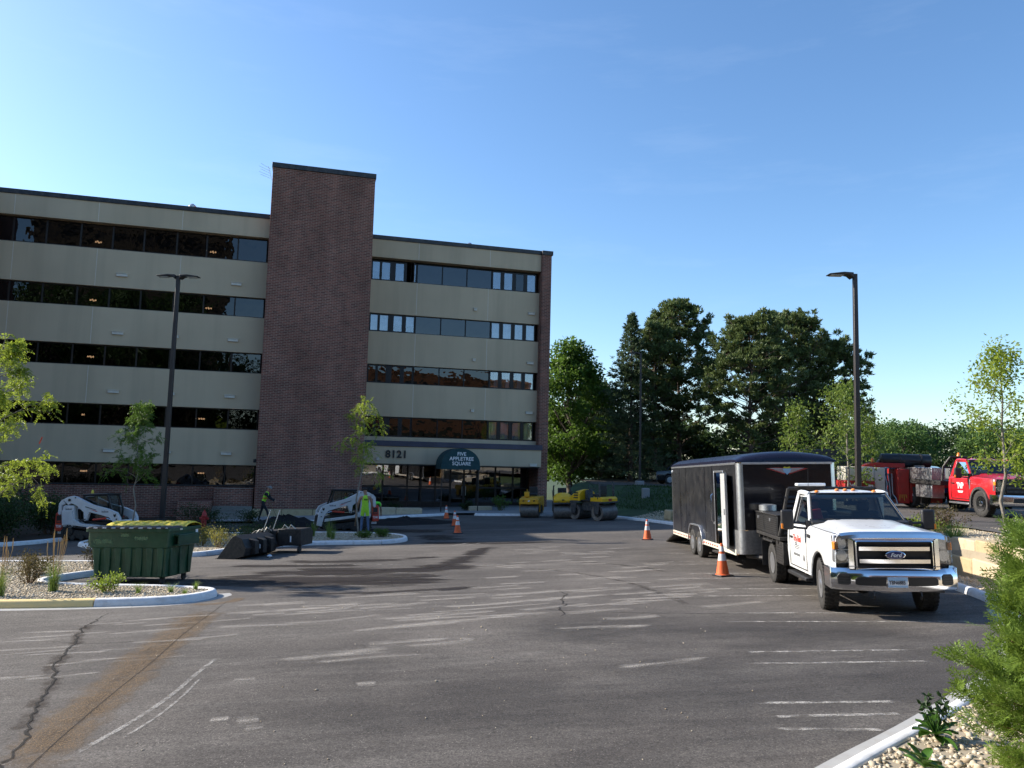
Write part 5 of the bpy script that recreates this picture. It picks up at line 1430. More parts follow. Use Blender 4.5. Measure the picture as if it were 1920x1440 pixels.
    # roof panel
    rs = []
    for y, dz, tw in ((-1.20, -.02, .97), (-1.24, .02, .985), (-1.32, .052, 1), (-1.5, .075, 1), (-1.75, .07, 1), (-1.92, .04, .99), (-1.97, -.01, .97)):
        row = [(q * (Wt + .02) * tw, y - .04 * (1 - q * q) * (-1 if y > -1.3 else .6), 1.865 + dz * (1 - abs(q) ** 3.2) - .012 * q * q) for q in np.linspace(-1, 1, 13)]
        low = [(x, yy, z - .045) for x, yy, z in row[::-1]]
        rs.append(row + low)
    MB().loft(rs).build('roof', paint, rt, 0, smooth=40)
    # windscreen, bowed
    gw = []
    for t in np.linspace(0, 1, 5):
        row = []
        for q in np.linspace(-1, 1, 11):
            p = A0(1) * (1 - t) + A1(1) * t
            row.append((q * (p.x - .03), p.y + .02 + (1 - q * q) * .10 * (1 - .35 * t) , p.z + .03 * (1 - t) + .01))
        gw.append(row)
    MB().loft(gw, False, False).build('windscreen', 'glass_car', rt, 0, smooth=60)
    fr = MB(); fr.tube([Vector(p) for p in gw[0]], .022, 6); fr.tube([Vector(r_[0]) for r_ in gw], .016, 6); fr.tube([Vector(r_[-1]) for r_ in gw], .016, 6); fr.tube([Vector(p) for p in gw[-1]], .02, 6)
    fr.build('windscreen_seal', 'black_plastic', rt, 0)
    for x in (-.45, .25):
        MB().tube([(x, -.56, 1.41), (x + .25, -.60, 1.445), (x + .5, -.63, 1.43)], .008, 5).build('wiper', 'black_plastic', rt, 0)
    # back wall with window
    m = MB(); m.box(-W + .04, -2.05, .5, W - .04, -1.99, 1.30); m.box(-W + .04, -2.02, 1.302, -.62, -1.96, 1.84); m.box(.62, -2.02, 1.302, W - .04 - .2, -1.96, 1.84); m.box(-.618, -2.02, 1.75, .618, -1.96, 1.84)
    m.build('cab_back', paint, rt, .015)
    MB().box(-.61, -2.0, 1.31, .61, -1.99, 1.745).build('rear_glass', 'glass_car', rt, 0)
    # cabin: floor, seats, dash, wheel
    MB().box(-W + .06, -1.97, .5, W - .06, -.60, .56).build('cab_floor', 'black_plastic', rt, 0)
    MB().prism([(-.66, .9), (-.66, 1.33), (-.80, 1.36), (-1.0, 1.28), (-1.02, .9)], -W + .08, W - .08, 'x').build('dashboard', 'seat_grey', rt, .03)
    for x in (-.48, .48):
        st = MB(); st.cbox((x, -1.5, .86), (.26, .27, .09), (.08, 0, 0)); st.cbox((x, -1.80, 1.22), (.25, .07, .32), (-.18, 0, 0)); st.cbox((x, -1.87, 1.63), (.12, .05, .09), (-.15, 0, 0))
        st.build('seat', 'seat_grey', rt, .04, 3)
    sw = MB(); sw.tube([(-.48 + .19 * cos(a), -1.10 - .06 * sin(a), 1.26 + .18 * sin(a)) for a in np.linspace(0, 2 * pi, 25)], .015, 6, False); sw.cbox((-.48, -1.09, 1.25), (.05, .03, .04)); sw.cyl((-.48, -.95, 1.2), (-.48, -1.09, 1.25), .025, n=8)
    sw.build('steering_wheel', 'black_plastic', rt, 0)
    for x in (-.02,): MB().cbox((x, -1.13, 1.70), (.12, .015, .035), (.2, 0, 0)).build('rear_view_mirror', 'black_plastic', rt, .01)
    # frame rails and front axle
    ch = MB(); ch.box(-.48, -5.0, .52, -.38, .7, .66); ch.box(.38, -5.0, .52, .48, .7, .66); ch.cyl((-.75, 0, .40), (.75, 0, .40), .06, n=10); ch.lathe([(.02, -.14), (.13, -.08), (.15, 0), (.13, .08), (.02, .14)], (.22, 0, .40), 'x', 14)
    ch.box(-.7, -.5, .5, .7, .45, .58)
    ch.build('chassis', 'black_steel', rt, .008)

def headlamp(rt, s, W, z0, z1, y):
    t = W * .91
    poly = [(.66, z0 + .02), (.66, z1 - .05), (.70, z1), (t + .03, z1 - .01), (t + .045, z0 + .04), (t + .02, z0)]
    MB().prism([(s * x, z) for x, z in poly], y - .22, y - .085, 'y').build('headlamp_bowl', 'alu', rt, .015)
    lens = MB().prism([(s * x, z) for x, z in poly], y - .018, y + .012, 'y').build('headlight', 'glass_lamp', rt, .01)
    zm = (z0 + z1) / 2
    for zc in (zm + .09, zm - .09):
        MB().lathe([(.088, y - .022), (.080, y - .022), (.062, y - .05), (.03, y - .075), (.004, y - .082)], (s * .79, 0, zc), 'y', 20).build('lamp_cup', 'chrome', lens, 0); MB().lathe([(.02, y - .07), (.022, y - .045), (.004, y - .038)], (s * .79, 0, zc), 'y', 10).build('bulb', 'sticker_white', lens, 0)
    MB().box(s * .672 if s > 0 else -t, y - .019, zm - .008, s * t if s > 0 else -.672, y - .012, zm + .008).build('lamp_divider', 'alu', lens, 0)
    MB().cbox((s * (t + .015), y - .05, zm + .06), (.035, .06, .06)).build('turn_signal', 'orange_glass', lens, .01)
    return lens

def white_truck():
    rt = root('flatbed_truck', 'white flatbed work truck with chrome grille parked nose-on beside the stone wall', 'truck')
    W = .95
    pickup_cab(rt, 'white_paint', W)
    for s in (1, -1): headlamp(rt, s, W, .82, 1.265, .86)
    # nose panel behind the grille
    MB().box(-.85, .60, .50, .85, .79, 1.24).build('radiator_support', 'black_plastic', rt, 0)
    # chrome hood lip and grille surround
    n = 14
    lip = []
    for q in np.linspace(-1, 1, 21):
        x = q * .80; y = .86 + .055 * (1 - q * q); z = 1.285 - .03 * abs(q) ** 5
        lip.append([(x, y + .05, z - .055), (x, y + .035, z + .0), (x, y - .07, z + .035), (x, y - .07, z - .05)])
    MB().loft(lip).build('hood_lip', 'chrome', rt, 0, smooth=50)
    def ringbox(x0, x1, z0, z1, t, ya, yb, r=.05):
        def rr_(x0, x1, z0, z1, r):
            out = []
            for cx, cz, a0 in ((x1 - r, z1 - r, 0), (x0 + r, z1 - r, 90), (x0 + r, z0 + r, 180), (x1 - r, z0 + r, 270)):
                for k in range(5): a = R(a0 + k * 22.5); out.append((cx + r * cos(a), cz + r * sin(a)))
            return out
        o = rr_(x0, x1, z0, z1, r); i = rr_(x0 + t, x1 - t, z0 + t, z1 - t, max(.012, r - t * .6)); n = len(o)
        by = lambda x: .05 * (1 - (x / .8) ** 2)
        R0 = [(x, ya + by(x), z) for x, z in o]; R1 = [(x, yb + by(x) - .012, z) for x, z in o]; R2 = [(x, yb + by(x), z) for x, z in i]; R3 = [(x, ya + by(x), z) for x, z in i]
        return MB().loft([R0, R1, R2, R3, R0], False)
    gr = ringbox(-.70, .70, .68, 1.265, .075, .82, .905).build('grille', 'chrome', rt, 0, smooth=45)
    MB().box(-.63, .80, .74, .63, .855, 1.21).build('grille_backing', 'black_plastic', gr, 0)
    ringbox(-.60, .60, .755, 1.19, .018, .86, .925, .03).build('inner_trim', 'chrome', gr, 0)
    for zc in (.875, 1.065):
        rows_ = [[(x, .885 + .05 * (1 - (x / .8) ** 2) + dy, zc + dz) for dy, dz in ((0, -.042), (.028, -.03), (.034, .03), (0, .042))] for x in np.linspace(-.545, .545, 15)]
        MB().loft(rows_).build('grille_bar', 'chrome', gr, 0)
    bd = MB().lathe([(1, .0), (1, .016), (.93, .022), (.01, .022)], (0, 0, 0), 'y', 32).build('badge', 'chrome', gr, 0)
    bd.scale = (.155, 1, .066); bd.location = (0, .965, .972)
    bi = MB().lathe([(1, .0), (1, .008), (.01, .010)], (0, 0, 0), 'y', 32).build('badge_field', 'ford_blue', bd, 0); bi.scale = (.90, 1, .84); bi.location = (0, .018, 0)
    text('badge_lettering', 'Ford', .085, 'letter_white', gr, (0, .997, .972), (R(90), 0, R(180)), .002, shear=.35, bold=.001)
    # bumper
    def sec(q, top=False):
        x = q * (W + .03); y = .99 - .16 * abs(q) ** 3.4; return x, y
    rows_ = []
    for q in np.linspace(-1, 1, 33):
        x, y = sec(q); d = .05 * (abs(q) > .99)
        rise = .02 * abs(q)
        rows_.append([(x, y - .16, .43 + rise), (x, y - .015, .42 + rise), (x, y + .0, .47), (x, y + .008, .57), (x, y + .005, .68), (x, y - .04, .765), (x, y - .12, .79), (x, y - .17, .785)])
    bp = MB().loft(rows_).build('bumper', 'chrome', rt, 0, smooth=45)
    for s in (1, -1):
        tp = MB(); tp.prism([(s * (W - .0), .43), (s * (W + .035), .45), (s * (W + .035), .78), (s * W, .785)], .2 + .28, .84, 'y'); tp.build('bumper_end', 'chrome', bp, .02)
        pts = [(s * .13, .50), (s * .13, .63), (s * .60, .63), (s * .635, .60), (s * .625, .50)] if False else [(.165, .515), (.165, .635), (.60, .635), (.635, .60), (.62, .515)]
        rows2 = []
        MB().loft([[(s * x, sec(x / (W + .03))[1] - .004, a), (s * x, sec(x / (W + .03))[1] + .0135, a), (s * x, sec(x / (W + .03))[1] + .0135, b), (s * x, sec(x / (W + .03))[1] - .004, b)] for x, a, b in ((.165, .51, .64), (.28, .51, .64), (.40, .51, .64), (.52, .512, .64), (.60, .515, .637), (.635, .53, .60))]).build('bumper_slot', 'letter_dark', bp, .003)
        hexp = [(.70, .54), (.70, .66), (.73, .685), (.86, .685), (.895, .64), (.895, .54), (.87, .515), (.73, .515)]
        fog = MB().loft([[(s * x, sec(x / (W + .03))[1] + .0108 + dy, z) for x, z in hexp] for dy in (-.012, .004)]).build('fog_cover', 'black_plastic', bp, .006)
        for k in range(3):
            z = .56 + k * .04
            MB().loft([[(s * x, sec(x / (W + .03))[1] + .0158 + dy, zz) for x, zz in ((.715, z), (.715, z + .012), (.885, z + .012), (.885, z))] for dy in (-.002, .006)]).build('fog_slat', 'black_paint', fog, 0)
    MB().loft([[(x, sec(x / (W + .03))[1] - .06, .792), (x, sec(x / (W + .03))[1] - .005, .792), (x, sec(x / (W + .03))[1] - .02, .80), (x, sec(x / (W + .03))[1] - .06, .80)] for x in np.linspace(-.7, .7, 15)]).build('bumper_pad', 'black_plastic', bp, 0)
    pl = MB().cbox((0, 1.012, .565), (.153, .004, .078)).build('licence_plate', 'sticker_white', rt, .006)
    MB().cbox((0, 1.0165, .612), (.148, .001, .026)).build('plate_band', 'plate_blue', pl, 0)
    MB().cbox((0, 1.0165, .505), (.148, .001, .014)).build('plate_band', 'plate_blue', pl, 0)
    text('plate_number', 'YBN6885', .082, 'letter_dark', pl, (.012, 1.0185, .562), (R(90), 0, R(180)), .001, sx=.78, bold=.0015)
    for x in (-.36, .36):
        h = MB(); h.tube([(x, .86, .44), (x, .97, .42), (x, 1.0, .36), (x, .96, .31), (x, .92, .33)], .014, 8); h.build('tow_hook', 'black_steel', rt, 0)
    # cab top
    for x in (-.56, -.16, 0, .16, .56):
        MB().lathe([(.045, 0), (.04, .02), (.02, .034), (.005, .036)], (x * .95, -1.36, 1.925 - .03 * (abs(x) > .4)), 'z', 12).build('clearance_lamp', 'orange_glass', rt, 0)
    MB().tube([(.62, -1.62, 1.92), (.60, -1.63, 2.35)], .004, 4).build('aerial', 'black_plastic', rt, 0)
    # wheels
    for s in (1, -1):
        wheel(rt, s * .80, 0, .41, .41, .25, .225, s, 'alu', 'steel', 34, R(-7))
        for x in (s * .90, s * .63): wheel(rt, x, -3.35, .40, .40, .22, .22, s, 'alu' if abs(x) > .8 else 'black_steel', 'dual', 26)
    # flat bed
    b = MB(); b.box(-1.08, -5.0, .93, 1.08, -2.22, 1.0)
    bed = b.build('bed_deck', 'black_steel', rt, .008)
    for y in np.arange(-4.9, -2.2, .45): MB().box(-1.04, y, .845, 1.04, y + .06, .928).build('cross_member', 'black_steel', bed, 0)
    MB().cyl((-.72, -3.35, .40), (.72, -3.35, .40), .07, n=10).build('rear_axle', 'black_steel', rt, 0)
    for s in (1, -1):
        x0, x1 = sorted((s * .66, s * 1.07))
        bx_ = MB().box(x0, -4.9, 1.002, x1, -2.42, 1.40).build('side_toolbox', 'black_paint', rt, .015)
        xo = s * 1.071
        for (ya, yb) in ((-4.85, -3.72), (-3.62, -2.5)):
            for k in range(8):
                z = 1.045 + k * .042
                MB().cbox((xo, (ya + yb) / 2, z), (.006, (yb - ya) / 2, .008)).build('louvre', 'black_steel', bx_, 0)
            MB().cbox((xo + s * .006, (ya + yb) / 2, 1.30), (.012, .05, .03)).build('latch', 'alu', bx_, .004)
        MB().box(x0 - .02, -4.92, 1.402, x1 + .02, -2.40, 1.425).build('toolbox_lid', 'black_steel', bx_, .006)
        u0, u1 = sorted((s * .60, s * 1.02))
        ub = MB().box(u0, -2.86, .46, u1, -2.24, .90).build('under_toolbox', 'black_steel', rt, .012)
        for k in range(8): MB().cbox((s * 1.022, -2.55, .50 + k * .05), (.004, .28, .008)).build('louvre', 'black_paint', ub, 0)
        MB().cbox((s * .95, -3.86, .55), (.16, .008, .26)).build('mud_flap', 'black_plastic', rt, 0)
        MB().cbox((s * .92, -3.35, .86), (.18, .46, .02)).build('fender', 'black_steel', rt, .01)
    gas = MB().lathe([(.16, -.08), (.2, -.06), (.2, .06), (.12, .08)], (.85, -4.3, 1.50), 'z', 14).build('hose_reel', 'galv', rt, 0)
    # headache rack, slatted
    rk = MB()
    for s in (1, -1):
        rk.tube([(s * 1.05, -2.34, 1.02), (s * .86, -2.22, 1.95)], .035, 8)
    rk.tube([(-.86, -2.22, 1.95), (.86, -2.22, 1.95)], .035, 8); rk.tube([(-1.0, -2.31, 1.40), (1.0, -2.31, 1.40)], .025, 8)
    rack = rk.build('headache_rack', 'black_steel', rt, 0)
    for k in range(9):
        z = 1.08 + k * .088
        if 1.44 < z < 1.86 or True:
            for (a, c) in ((-.95, -.60), (.60, .95)) if 1.3 < z < 1.9 else ((-.97, .97),):
                MB().cbox(((a + c) / 2, -2.30 + (z - 1.0) * .09, z), ((c - a) / 2 * (1 - (z - 1.0) * .06), .008, .026), (.5, 0, 0)).build('rack_slat', 'black_paint', rack, 0)
    lb = MB(); lb.box(-.16, -2.32, 1.99, .62 - .16, -2.12, 2.0); lb.box(-.10, -2.3, 1.955, -.06, -2.14, 1.99); lb.box(.36, -2.3, 1.955, .40, -2.14, 1.99)
    o = MB().box(.14, -2.33, 2.0, .70, -2.10, 2.055).build('light_bar', 'sticker_white', rt, .02, 3)
    MB().box(.17, -2.31, 1.972, .67, -2.12, 1.999).build('light_bar_base', 'black_plastic', o, .006)
    MB().cbox((.42, -2.22, 1.975), (.05, .05, .018)).build('light_bar_bracket', 'black_steel', o, 0)
    # clutter on the dash and seat
    for (c, h, mt, nm) in [((.46, -1.02, 1.37), (.07, .05, .05), 'hydrant_red', 'red_can'), ((.2, -1.0, 1.35), (.10, .05, .035), 'sticker_white', 'papers'), ((-.02, -1.02, 1.36), (.06, .06, .05), 'plate_blue', 'cap'), ((.55, -1.62, 1.42), (.16, .10, .14), 'hydrant_red', 'red_jacket'), ((-.78, -.92, 1.37), (.03, .03, .03), 'sticker_yellow', 'tape_roll')]:
        MB().cbox(c, h, (.2, .1, .3)).build(nm, mt, rt, .03, 3)
    # lettering on the doors
    for s in (1, -1):
        rot = (R(90), 0, R(90 * s))
        x = s * (W + .0145)
        text('door_lettering', 'Tru-Seal', .17, 'loader_red', rt, (x, -1.30, 1.05), rot, .001, bold=.003, shear=.15)
        for k, (l, z) in enumerate([(.30, .93), (.40, .90), (.34, .87)]): MB().cbox((x, -1.33, z), (.0012, l / 2, .006)).build('small_print', 'seat_grey', rt, 0)
        for k in range(9): MB().cbox((x, -1.56 + k * .052, .76), (.0012, .018, .022)).build('phone_digits', 'galv', rt, 0)
        MB().cbox((s * (W + .012), -.48, 1.155), (.004, .09, .032), (0, 0, 0)).build('fender_badge', 'black_plastic', rt, .004)
        MB().prism([(-1.44, .96), (-1.36, 1.0), (-1.34, .93)], x - .001 * s, x + .001 * s, 'x').build('logo_mark', 'letter_dark', rt, 0)
        MB().prism([(-.90, .70), (-.86, .80), (-.82, .76), (-.80, .80), (-.83, .68)], x - .001 * s, x + .001 * s, 'x').build('emblem', 'seat_grey', rt, 0)
    return rt
tw = white_truck()
seat(tw, 6.12, 12.97, 187); tw.scale = (.955, 1, 1)

def red_truck():
    rt = root('flatbed_truck', 'red flatbed truck with silver toolboxes parked on the upper lot', 'truck')
    W = .97
    pickup_cab(rt, 'red_paint', W, arch='roller_grey', style='alu')
    for s in (1, -1): headlamp(rt, s, W, .86, 1.26, .86)
    MB().box(-.85, .60, .50, .85, .82, 1.26).build('radiator_support', 'black_plastic', rt, 0)
    g = MB().box(-.64, .83, .80, .64, .90, 1.27).build('grille', 'black_plastic', rt, .02)
    for z in (.87, .99, 1.11): MB().box(-.60, .90, z - .035, .60, .93, z + .035).build('grille_bar', 'roller_grey', g, .012)
    rows_ = []
    for q in np.linspace(-1, 1, 21):
        x = q * (W + .05); y = .99 - .15 * abs(q) ** 3.4
        rows_.append([(x, y - .16, .45), (x, y, .44), (x, y + .01, .6), (x, y - .02, .76), (x, y - .17, .77)])
    bp = MB().loft(rows_).build('bumper', 'chrome', rt, 0)
    MB().box(-.45, .985, .52, .45, 1.005, .66).build('bumper_slot', 'black_plastic', bp, .01)
    MB().prism([(.25, .40), (.25, .47), (.95, .47), (.99, .40)], -.8, .8, 'x').build('air_dam', 'roller_grey', rt, .01)
    for x in (-.5, -.15, 0, .15, .5): MB().lathe([(.04, 0), (.035, .018), (.005, .03)], (x, -1.36, 1.925), 'z', 10).build('clearance_lamp', 'red_glass', rt, 0)
    for s in (1, -1):
        wheel(rt, s * .83, 0, .44, .44, .26, .25, s, 'chrome', 'steel', 26, R(4))
        for x in (s * .93, s * .65): wheel(rt, x, -5.0, .44, .44, .23, .25, s, 'sticker_white' if abs(x) > .8 else 'black_steel', 'dual', 0)
    deck = MB().box(-1.15, -6.5, .96, 1.15, -2.3, 1.12).build('bed_deck', 'black_steel', rt, .01)
    for s in (1, -1):
        x0, x1 = sorted((s * .62, s * 1.13))
        t1 = MB().box(x0, -5.75, 1.124, x1, -3.0, 1.58).build('side_toolbox', 'alu_tread', rt, .015)
        for k in range(10): MB().cbox((s * 1.134, -4.37, 1.16 + k * .043), (.005, 1.33, .007)).build('louvre', 'alu', t1, 0)
        u0, u1 = sorted((s * .62, s * 1.08))
        t2 = MB().box(u0, -4.42, .46, u1, -3.1, .955).build('under_toolbox', 'alu_tread', rt, .015)
        for k in range(10): MB().cbox((s * 1.084, -3.76, .50 + k * .045), (.005, .62, .007)).build('louvre', 'alu', t2, 0)
        MB().cbox((s * .98, -5.6, .55), (.16, .008, .26)).build('mud_flap', 'black_plastic', rt, 0)
    rk = MB()
    for s in (1, -1): rk.tube([(s * 1.05, -2.36, 1.12), (s * 1.0, -2.36, 1.62), (s * .8, -2.24, 1.98)], .04, 8)
    rk.tube([(-.8, -2.24, 1.98), (.8, -2.24, 1.98)], .04, 8); rk.tube([(-1.0, -2.36, 1.6), (1.0, -2.36, 1.6)], .03, 8)
    rk.build('headache_rack', 'black_steel', rt, 0)
    bc = MB().lathe([(.07, 0), (.07, .03), (.055, .06), (.05, .12), (.02, .15), (.005, .15)], (.45, -2.36, 2.0), 'z', 14).build('beacon', 'orange_glass', rt, 0)
    MB().cyl((.45, -2.3, 1.97), (.45, -2.36, 2.0), .03, n=8).build('beacon_stem', 'black_steel', rt, 0)
    pi_ = MB()
    for x in (.3, .5, .7): pi_.tube([(x, -2.42, 1.15), (x + .05, -2.44, 1.5), (x, -2.40, 1.68)], .015, 6)
    pi_.build('pipework', 'galv', rt, 0)
    MB().cbox((1.0, -6.1, 1.3), (.02, .14, .14)).build('warning_plate', 'black_plastic', rt, 0)
    MB().cbox((1.16, -6.3, 1.04), (.004, .06, .06), (R(45), 0, 0)).build('hazard_diamond', 'sticker_white', rt, 0)
    for s in (1, -1):
        x = s * (W + .015); rot = (R(90), 0, R(90 * s))
        text('door_lettering', 'TVP', .28, 'letter_white', rt, (x, -1.22, .98), rot, .001, bold=.010, shear=-.1, spacing=.86)
        for z, l in ((.80, .36), (.76, .30)): MB().cbox((x, -1.22, z), (.0012, l / 2, .012)).build('underline', 'letter_white', rt, 0)
        MB().cbox((s * (W + .014), -.60, 1.05), (.002, .03, .16)).build('fender_badge', 'galv', rt, .002)
    return rt
rtk = red_truck()
seat(rtk, 16.55, 25.6, 184, TERR + .015, False)

# ------------------------------------------------------------------ enclosed cargo trailer
def cargo_trailer():
    rt = root('cargo_trailer', 'black enclosed cargo trailer with open side door hitched behind the white truck', 'trailer')
    L, W, z0, z1, zt = 7.4, 1.14, .42, 2.50, 2.76          # body from y=-L (rear) to 0 (front)
    th = .04
    # hollow shell: side walls with the doorway left open on the +X side
    dy0, dy1, dz1 = -2.05, -1.25, 2.30
    m = MB(); m.box(W - th, -L, z0 + .1, W, dy0, z1); s1 = m.build('side_wall', 'trailer_black', rt, .004)
    MB().box(W - th, dy1, z0 + .1, W, -.14, z1).build('side_wall', 'trailer_black', rt, .004)
    MB().box(W - th, dy0 + .003, dz1, W, dy1 - .003, z1).build('side_wall', 'trailer_black', rt, 0)
    MB().box(-W, -L, z0 + .1, -W + th, -.14, z1).build('side_wall', 'trailer_black', rt, .004)
    MB().box(-W + .13, -.03, z0 + .56, W - .13, .0, z1).build('front_wall', 'trailer_front', rt, .004)
    for s in (1, -1):
        n = 8
        q = [(s * (W - .14 + .14 * sin(a)), -.14 + .14 * cos(a)) for a in np.linspace(0, pi / 2, n)]; qi = [(s * (W - .14 + .10 * sin(a)), -.14 + .10 * cos(a)) for a in np.linspace(pi / 2, 0, n)]
        MB().prism(q + qi, z0 + .56, z1, 'z').build('corner_post', 'alu', rt, 0)
    # stone guard wraps the lower front
    n = 8
    out = [(W, -.5)] + [(W - .14 + .145 * sin(a), -.14 + .145 * cos(a)) for a in np.linspace(pi / 2, 0, n)]
    prof = out + [(-x, y) for x, y in out[::-1]]; inn = [(x * .985, y - .012) for x, y in prof[::-1]]
    MB().prism(prof + inn, z0 + .02, z0 + .555, 'z').build('stone_guard', 'alu_tread', rt, 0)
    MB().box(-W + .01, -L + .02, z0, W - .01, -.16, z0 + .08).build('deck', 'ply_in', rt, 0)
    for s in (1, -1):
        for y in (-6.2, -5.4, -3.1, -2.3): MB().box(min(s * W, s * (W + .003)), y - .012, z0 + .11, max(s * W, s * (W + .003)), y + .012, z1 - .035).build('panel_seam', 'trailer_front', rt, 0)
    # white wheel-rail with broken red reflective strip
    for s in (1, -1):
        xa, xb = sorted((s * (W - .02), s * (W + .012)))
        rl = MB(); rl.box(xa, -L, z0 - .03, xb, -5.0, z0 + .10); rl.box(xa, -3.5, z0 - .03, xb, -.3, z0 + .10)
        r_ = rl.build('lower_rail', 'cream_paint', rt, .004)
        for y in list(np.arange(-L + .1, -5.1, .22)) + list(np.arange(-3.35, -1.95, .22)):
            MB().cbox((s * (W + .0135), y + .05, z0 + .035), (.002, .055, .02)).build('reflector', 'red_glass', r_, 0)
        MB().box(xa, -L, z1 - .03, xb + .004, .0 - .14, z1 + .02).build('upper_rail', 'alu', rt, .003)
    MB().box(-W + .1, -.005, z1 - .03, W - .1, .02, z1 + .02).build('upper_rail', 'alu', rt, .003)
    # roof: arched across, rounded down at both ends
    rs = []
    for y, f in ((.02, .0), (-.0, .30), (-.06, .62), (-.16, .85), (-.35, .97), (-.6, 1), (-L + .35, 1), (-L + .12, .8), (-L + .03, .45), (-L, .0)):
        rs.append([(q * (W + .005), y, z1 + .021 + (zt - z1) * f * (.50 + .50 * (1 - q * q)) * (1 if abs(q) < 1 else .55)) for q in np.linspace(-1, 1, 15)] + [(q * (W + .005), y, z1 + .02) for q in np.linspace(1, -1, 15)])
    MB().loft(rs).build('roof', 'trailer_roof', rt, 0, smooth=50)
    # inside
    MB().box(-W + th + .002, -L + .05, z0 + .08, -W + th + .02, -.17, z1).build('inner_lining', 'ply_in', rt, 0)
    # rear frame and lowered ramp
    fr = MB()
    for s in (1, -1): fr.box(min(s * W, s * (W - .09)), -L - .03, z0, max(s * W, s * (W - .09)), -L + .02, z1)
    fr.box(-W + .09, -L - .03, z1 - .1, W - .09, -L + .02, z1); fr.build('rear_frame', 'alu', rt, .008)
    rp = MB(); rp.prism([(-L - .03, z0 + .06), (-L - .03, z0), (-L - 1.72, -.02 + .02), (-L - 1.75, .05)], -W + .08, W - .08, 'x'); rp.build('ramp', 'black_steel', rt, .01)
    # door frame and open door leaf
    df = MB()
    df.box(W - .045, dy0 - .05, z0 + .1, W + .016, dy0, dz1 + .05); df.box(W - .045, dy1, z0 + .1, W + .016, dy1 + .05, dz1 + .05); df.box(W - .045, dy0 + .001, dz1, W + .014, dy1 - .001, dz1 + .05)
    df.build('door_frame', 'alu', rt, .004)
    leaf = bpy.data.objects.new('door', None)
    dl = MB(); dl.box(-.02, -.80, 0, .02, 0, dz1 - z0 - .12)
    d = dl.build('door', 'trailer_black', rt, .01); d.location = (W + .045, dy1 + .02, z0 + .11); d.rotation_euler = (0, 0, R(172))
    MB().box(-.027, -.785, .02, -.0205, -.015, dz1 - z0 - .14).build('door_lining', 'white_paint', d, 0, label='white inner face of the open trailer door')
    fr2 = MB(); H_ = dz1 - z0 - .12
    fr2.box(-.024, -.815, -.005, .024, -.80, H_ + .005); fr2.box(-.024, .0005, -.005, .024, .012, H_ + .005); fr2.build('door_edge', 'alu', d, 0)
    MB().cbox((-.035, -.70, H_ * .48), (.02, .03, .07)).build('latch', 'galv', d, .004)
    gb = MB(); gb.tube([(W + .02, dy0 - .14, 1.05), (W + .07, dy0 - .14, 1.09), (W + .07, dy0 - .14, 1.72), (W + .02, dy0 - .14, 1.76)], .014, 8); gb.build('grab_bar', 'chrome', rt, 0)
    MB().box(W, -2.22, z0 + 1.0 - .42, W + .02, -2.10, z0 + 1.06 - .42).build('cam_latch', 'galv', rt, 0)
    MB().prism([(dy0 - .02, .32), (dy0 - .02, .36), (dy1 + .02, .36), (dy1 + .02, .32)], W - .2, W + .12, 'x').build('door_step', 'black_steel', rt, .005)
    # fenders and tandem wheels
    for s in (1, -1):
        yc = -4.25
        ring = []
        for a in np.linspace(pi, 0, 22):
            xx = yc + (.88 * cos(a)); zz = .38 + .50 * min(1.0, sin(a) * 1.25)
            ring.append((xx, zz))
        xa, xb = sorted((s * (W - .02), s * (W + .055)))
        ins = [(yc + (y - yc) * .95, .38 + (z - .38) * .92) for y, z in ring]
        MB().prism(ring + ins[::-1], xa, xb, 'x').build('fender', 'alu', rt, .004)
        MB().prism([(y, z) for y, z in ins] , s * (W - .3), s * (W - .015), 'x').build('wheel_box', 'black_plastic', rt, 0)
        for y in (-4.66, -3.84): wheel(rt, s * (W - .08), y, .355, .355, .21, .20, s, 'alu', 'steel', 0)
        MB().cyl((s * .2, -4.66, .36), (s * (W - .1), -4.66, .36), .04, n=8).build('axle', 'black_steel', rt, 0)
        MB().cyl((s * .2, -3.84, .36), (s * (W - .1), -3.84, .36), .04, n=8).build('axle', 'black_steel', rt, 0)
    for s in (1, -1): MB().lathe([(.04, 0), (.035, .02), (.005, .03)], (s * W, -L + .12, z1 - .12), 'x', 10).build('marker_lamp', 'sticker_white', rt, 0)
    # tongue and jack
    tg = MB(); tg.tube([(-.9, -.3, z0 - .04), (0, 1.45, z0 - .02)], .05, 6); tg.tube([(.9, -.3, z0 - .04), (0, 1.45, z0 - .02)], .05, 6); tg.cyl((0, 1.4, z0 - .02), (0, 1.75, z0), .05, n=10); tg.cyl((0, .9, .05), (0, .9, .85), .035, n=10)
    tg.build('tongue', 'black_steel', rt, 0)
    # winged badge
    yb, zb_ = .004, z1 - .16
    w0 = MB()
    for s in (1, -1): w0.prism([(s * .03, zb_ + .05), (s * .30, zb_ + .055), (s * .48, zb_ + .03), (s * .30, zb_ - .02), (s * .05, zb_ - .10)], yb - .002, yb + .006, 'y')
    bg_ = w0.build('winged_badge', 'hydrant_red', rt, 0)
    for s in (1, -1):
        for k in range(4):
            a = k * .028
            MB().prism([(s * .03, zb_ + .035 - a), (s * (.40 - k * .08), zb_ + .045 - a), (s * (.34 - k * .08), zb_ + .024 - a), (s * .03, zb_ + .015 - a)], yb + .0065, yb + .010, 'y').build('feather', 'galv', bg_, 0)
    MB().prism([(-.09, zb_ + .045), (-.06, zb_ + .075), (0, zb_ + .062), (.06, zb_ + .075), (.09, zb_ + .045), (0, zb_ + .03)], yb + .0065, yb + .011, 'y').build('crest', 'lid_yellow', bg_, 0)
    MB().prism([(-.10, zb_ + .03), (.10, zb_ + .03), (.08, zb_ - .03), (0, zb_ - .11), (-.08, zb_ - .03)], yb + .0102, yb + .012, 'y').build('shield', 'plate_blue', bg_, 0)
    return rt
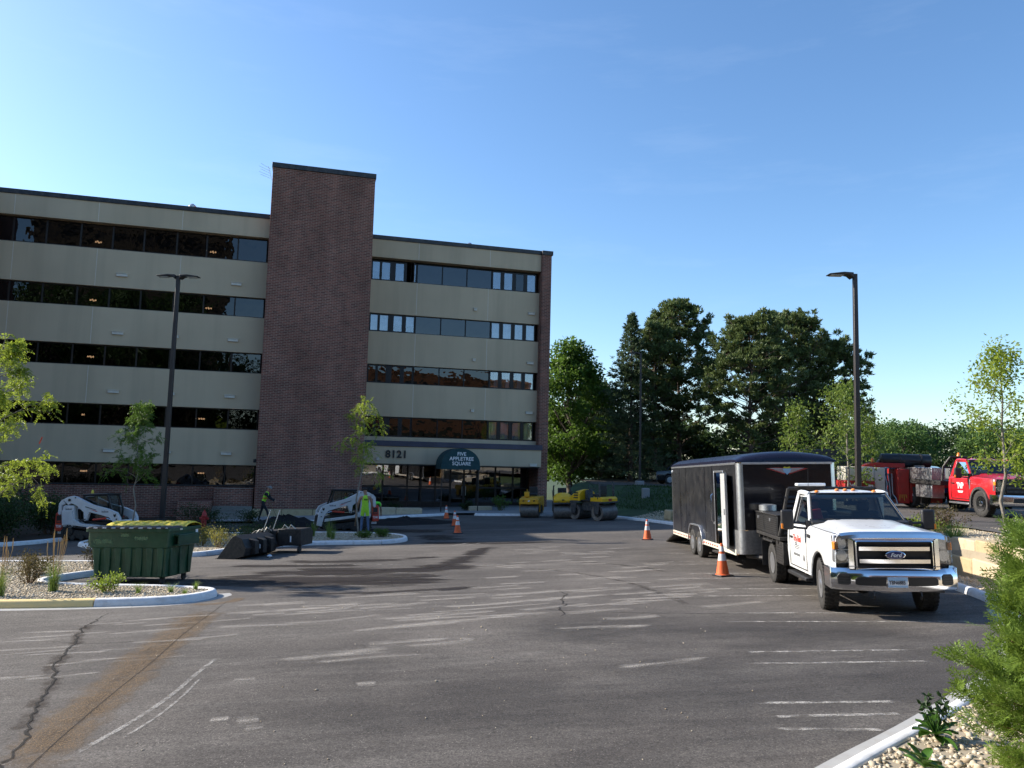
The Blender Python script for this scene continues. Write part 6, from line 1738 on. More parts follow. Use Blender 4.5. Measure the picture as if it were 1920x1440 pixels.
ct = cargo_trailer()
seat(ct, 6.43, 17.68, 180.4)
# ------------------------------------------------------------------ dumpster
def dumpster():
    rt = root('dumpster', 'green steel-ribbed dumpster with black and yellow lids standing in the island notch', 'dumpster')
    # local: x along the long side, y depth away from the camera; hollow tub, wider at the top
    L, D = .92, .62                                       # half length and half depth at the top
    zt, zm, z0 = 1.18, .78, .16
    def ringz(l, d, z, r=.05):
        out = []
        for cx_, cy_, a0 in ((l - r, d - r, 0), (-l + r, d - r, 90), (-l + r, -d + r, 180), (l - r, -d + r, 270)):
            for k in range(4): a = R(a0 + k * 30); out.append((cx_ + r * cos(a), cy_ + r * sin(a), z))
        return out
    body = MB().loft([ringz(L - .10, D - .10, z0), ringz(L - .075, D - .07, zm - .03), ringz(L - .02, D - .02, zm), ringz(L, D, zt), ringz(L - .03, D - .03, zt), ringz(L - .05, D - .05, zm), ringz(L - .12, D - .12, z0 + .03)])
    b = body.build('tub', 'bin_green', rt, .008)
    MB().loft([ringz(L + .035, D + .035, zt - .07), ringz(L + .035, D + .035, zt), ringz(L - .035, D - .035, zt + .002), ringz(L - .035, D - .035, zt - .06)]).build('rim', 'bin_green', rt, .006)
    # tapering ribs on the long sides and the ends
    def rib(x, s, axis):
        m = MB(); w0, w1 = .075, .045; t = .035
        if axis == 'y':
            ya, yb = s * (D - .095), s * (D - .065); q = [(x - w1, z0 + .02, ya), (x + w1, z0 + .02, ya), (x + w0, zm - .005, yb), (x - w0, zm - .005, yb)]
            m.loft([[(a, y, z) for a, z, y in q], [(a * 1, y + s * t, z) for a, z, y in q]])
        else:
            xa, xb = s * (L - .095), s * (L - .07); q = [(x - w1, z0 + .02, xa), (x + w1, z0 + .02, xa), (x + w0, zm - .005, xb), (x - w0, zm - .005, xb)]
            m.loft([[(y, a, z) for a, z, y in q], [(y + s * t, a, z) for a, z, y in q]])
        m.build('rib', 'bin_green', rt, .012)
    for k in range(7):
        for s in (1, -1): rib(-.72 + k * .24, s, 'y')
    for k in range(3):
        for s in (1, -1): rib(-.36 + k * .36, s, 'x')
    # fork pockets
    for s in (1, -1):
        p = MB(); p.box(min(s * (L - .02), s * (L + .12)), -.42, .80, max(s * (L - .02), s * (L + .12)), .42, .835); p.box(min(s * (L - .02), s * (L + .12)), -.42, 1.005, max(s * (L - .02), s * (L + .12)), .42, 1.04); p.box(min(s * (L + .085), s * (L + .12)), -.42, .836, max(s * (L + .085), s * (L + .12)), .42, 1.004)
        p.build('fork_pocket', 'bin_green', rt, .008)
    # paler green, ragged-edged patches on the near side
    def pale_quad(x0, x1, z0_, z1_, nm):
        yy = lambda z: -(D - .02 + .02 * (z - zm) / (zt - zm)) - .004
        me = bpy.data.meshes.new('pale_patch'); me.from_pydata([(x0, yy(z0_), z0_), (x1, yy(z0_), z0_), (x1, yy(z1_), z1_), (x0, yy(z1_), z1_)], [], [(0, 1, 2, 3)])
        uv = me.uv_layers.new(name='UVMap'); uv.data.foreach_set('uv', [0, 0, 1, 0, 1, 1, 0, 1]); mesh_obj('pale_patch', me, 'bin_pale', rt, smooth=0)
    pale_quad(-.86, -.30, .80, 1.02, 'a'); pale_quad(.1, .5, .9, 1.05, 'b'); pale_quad(-.2, .05, .98, 1.1, 'c')
    # lids: near black half, far yellow half, ridged
    for y0, y1, mt, nm in ((-D - .03, -.02, 'lid_black', 'black_lid'), (-.01, D + .03, 'lid_yellow', 'yellow_lid')):
        n = 40; rows_ = []
        for j in range(9):
            t = j / 8; y = y0 + (y1 - y0) * t; row = []
            for i in range(n * 2 + 1):
                x = -L - .03 + (2 * L + .06) * i / (2 * n); ph = (i % 10) / 10
                h = .025 if .25 < ph < .75 else 0.0
                if j in (0, 8) or i in (0, 2 * n): h = 0.0
                crown = .0 if mt == 'lid_black' else .075 * sin(pi * min(1, (y + .01) / (D + .04)) ) ** .6
                row.append((x, y, zt + .012 + crown + h))
            rows_.append(row)
        lid = MB().loft([r_ + [(x, y, z - .014) for x, y, z in r_[::-1]] for r_ in rows_]).build('lid', mt, rt, 0, smooth=30, label=nm.replace('_', ' ') + ' half of the dumpster cover')
        if mt == 'lid_black':
            for k in range(9):
                MB().cbox((-.82 + k * .205, -D - .045, zt + .015), (.05, .022, .02)).build('hinge', 'lid_black', lid, .006)
            MB().cyl((-L, -D - .05, zt + .012), (L, -D - .05, zt + .012), .011, n=8).build('hinge_rod', 'galv', lid, 0)
    for x, y in ((-.70, -.42), (.70, -.42), (-.70, .42), (.70, .42)):
        w = MB().lathe([(.02, -.024), (.075, -.022), (.08, 0), (.075, .022), (.02, .024)], (x, y, .08), 'x', 18).build('caster', 'rubber', rt, 0)
        f = MB(); f.box(x - .045, y - .03, .08, x - .032, y + .03, .17); f.box(x + .032, y - .03, .08, x + .045, y + .03, .17); f.box(x - .05, y - .05, .17, x + .05, y + .05, .185); f.build('caster_fork', 'black_steel', w, 0)
    for (c, h, m_) in [((L + .004, .50, 1.06), (.003, .05, .045), 'sticker_white'), ((L - .004, .50, .92), (.003, .07, .05), 'sticker_yellow'), ((L + .036, -.2, 1.145), (.003, .05, .018), 'cream_paint')]:
        MB().cbox(c, h).build('sticker', m_, rt, 0)
    return rt
db = dumpster()
seat(db, -7.95, 17.15, 7)
# ------------------------------------------------------------------ tracked loaders
def loader(label, lift=0.0, beacon=True):
    rt = root('track_loader', label, 'loader')
    W = .84
    # tracks
    for s in (1, -1):
        pts = [(-1.05, .02), (.75, .02), (1.02, .16), (1.05, .34), (.90, .50), (-.55, .60), (-.98, .66), (-1.2, .52), (-1.24, .28)]
        q = smooth_path(pts, .08, True)
        inn = [(y * .93, .06 + (z - .03) * .86) for y, z in q]; n = len(q)
        x0, x1 = s * (W - .02), s * (W - .36)
        tr = MB().loft([[(x0, y, z) for y, z in q], [(x1, y, z) for y, z in q], [(x1, y, z) for y, z in inn], [(x0, y, z) for y, z in inn], [(x0, y, z) for y, z in q]], False).build('track', 'rubber', rt, 0)
        for i in range(0, n, 2):
            a = q[i]; b = q[(i + 1) % n]; an = math.atan2(b[1] - a[1], b[0] - a[0])
            MB().cbox(((x0 + x1) / 2, a[0] + sin(an) * .012, a[1] - cos(an) * .012), (.165, .03, .018), (an, 0, 0)).build('track_lug', 'rubber', tr, 0)
        MB().prism([(-1.0, .10), (.74, .10), (.9, .3), (-.5, .46), (-.9, .5)], s * (W - .10), s * (W - .28), 'x').build('track_frame', 'black_steel', rt, .02)
        for y in (-.75, -.35, .05, .45): MB().cyl((s * (W - .04), y, .145), (s * (W - .30), y, .145), .10, n=14).build('track_roller', 'black_steel', tr, 0)
        MB().cyl((s * (W - .03), .78, .29), (s * (W - .3), .78, .29), .19, n=18).build('idler', 'black_steel', tr, 0)
        MB().lathe([(.22, -.10), (.22, .10), (.10, .12), (.02, .12)], (s * (W - .16), -.98, .42), 'x', 18).build('sprocket', 'black_steel', tr, 0)
    # main frame and white side skirts
    MB().prism([(-1.2, .40), (.95, .40), (1.0, .62), (.55, .78), (-1.2, .9)], -.46, .46, 'x').build('frame', 'black_steel', rt, .02)
    for s in (1, -1):
        xa, xb = s * .50, s * (W + .0)
        MB().prism([(-1.22, .66), (-1.28, 1.30), (-.80, 1.30), (-.74, .95), (-.40, .74), (.98, .60), (1.0, .47), (-.4, .62), (-.95, .70)], xa, xb, 'x').build('side_skirt', 'loader_white', rt, .015)
    # engine bay and red tailgate
    MB().prism([(-1.30, .60), (-1.30, 1.24), (-1.10, 1.34), (-.62, 1.34), (-.62, .60)], -.48, .48, 'x').build('engine_cover', 'black_paint', rt, .03)
    tg = MB().prism([(-1.62, .42), (-1.66, .50), (-1.64, 1.16), (-1.58, 1.22), (-1.31, 1.22), (-1.31, .42)], -.66, .66, 'x').build('tailgate', 'loader_red', rt, .03)
    for s in (1, -1):
        MB().cbox((s * .662, -1.475, .93), (.006, .11, .16)).build('tail_opening', 'black_plastic', tg, .01)
        MB().cbox((s * .668, -1.475, .84), (.004, .08, .02)).build('tail_bar', 'loader_red', tg, 0)
        text('tail_lettering', 'T590', .15, 'letter_white', tg, (s * .662, -1.475, .62), (R(90), 0, R(90 * s)), .002, bold=.004, sx=.8)
    MB().prism([(-1.55, .30), (-1.55, .41), (-.95, .41), (-.95, .30)], -.6, .6, 'x').build('rear_bumper', 'loader_white', rt, .015)
    # rear uprights carrying the arms
    for s in (1, -1):
        xa, xb = s * .52, s * .80
        MB().prism([(-1.20, .58), (-1.24, 1.46), (-1.16, 1.52), (-.76, 1.50), (-.66, .58)], xa, xb, 'x').build('upright', 'loader_white', rt, .02)
        text('maker_lettering', 'bobcat', .10, 'letter_dark', rt, (s * .803, -.98, 1.36), (R(90), 0, R(90 * s)), .002, bold=.002)
        MB().cbox((s * .803, -.96, 1.29), (.002, .06, .012)).build('decal', 'letter_dark', rt, 0)
    # lift arms
    for s in (1, -1):
        xa, xb = s * .60, s * .78
        arm = [(-1.32, 1.74), (-1.10, 1.86), (-.86, 1.92), (-.70, 1.88), (.0, 1.55), (.72, 1.36), (1.12, 1.20), (1.26, .98), (1.36, .30), (1.12, .24), (1.0, .78), (.82, .98), (.5, 1.08), (-.08, 1.22), (-.20, .86), (-.30, .86), (-.34, 1.22), (-.66, 1.50), (-.90, 1.60), (-1.04, 1.52), (-1.16, 1.66)]
        a = MB().prism(arm, xa, xb, 'x').build('lift_arm', 'loader_white', rt, .018)
        MB().prism([(-1.16, 1.62), (-1.34, 1.75), (-1.46, 1.60), (-1.48, 1.16), (-1.40, 1.10), (-1.34, 1.16), (-1.33, 1.52), (-1.22, 1.56)], xa + s * .02, xb - s * .02, 'x').build('rear_link', 'loader_white', rt, .015)
        MB().cyl((s * .59, -.98, 1.74), (s * .80, -.98, 1.74), .06, n=14).build('pivot_pin', 'black_steel', a, 0)
        for y, z in ((1.14, .92), (1.16, .72), (-.72, 1.84), (-.25, .92)): MB().cyl((s * .59, y, z), (s * .795, y, z), .03, n=10).build('pin', 'black_steel', a, 0)
        MB().prism([(-.1, 1.36), (.26, 1.27), (.30, 1.25), (.22, 1.24)], s * .781, s * .783, 'x').build('decal_stripe', 'hydrant_red', a, 0)
        MB().prism([(-.28, 1.44), (.22, 1.30), (.24, 1.32), (-.26, 1.47)], s * .781, s * .783, 'x').build('decal_stripe', 'letter_dark', a, 0)
        text('arm_lettering', 'bobcat', .11, 'letter_dark', a, (s * .782, .62, 1.24), (R(90), 0, R(90 * s)), .001, bold=.002)
        hd = MB(); hd.prism([(1.00, 1.06), (1.0, 1.15), (1.03, 1.12), (1.07, 1.12), (1.10, 1.16), (1.11, 1.06), (1.08, 1.01), (1.04, 1.0)], s * .781, s * .783, 'x'); hd.build('head_decal', 'letter_dark', a, 0)
        # lift cylinder and red tilt cylinder
        MB().tube([(s * .69, -1.0, .72), (s * .69, -.24, .92)], .045, 10).build('lift_cylinder', 'black_steel', rt, 0)
        MB().tube([(s * .69, .05, .90), (s * .69, .65, .96)], .042, 10).build('tilt_cylinder', 'loader_red', rt, 0)
        MB().tube([(s * .69, .65, .96), (s * .69, 1.1, .80)], .022, 8).build('cylinder_rod', 'chrome', rt, 0)
    MB().tube([(-.62, 1.2, .82), (.62, 1.2, .82)], .06, 10).build('cross_tube', 'loader_white', rt, 0)
    at = MB(); at.prism([(1.26, .14), (1.22, .72), (1.30, .74), (1.38, .14)], -.62, .62, 'x'); at.build('attachment_plate', 'black_steel', rt, .01)
    # cab
    for s in (1, -1):
        cb = MB()
        x = s * .45
        cb.tube([(x, .66, .78), (x, .72, 1.30), (x, .50, 1.96)], .045, 8); cb.tube([(x, -.52, 1.0), (x, -.56, 1.9)], .05, 8); cb.tube([(x, .50, 1.96), (x, -.56, 1.93)], .05, 8); cb.tube([(x, .66, .80), (x, -.52, 1.02)], .04, 8); cb.tube([(x, .05, 1.0), (x, .05, 1.93)], .022, 6)
        cb.build('cab_frame', 'black_paint', rt, 0)
    MB().prism([(.62, 1.95), (.55, 2.02), (-.58, 2.0), (-.64, 1.93)], -.52, .52, 'x').build('cab_roof', 'black_paint', rt, .03)
    for s in (1, -1): MB().add([(s * .47, .62, .86), (s * .47, .46, 1.90), (s * .47, -.52, 1.88), (s * .47, -.48, 1.06)], [(0, 1, 2, 3)]).build('side_window', 'glass_car', rt, 0, smooth=0)
    MB().add([(.42, .70, .84), (-.42, .70, .84), (-.42, .50, 1.92), (.42, .50, 1.92)], [(0, 1, 2, 3)]).build('front_window', 'glass_car', rt, 0, smooth=0)
    MB().box(-.4, -.56, 1.04, .4, -.54, 1.86).build('rear_screen', 'black_plastic', rt, 0)
    st = MB(); st.cbox((0, -.1, 1.02), (.24, .24, .08)); st.cbox((0, -.36, 1.36), (.23, .06, .30), (.12, 0, 0)); st.build('seat', 'seat_grey', rt, .04)
    if beacon: MB().lathe([(.06, 0), (.06, .03), (.05, .05), (.045, .13), (.02, .15), (.004, .15)], (.25, -.3, 2.01), 'z', 12).build('beacon', 'lid_yellow', rt, 0)
    return rt
l1 = loader('white track loader with red tailgate parked behind the dumpster')
seat(l1, -15.35, 29.4, 93); l1.scale = (.86, .86, .86)
l2 = loader('white track loader at work in front of the brick tower, driver inside', beacon=False)
seat(l2, -7.2, 34.0, 250); l2.scale = (.88, .88, .88)
# ------------------------------------------------------------------ rollers
def roller(label, body, size=1.0, rops=False, old=False):
    rt = root('tandem_roller', label, 'roller')
    w = .50; r = .36
    for y in (.72, -.72):
        d = MB().lathe([(r * .55, -w + .06), (r * .6, -w + .02), (r * .97, -w), (r, -w + .012), (r, w - .012), (r * .97, w), (r * .6, w - .02), (r * .55, w - .06)], (0, y, r), 'x', 40).build('drum', 'drum_steel', rt, 0)
        MB().cyl((-w + .03, y, r), (w - .03, y, r), r * .5, n=16).build('drum_hub', 'black_steel', d, 0)
        for s in (1, -1):
            MB().prism([(y - .12, r - .06), (y + .12, r - .06), (y + .20, r * 2 + .10), (y - .20, r * 2 + .10)], s * (w + .015), s * (w + .055), 'x').build('drum_fork', body if old else 'roller_grey', rt, .012)
        MB().box(-w - .05, y - .36, r * 2 + .06, w + .05, y + .36, r * 2 + .13).build('deck_plate', body if old else 'roller_grey', rt, .02)
    MB().prism([(-.42, .40), (.42, .40), (.42, .84), (-.42, .84)], -.30, .30, 'x').build('frame', 'roller_grey' if not old else body, rt, .03)
    if old:
        MB().prism([(.40, .74), (1.12, .74), (1.12, 1.02), (.95, 1.06), (.40, 1.06)], -.52, .52, 'x').build('front_body', body, rt, .025)
        MB().prism([(-1.15, .62), (.38, .62), (.38, 1.10), (-.95, 1.10), (-1.15, 1.0)], -.54, .54, 'x').build('rear_body', body, rt, .025)
        MB().box(.1, -.12, 1.102, .36, .2, 1.30).build('console', 'black_plastic', rt, .02)
        MB().box(.08, .25, 1.102, .34, .5, 1.38).build('battery_box', body, rt, .02); MB().tube([(.2, .38, 1.38), (.2, .38, 1.52)], .02, 6).build('exhaust', body, rt, 0)
        st = MB(); st.cbox((0, -.45, 1.2), (.24, .22, .07)); st.cbox((0, -.66, 1.42), (.24, .05, .2)); st.build('seat', 'black_plastic', rt, .03)
        for x, m_ in ((-.28, 'letter_dark'), (.0, 'sticker_white'), (.3, 'letter_dark')): MB().cbox((x, 1.122, .92), (.05, .003, .03), (0, .4, 0)).build('decal', m_, rt, 0)
        MB().box(-.5, .36, .14, .5, 1.02, .20) if False else None
        return rt
    # engine hood, rounded
    hood = MB(); rows_ = []
    for x in np.linspace(-.50, .50, 9):
        e = 1 - .14 * abs(x / .5) ** 3
        rows_.append([(x, .34, .86), (x, 1.02, .86), (x, 1.06 * (.97 + .03 * e), .98), (x, .98, 1.16 * e), (x, .78, 1.30 * e), (x, .50, 1.36 * e), (x, .34, 1.36 * e)])
    MB().loft(rows_).build('hood', body, rt, .012, smooth=30)
    for s in (1, -1):
        for k in range(3): MB().prism([(.46, .96 + k * .11), (.74 + .03 * (1 - k), .96 + k * .11), (.70, 1.02 + k * .11), (.46, 1.02 + k * .11)], s * .495, s * .506, 'x').build('louvre', 'black_plastic', rt, 0)
    for x in (-.22, .22): MB().lathe([(.05, 0), (.045, .02), (.01, .03)], (x, 1.07, .88), 'y', 12).build('lamp', 'glass_lamp', rt, 0)
    MB().cbox((0, 1.075, 1.0), (.06, .004, .03)).build('decal', 'letter_dark', rt, 0)
    MB().prism([(-1.06, .84), (-.30, .84), (-.30, 1.02), (-.95, 1.06), (-1.06, 1.0)], -.50, .50, 'x').build('rear_body', body, rt, .03)
    MB().cbox((0, -1.063, .93), (.10, .006, .05)).build('tail_plate', 'hydrant_red', rt, 0)
    MB().box(-.46, -.28, .86, .46, .32, .90).build('footplate', 'black_steel', rt, .01)
    st = MB(); st.cbox((0, -.42, 1.12), (.24, .22, .06)); st.cbox((0, -.62, 1.36), (.24, .05, .22)); st.build('seat', 'black_plastic', rt, .03)
    cn = MB(); cn.prism([(.12, .90), (.30, .90), (.30, 1.30), (.20, 1.36)], -.2, .2, 'x'); cn.build('console', 'roller_grey', rt, .02)
    sw = MB(); sw.tube([(.17 * cos(a), .10 + .05 * sin(a), 1.44 + .16 * sin(a)) for a in np.linspace(0, 2 * pi, 21)], .013, 6, False); sw.cyl((0, .22, 1.32), (0, .10, 1.44), .02, n=6); sw.build('steering_wheel', 'black_plastic', rt, 0)
    if rops:
        rp = MB()
        for s in (1, -1): rp.tube([(s * .46, -.86, .95), (s * .46, -.86, 1.62), (s * .44, -.80, 1.70)], .04, 8)
        rp.build('guard_posts', 'roller_grey', rt, 0)['kind'] = 'stuff'
        for s in (1, -1): MB().tube([(s * .50, -.30, .90), (s * .54, -.34, 1.42), (s * .54, -.70, 1.46), (s * .50, -.78, .96)], .018, 6).build('hand_rail', 'roller_grey', rt, 0)
    return rt
seat(roller('small orange-yellow tandem roller at the head of the parked rollers', 'roller_orange', old=True), 1.3, 43.2, 190)
seat(roller('yellow tandem roller with rounded hood, middle of three', 'roller_yellow', rops=True), 2.95, 42.4, 182)
r3 = roller('largest yellow roller with louvred hood, black guard posts and big drum', 'roller_yellow', rops=True)
seat(r3, 4.45, 40.9, -40); r3.scale = (1.15, 1.15, 1.15)
# ------------------------------------------------------------------ bucket and attachments on the asphalt
def bucket():
    rt = root('loader_bucket', 'black steel loader bucket tipped on the asphalt beside the dumpster', 'bucket')
    side = [(0, 0), (.95, .0), (1.02, .10), (.80, .52), (.62, .62), (.45, .56), (.02, .03)]
    outer = [(.0, .0), (.62, -.0), (.93, .10), (1.0, .34), (.86, .62), (.62, .74)]
    for s in (1, -1):
        MB().prism([(0, 0), (.62, 0), (.93, .10), (1.0, .34), (.86, .62), (.62, .74), (.52, .70)], s * .88, s * .90, 'x').build('side_plate', 'black_steel', rt, .004)
    th = [(y * .965 + .02, .02 + z * .95) for y, z in outer]
    MB().prism(outer + th[::-1], -.879, .879, 'x').build('shell', 'black_steel', rt, .006)
    MB().prism([(-.06, 0), (-.06, .012), (.10, .03), (.10, 0)], -.90, .90, 'x').build('cutting_edge', 'black_steel', rt, 0)
    for x in (-.45, .0, .45): MB().prism([(.92, .12), (1.10, .14), (1.10, .55), (.88, .62)], x - .10, x + .10, 'x').build('mount_rib', 'black_steel', rt, .01)
    MB().cbox((.3, 1.105, .36), (.012, .006, .07), (0, .1, 0)).build('label', 'sticker_white', rt, 0)
    return rt
bk = bucket(); seat(bk, -7.95, 22.75, 103); bk.scale = (.95, .9, .88)
def planer():
    rt = root('milling_attachment', 'black milling attachment with hoses, wire frame and small wheels on the asphalt', 'attachment')
    MB().prism([(-.45, .22), (.45, .22), (.50, .62), (.30, .72), (-.45, .72)], -.12, .62, 'x').build('housing', 'black_steel', rt, .02)
    MB().prism([(-.42, .16), (.42, .16), (.42, .66), (-.42, .66)], -.72, -.2, 'x').build('motor_housing', 'black_steel', rt, .02)
    MB().box(-.2, -.35, .3, -.12, .35, .6).build('joint_plate', 'black_steel', rt, 0)
    for x in (.55, -.6):
        w = MB().lathe([(.02, -.03), (.10, -.03), (.11, 0), (.10, .03), (.02, .03)], (x, -.38, .11), 'x', 16).build('gauge_wheel', 'rubber', rt, 0)
        MB().tube([(x, -.38, .11), (x + .06, -.36, .3), (x - .02, -.3, .4)], .018, 6).build('wheel_arm', 'black_steel', w, 0)
    for k in range(5):
        a = k * .12
        MB().tube([(-.30 - a * .2, -.40, .66), (-.34 - a, -.46, .80 - a * .3), (-.45 - a, -.50, .55), (-.40 - a, -.48, .35), (-.30, -.44, .28)], .022, 6).build('hose', 'cream_paint' if k % 2 else 'black_plastic', rt, 0)
    for k in range(2): MB().tube([(-.02 + .2 * k, -.4, .7), (.1 + .2 * k, -.45, .84), (.24 + .2 * k, -.4, .7)], .02, 6).build('hose', 'cream_paint', rt, 0)
    MB().cbox((.30, -.46, .42), (.02, .006, .09)).build('label', 'sticker_white', rt, 0)
    return rt
seat(planer(), -6.75, 23.95, 8)
fr_ = root('wire_frame', 'light metal frame leaning on the black attachment', 'frame')
m = MB()
for x in (0, .28): m.tube([(x - .16, 0, 0), (x, 0, .55), (x + .08, .03, .85)], .016, 6)
m.tube([(-.16, 0, .02), (.12, 0, .02)], .014, 6)
m.build('bars', 'galv', fr_, 0); fr_.location = (-7.35, 23.75, lot_z(-7.6, 23.75) + .45)
# crumpled paper
o = MB().lathe([(.01, 0), (.06, .02), (.08, .05), (.03, .09), (.005, .09)], (0, 0, 0), 'z', 7).build('crumpled_paper', 'sticker_white', None, 0, smooth=0); o.location = (-6.75, 22.2, lot_z(-6.75, 22.2)); tag(o, 'crumpled white paper on the asphalt before the bucket', 'litter')
# soil and asphalt heaps
def heap(name, label, x, y, rx, ry, h, mat, seed):
    rg = np.random.default_rng(seed); n, k = 26, 9; V = []; F = []
    for j in range(k + 1):
        t = j / k
        for i in range(n):
            a = 2 * pi * i / n; w = 1 + .18 * sin(3 * a + seed) + .1 * sin(7 * a)
            px = x + cos(a) * rx * t * w; py = y + sin(a) * ry * t * w
            z = lot_z(px, py) + max(0, h * (1 - t ** 1.5) * (1 + rg.normal() * .14)) - .01
            V.append((px, py, z))
    for j in range(k):
        for i in range(n): F.append((j * n + i, j * n + (i + 1) % n, (j + 1) * n + (i + 1) % n, (j + 1) * n + i))
    o = np_mesh(name, np.array(V), np.array(F), mat, None, 0)
    return tag(o, label, 'heap')
heap('asphalt_heap', 'dark heap of fresh asphalt in front of the entrance kerb', -5.2, 38.6, 2.4, 1.5, .32, 'fresh_asphalt', 1)
heap('soil_heap', 'dark heap of soil behind the working loader front', -10.6, 36.6, 1.9, 1.0, .5, 'fresh_asphalt', 2)
heap('soil_heap', 'low spread of dark soil under the working loader', -8.3, 32.4, 2.4, .7, .14, 'soil', 3)
# ------------------------------------------------------------------ cones
def cone(label, x, y, stripes=2):
    rt = root('traffic_cone', label, 'cone', group='traffic cones on the lot')
    MB().prism([(.18 * cos(pi / 4 + k * pi / 2) * 1.35, .18 * sin(pi / 4 + k * pi / 2) * 1.35) for k in range(4)], 0, .035, 'z').build('base', 'black_plastic' if stripes else 'cone_orange', rt, .012)
    rad = lambda z: .145 - (.145 - .028) * (z - .035) / (.71 - .035)
    MB().lathe([(rad(.036) + .02, .036), (rad(.05), .05), (rad(.38), .38), (rad(.52), .52), (rad(.71), .71), (.018, .715), (.012, .70)], (0, 0, 0), 'z', 28).build('body', 'cone_orange', rt, 0)
    for a, b in ((.34, .49), (.54, .65)):
        MB().lathe([(rad(a) + .0025, a), (rad(b) + .0025, b)], (0, 0, 0), 'z', 28).build('reflective_collar', 'cone_white', rt, 0)
    return seat(rt, x, y, random.uniform(0, 90))
cone('orange and white cone nearest the white truck', 4.8, 17.44)
cone('orange and white cone beside the trailer ramp', 4.95, 27.68)
cone('orange and white cone closest to the camera of the three before the entrance', -2.04, 31.5)
cone('orange cone in the middle of the three before the entrance', -2.5, 36.4)
cone('orange and white cone nearest the awning post', -3.35, 42.0)
# ------------------------------------------------------------------ lamp posts
def lamp_post(label, x, y, z, H, heads, w=.14, tilt=0.0, rz=0.0, cat='lamp post'):
    rt = root('lamp_post', label, cat, (x, y, z), rz)
    MB().lathe([(.30, -.3), (.30, .55), (.27, .58)], (0, 0, 0), 'z', 20).build('footing', 'sidewalk', rt, 0)
    MB().loft([[(a * w / 2 * k, b * w / 2 * k, zz) for a, b in ((-1, -1), (1, -1), (1, 1), (-1, 1))] for zz, k in ((.58, 1), (H, .82))]).build('pole', 'lamp_bronze', rt, .012)
    MB().prism([(-.16, -.16), (.16, -.16), (.16, .16), (-.16, .16)], .575, .66, 'z').build('base_cover', 'lamp_bronze', rt, .02)
    for a in heads:
        h = bpy.data.objects.new('lamp_head', None)
        m = MB()
        m.prism([(.10, H - .16), (.22, H - .06), (.34, H - .035), (.86, H - .06), (.88, H - .03), (.40, H + .035), (.10, H + .02)], -.17, .17, 'y')
        hd = m.build('lamp_head', 'lamp_bronze', rt, .02); hd.rotation_euler = (0, 0, a)
        MB().box(.40, -.13, H - .075, .80, .13, H - .062).build('lens', 'lamp_lens', hd, 0)
        MB().box(.04, -.04, H - .10, .14, .04, H - .03).build('arm', 'lamp_bronze', hd, 0)
    return rt
lx, ly = -14.05, 31.6
lamp_post('tall lamp post with two heads in front of the left wing', lx, ly, lot_z(lx, ly), 10.7, (0.0, pi), .17)
lamp_post('tall lamp post with one head behind the white truck', 10.95, 24.3, bank_z(10.95, 24.3) - .1, 8.45, (pi,), .155)
lamp_post('slim dark lamp post standing before the spruce', 8.5, 50.6, TERR - .3, 9.0, (pi,), .14)
# ------------------------------------------------------------------ retaining wall of stone blocks
wl = root('retaining_wall', 'low sandy limestone block wall behind the kerb beside the white truck', 'wall')
pth = [(r_[3][0], r_[3][1], r_[0][2]) for r_ in rows if 12.6 < r_[0][1] < 24]
acc = 0; i = 0; k = 0
while i < len(pth) - 1:
    j = i; L_ = 0
    tgt = [1.15, .85, 1.35, 1.0][k % 4]
    while j < len(pth) - 1 and L_ < tgt: L_ += math.dist(pth[j][:2], pth[j + 1][:2]); j += 1
    a = Vector(pth[i]); b = Vector(pth[j]); d = (b - a); d.z = 0; ln = d.length; an = math.atan2(d.y, d.x)
    for c in range(2):
        h0, h1 = (-.15, .40) if c == 0 else (.405, .78)
        if a.y < 13.6 and c == 1: continue
        off = .06 * (c == 1)
        mid = (a + b) / 2; nx = Vector((d.y, -d.x, 0)).normalized()
        ctr = mid + nx * (.14 + off)
        o = MB().cbox((0, 0, (h0 + h1) / 2), (ln / 2 - .006, .2 + random.uniform(-.01, .01), (h1 - h0) / 2)).build('stone_block', 'limestone_pale' if (k + c) % 3 else 'limestone', wl, .03, 2)
        o.location = (ctr.x, ctr.y, mid.z); o.rotation_euler = (0, 0, an + random.uniform(-.02, .02))
    i = j; k += 1
o = MB().cbox((0, 0, .09), (.22, .14, .10)).build('loose_stone', 'limestone', None, .04, 2); o.location = (9.75, 13.55, .62); o.rotation_euler = (0, .05, .5)
tag(o, 'rough brown stone sitting on the end of the block wall', 'stone')
for i, (x, y) in enumerate([(8.1, 38.0), (8.6, 36.6)]):
    o = MB().cbox((0, 0, .2), (.45, .3, .25)).build('boulder', 'limestone', None, .08, 3); o.location = (x, y, bank_z(x, y)); o.rotation_euler = (.05, .05, .4 + i)
    tag(o, ['sandy boulder on the far gravel behind the trailer', 'sandy boulder nearer the trailer corner'][i], 'stone')
# ------------------------------------------------------------------ hydrant
hy = root('fire_hydrant', 'red fire hydrant between the lamp post and the steps', 'hydrant', (-13.75, 35.2, lot_z(-13.75, 35.2) + .05))
MB().lathe([(.16, 0), (.16, .05), (.11, .07), (.11, .5), (.14, .52), (.14, .56), (.11, .58), (.10, .66), (.06, .74), (.03, .76), (.03, .82), (.005, .82)], (0, 0, 0), 'z', 18).build('body', 'hydrant_red', hy, 0)
MB().cyl((-.2, 0, .44), (.2, 0, .44), .055, n=12).build('side_outlet', 'hydrant_red', hy, 0); MB().cyl((0, -.2, .40), (0, 0, .40), .075, n=12).build('front_outlet', 'hydrant_red', hy, 0)
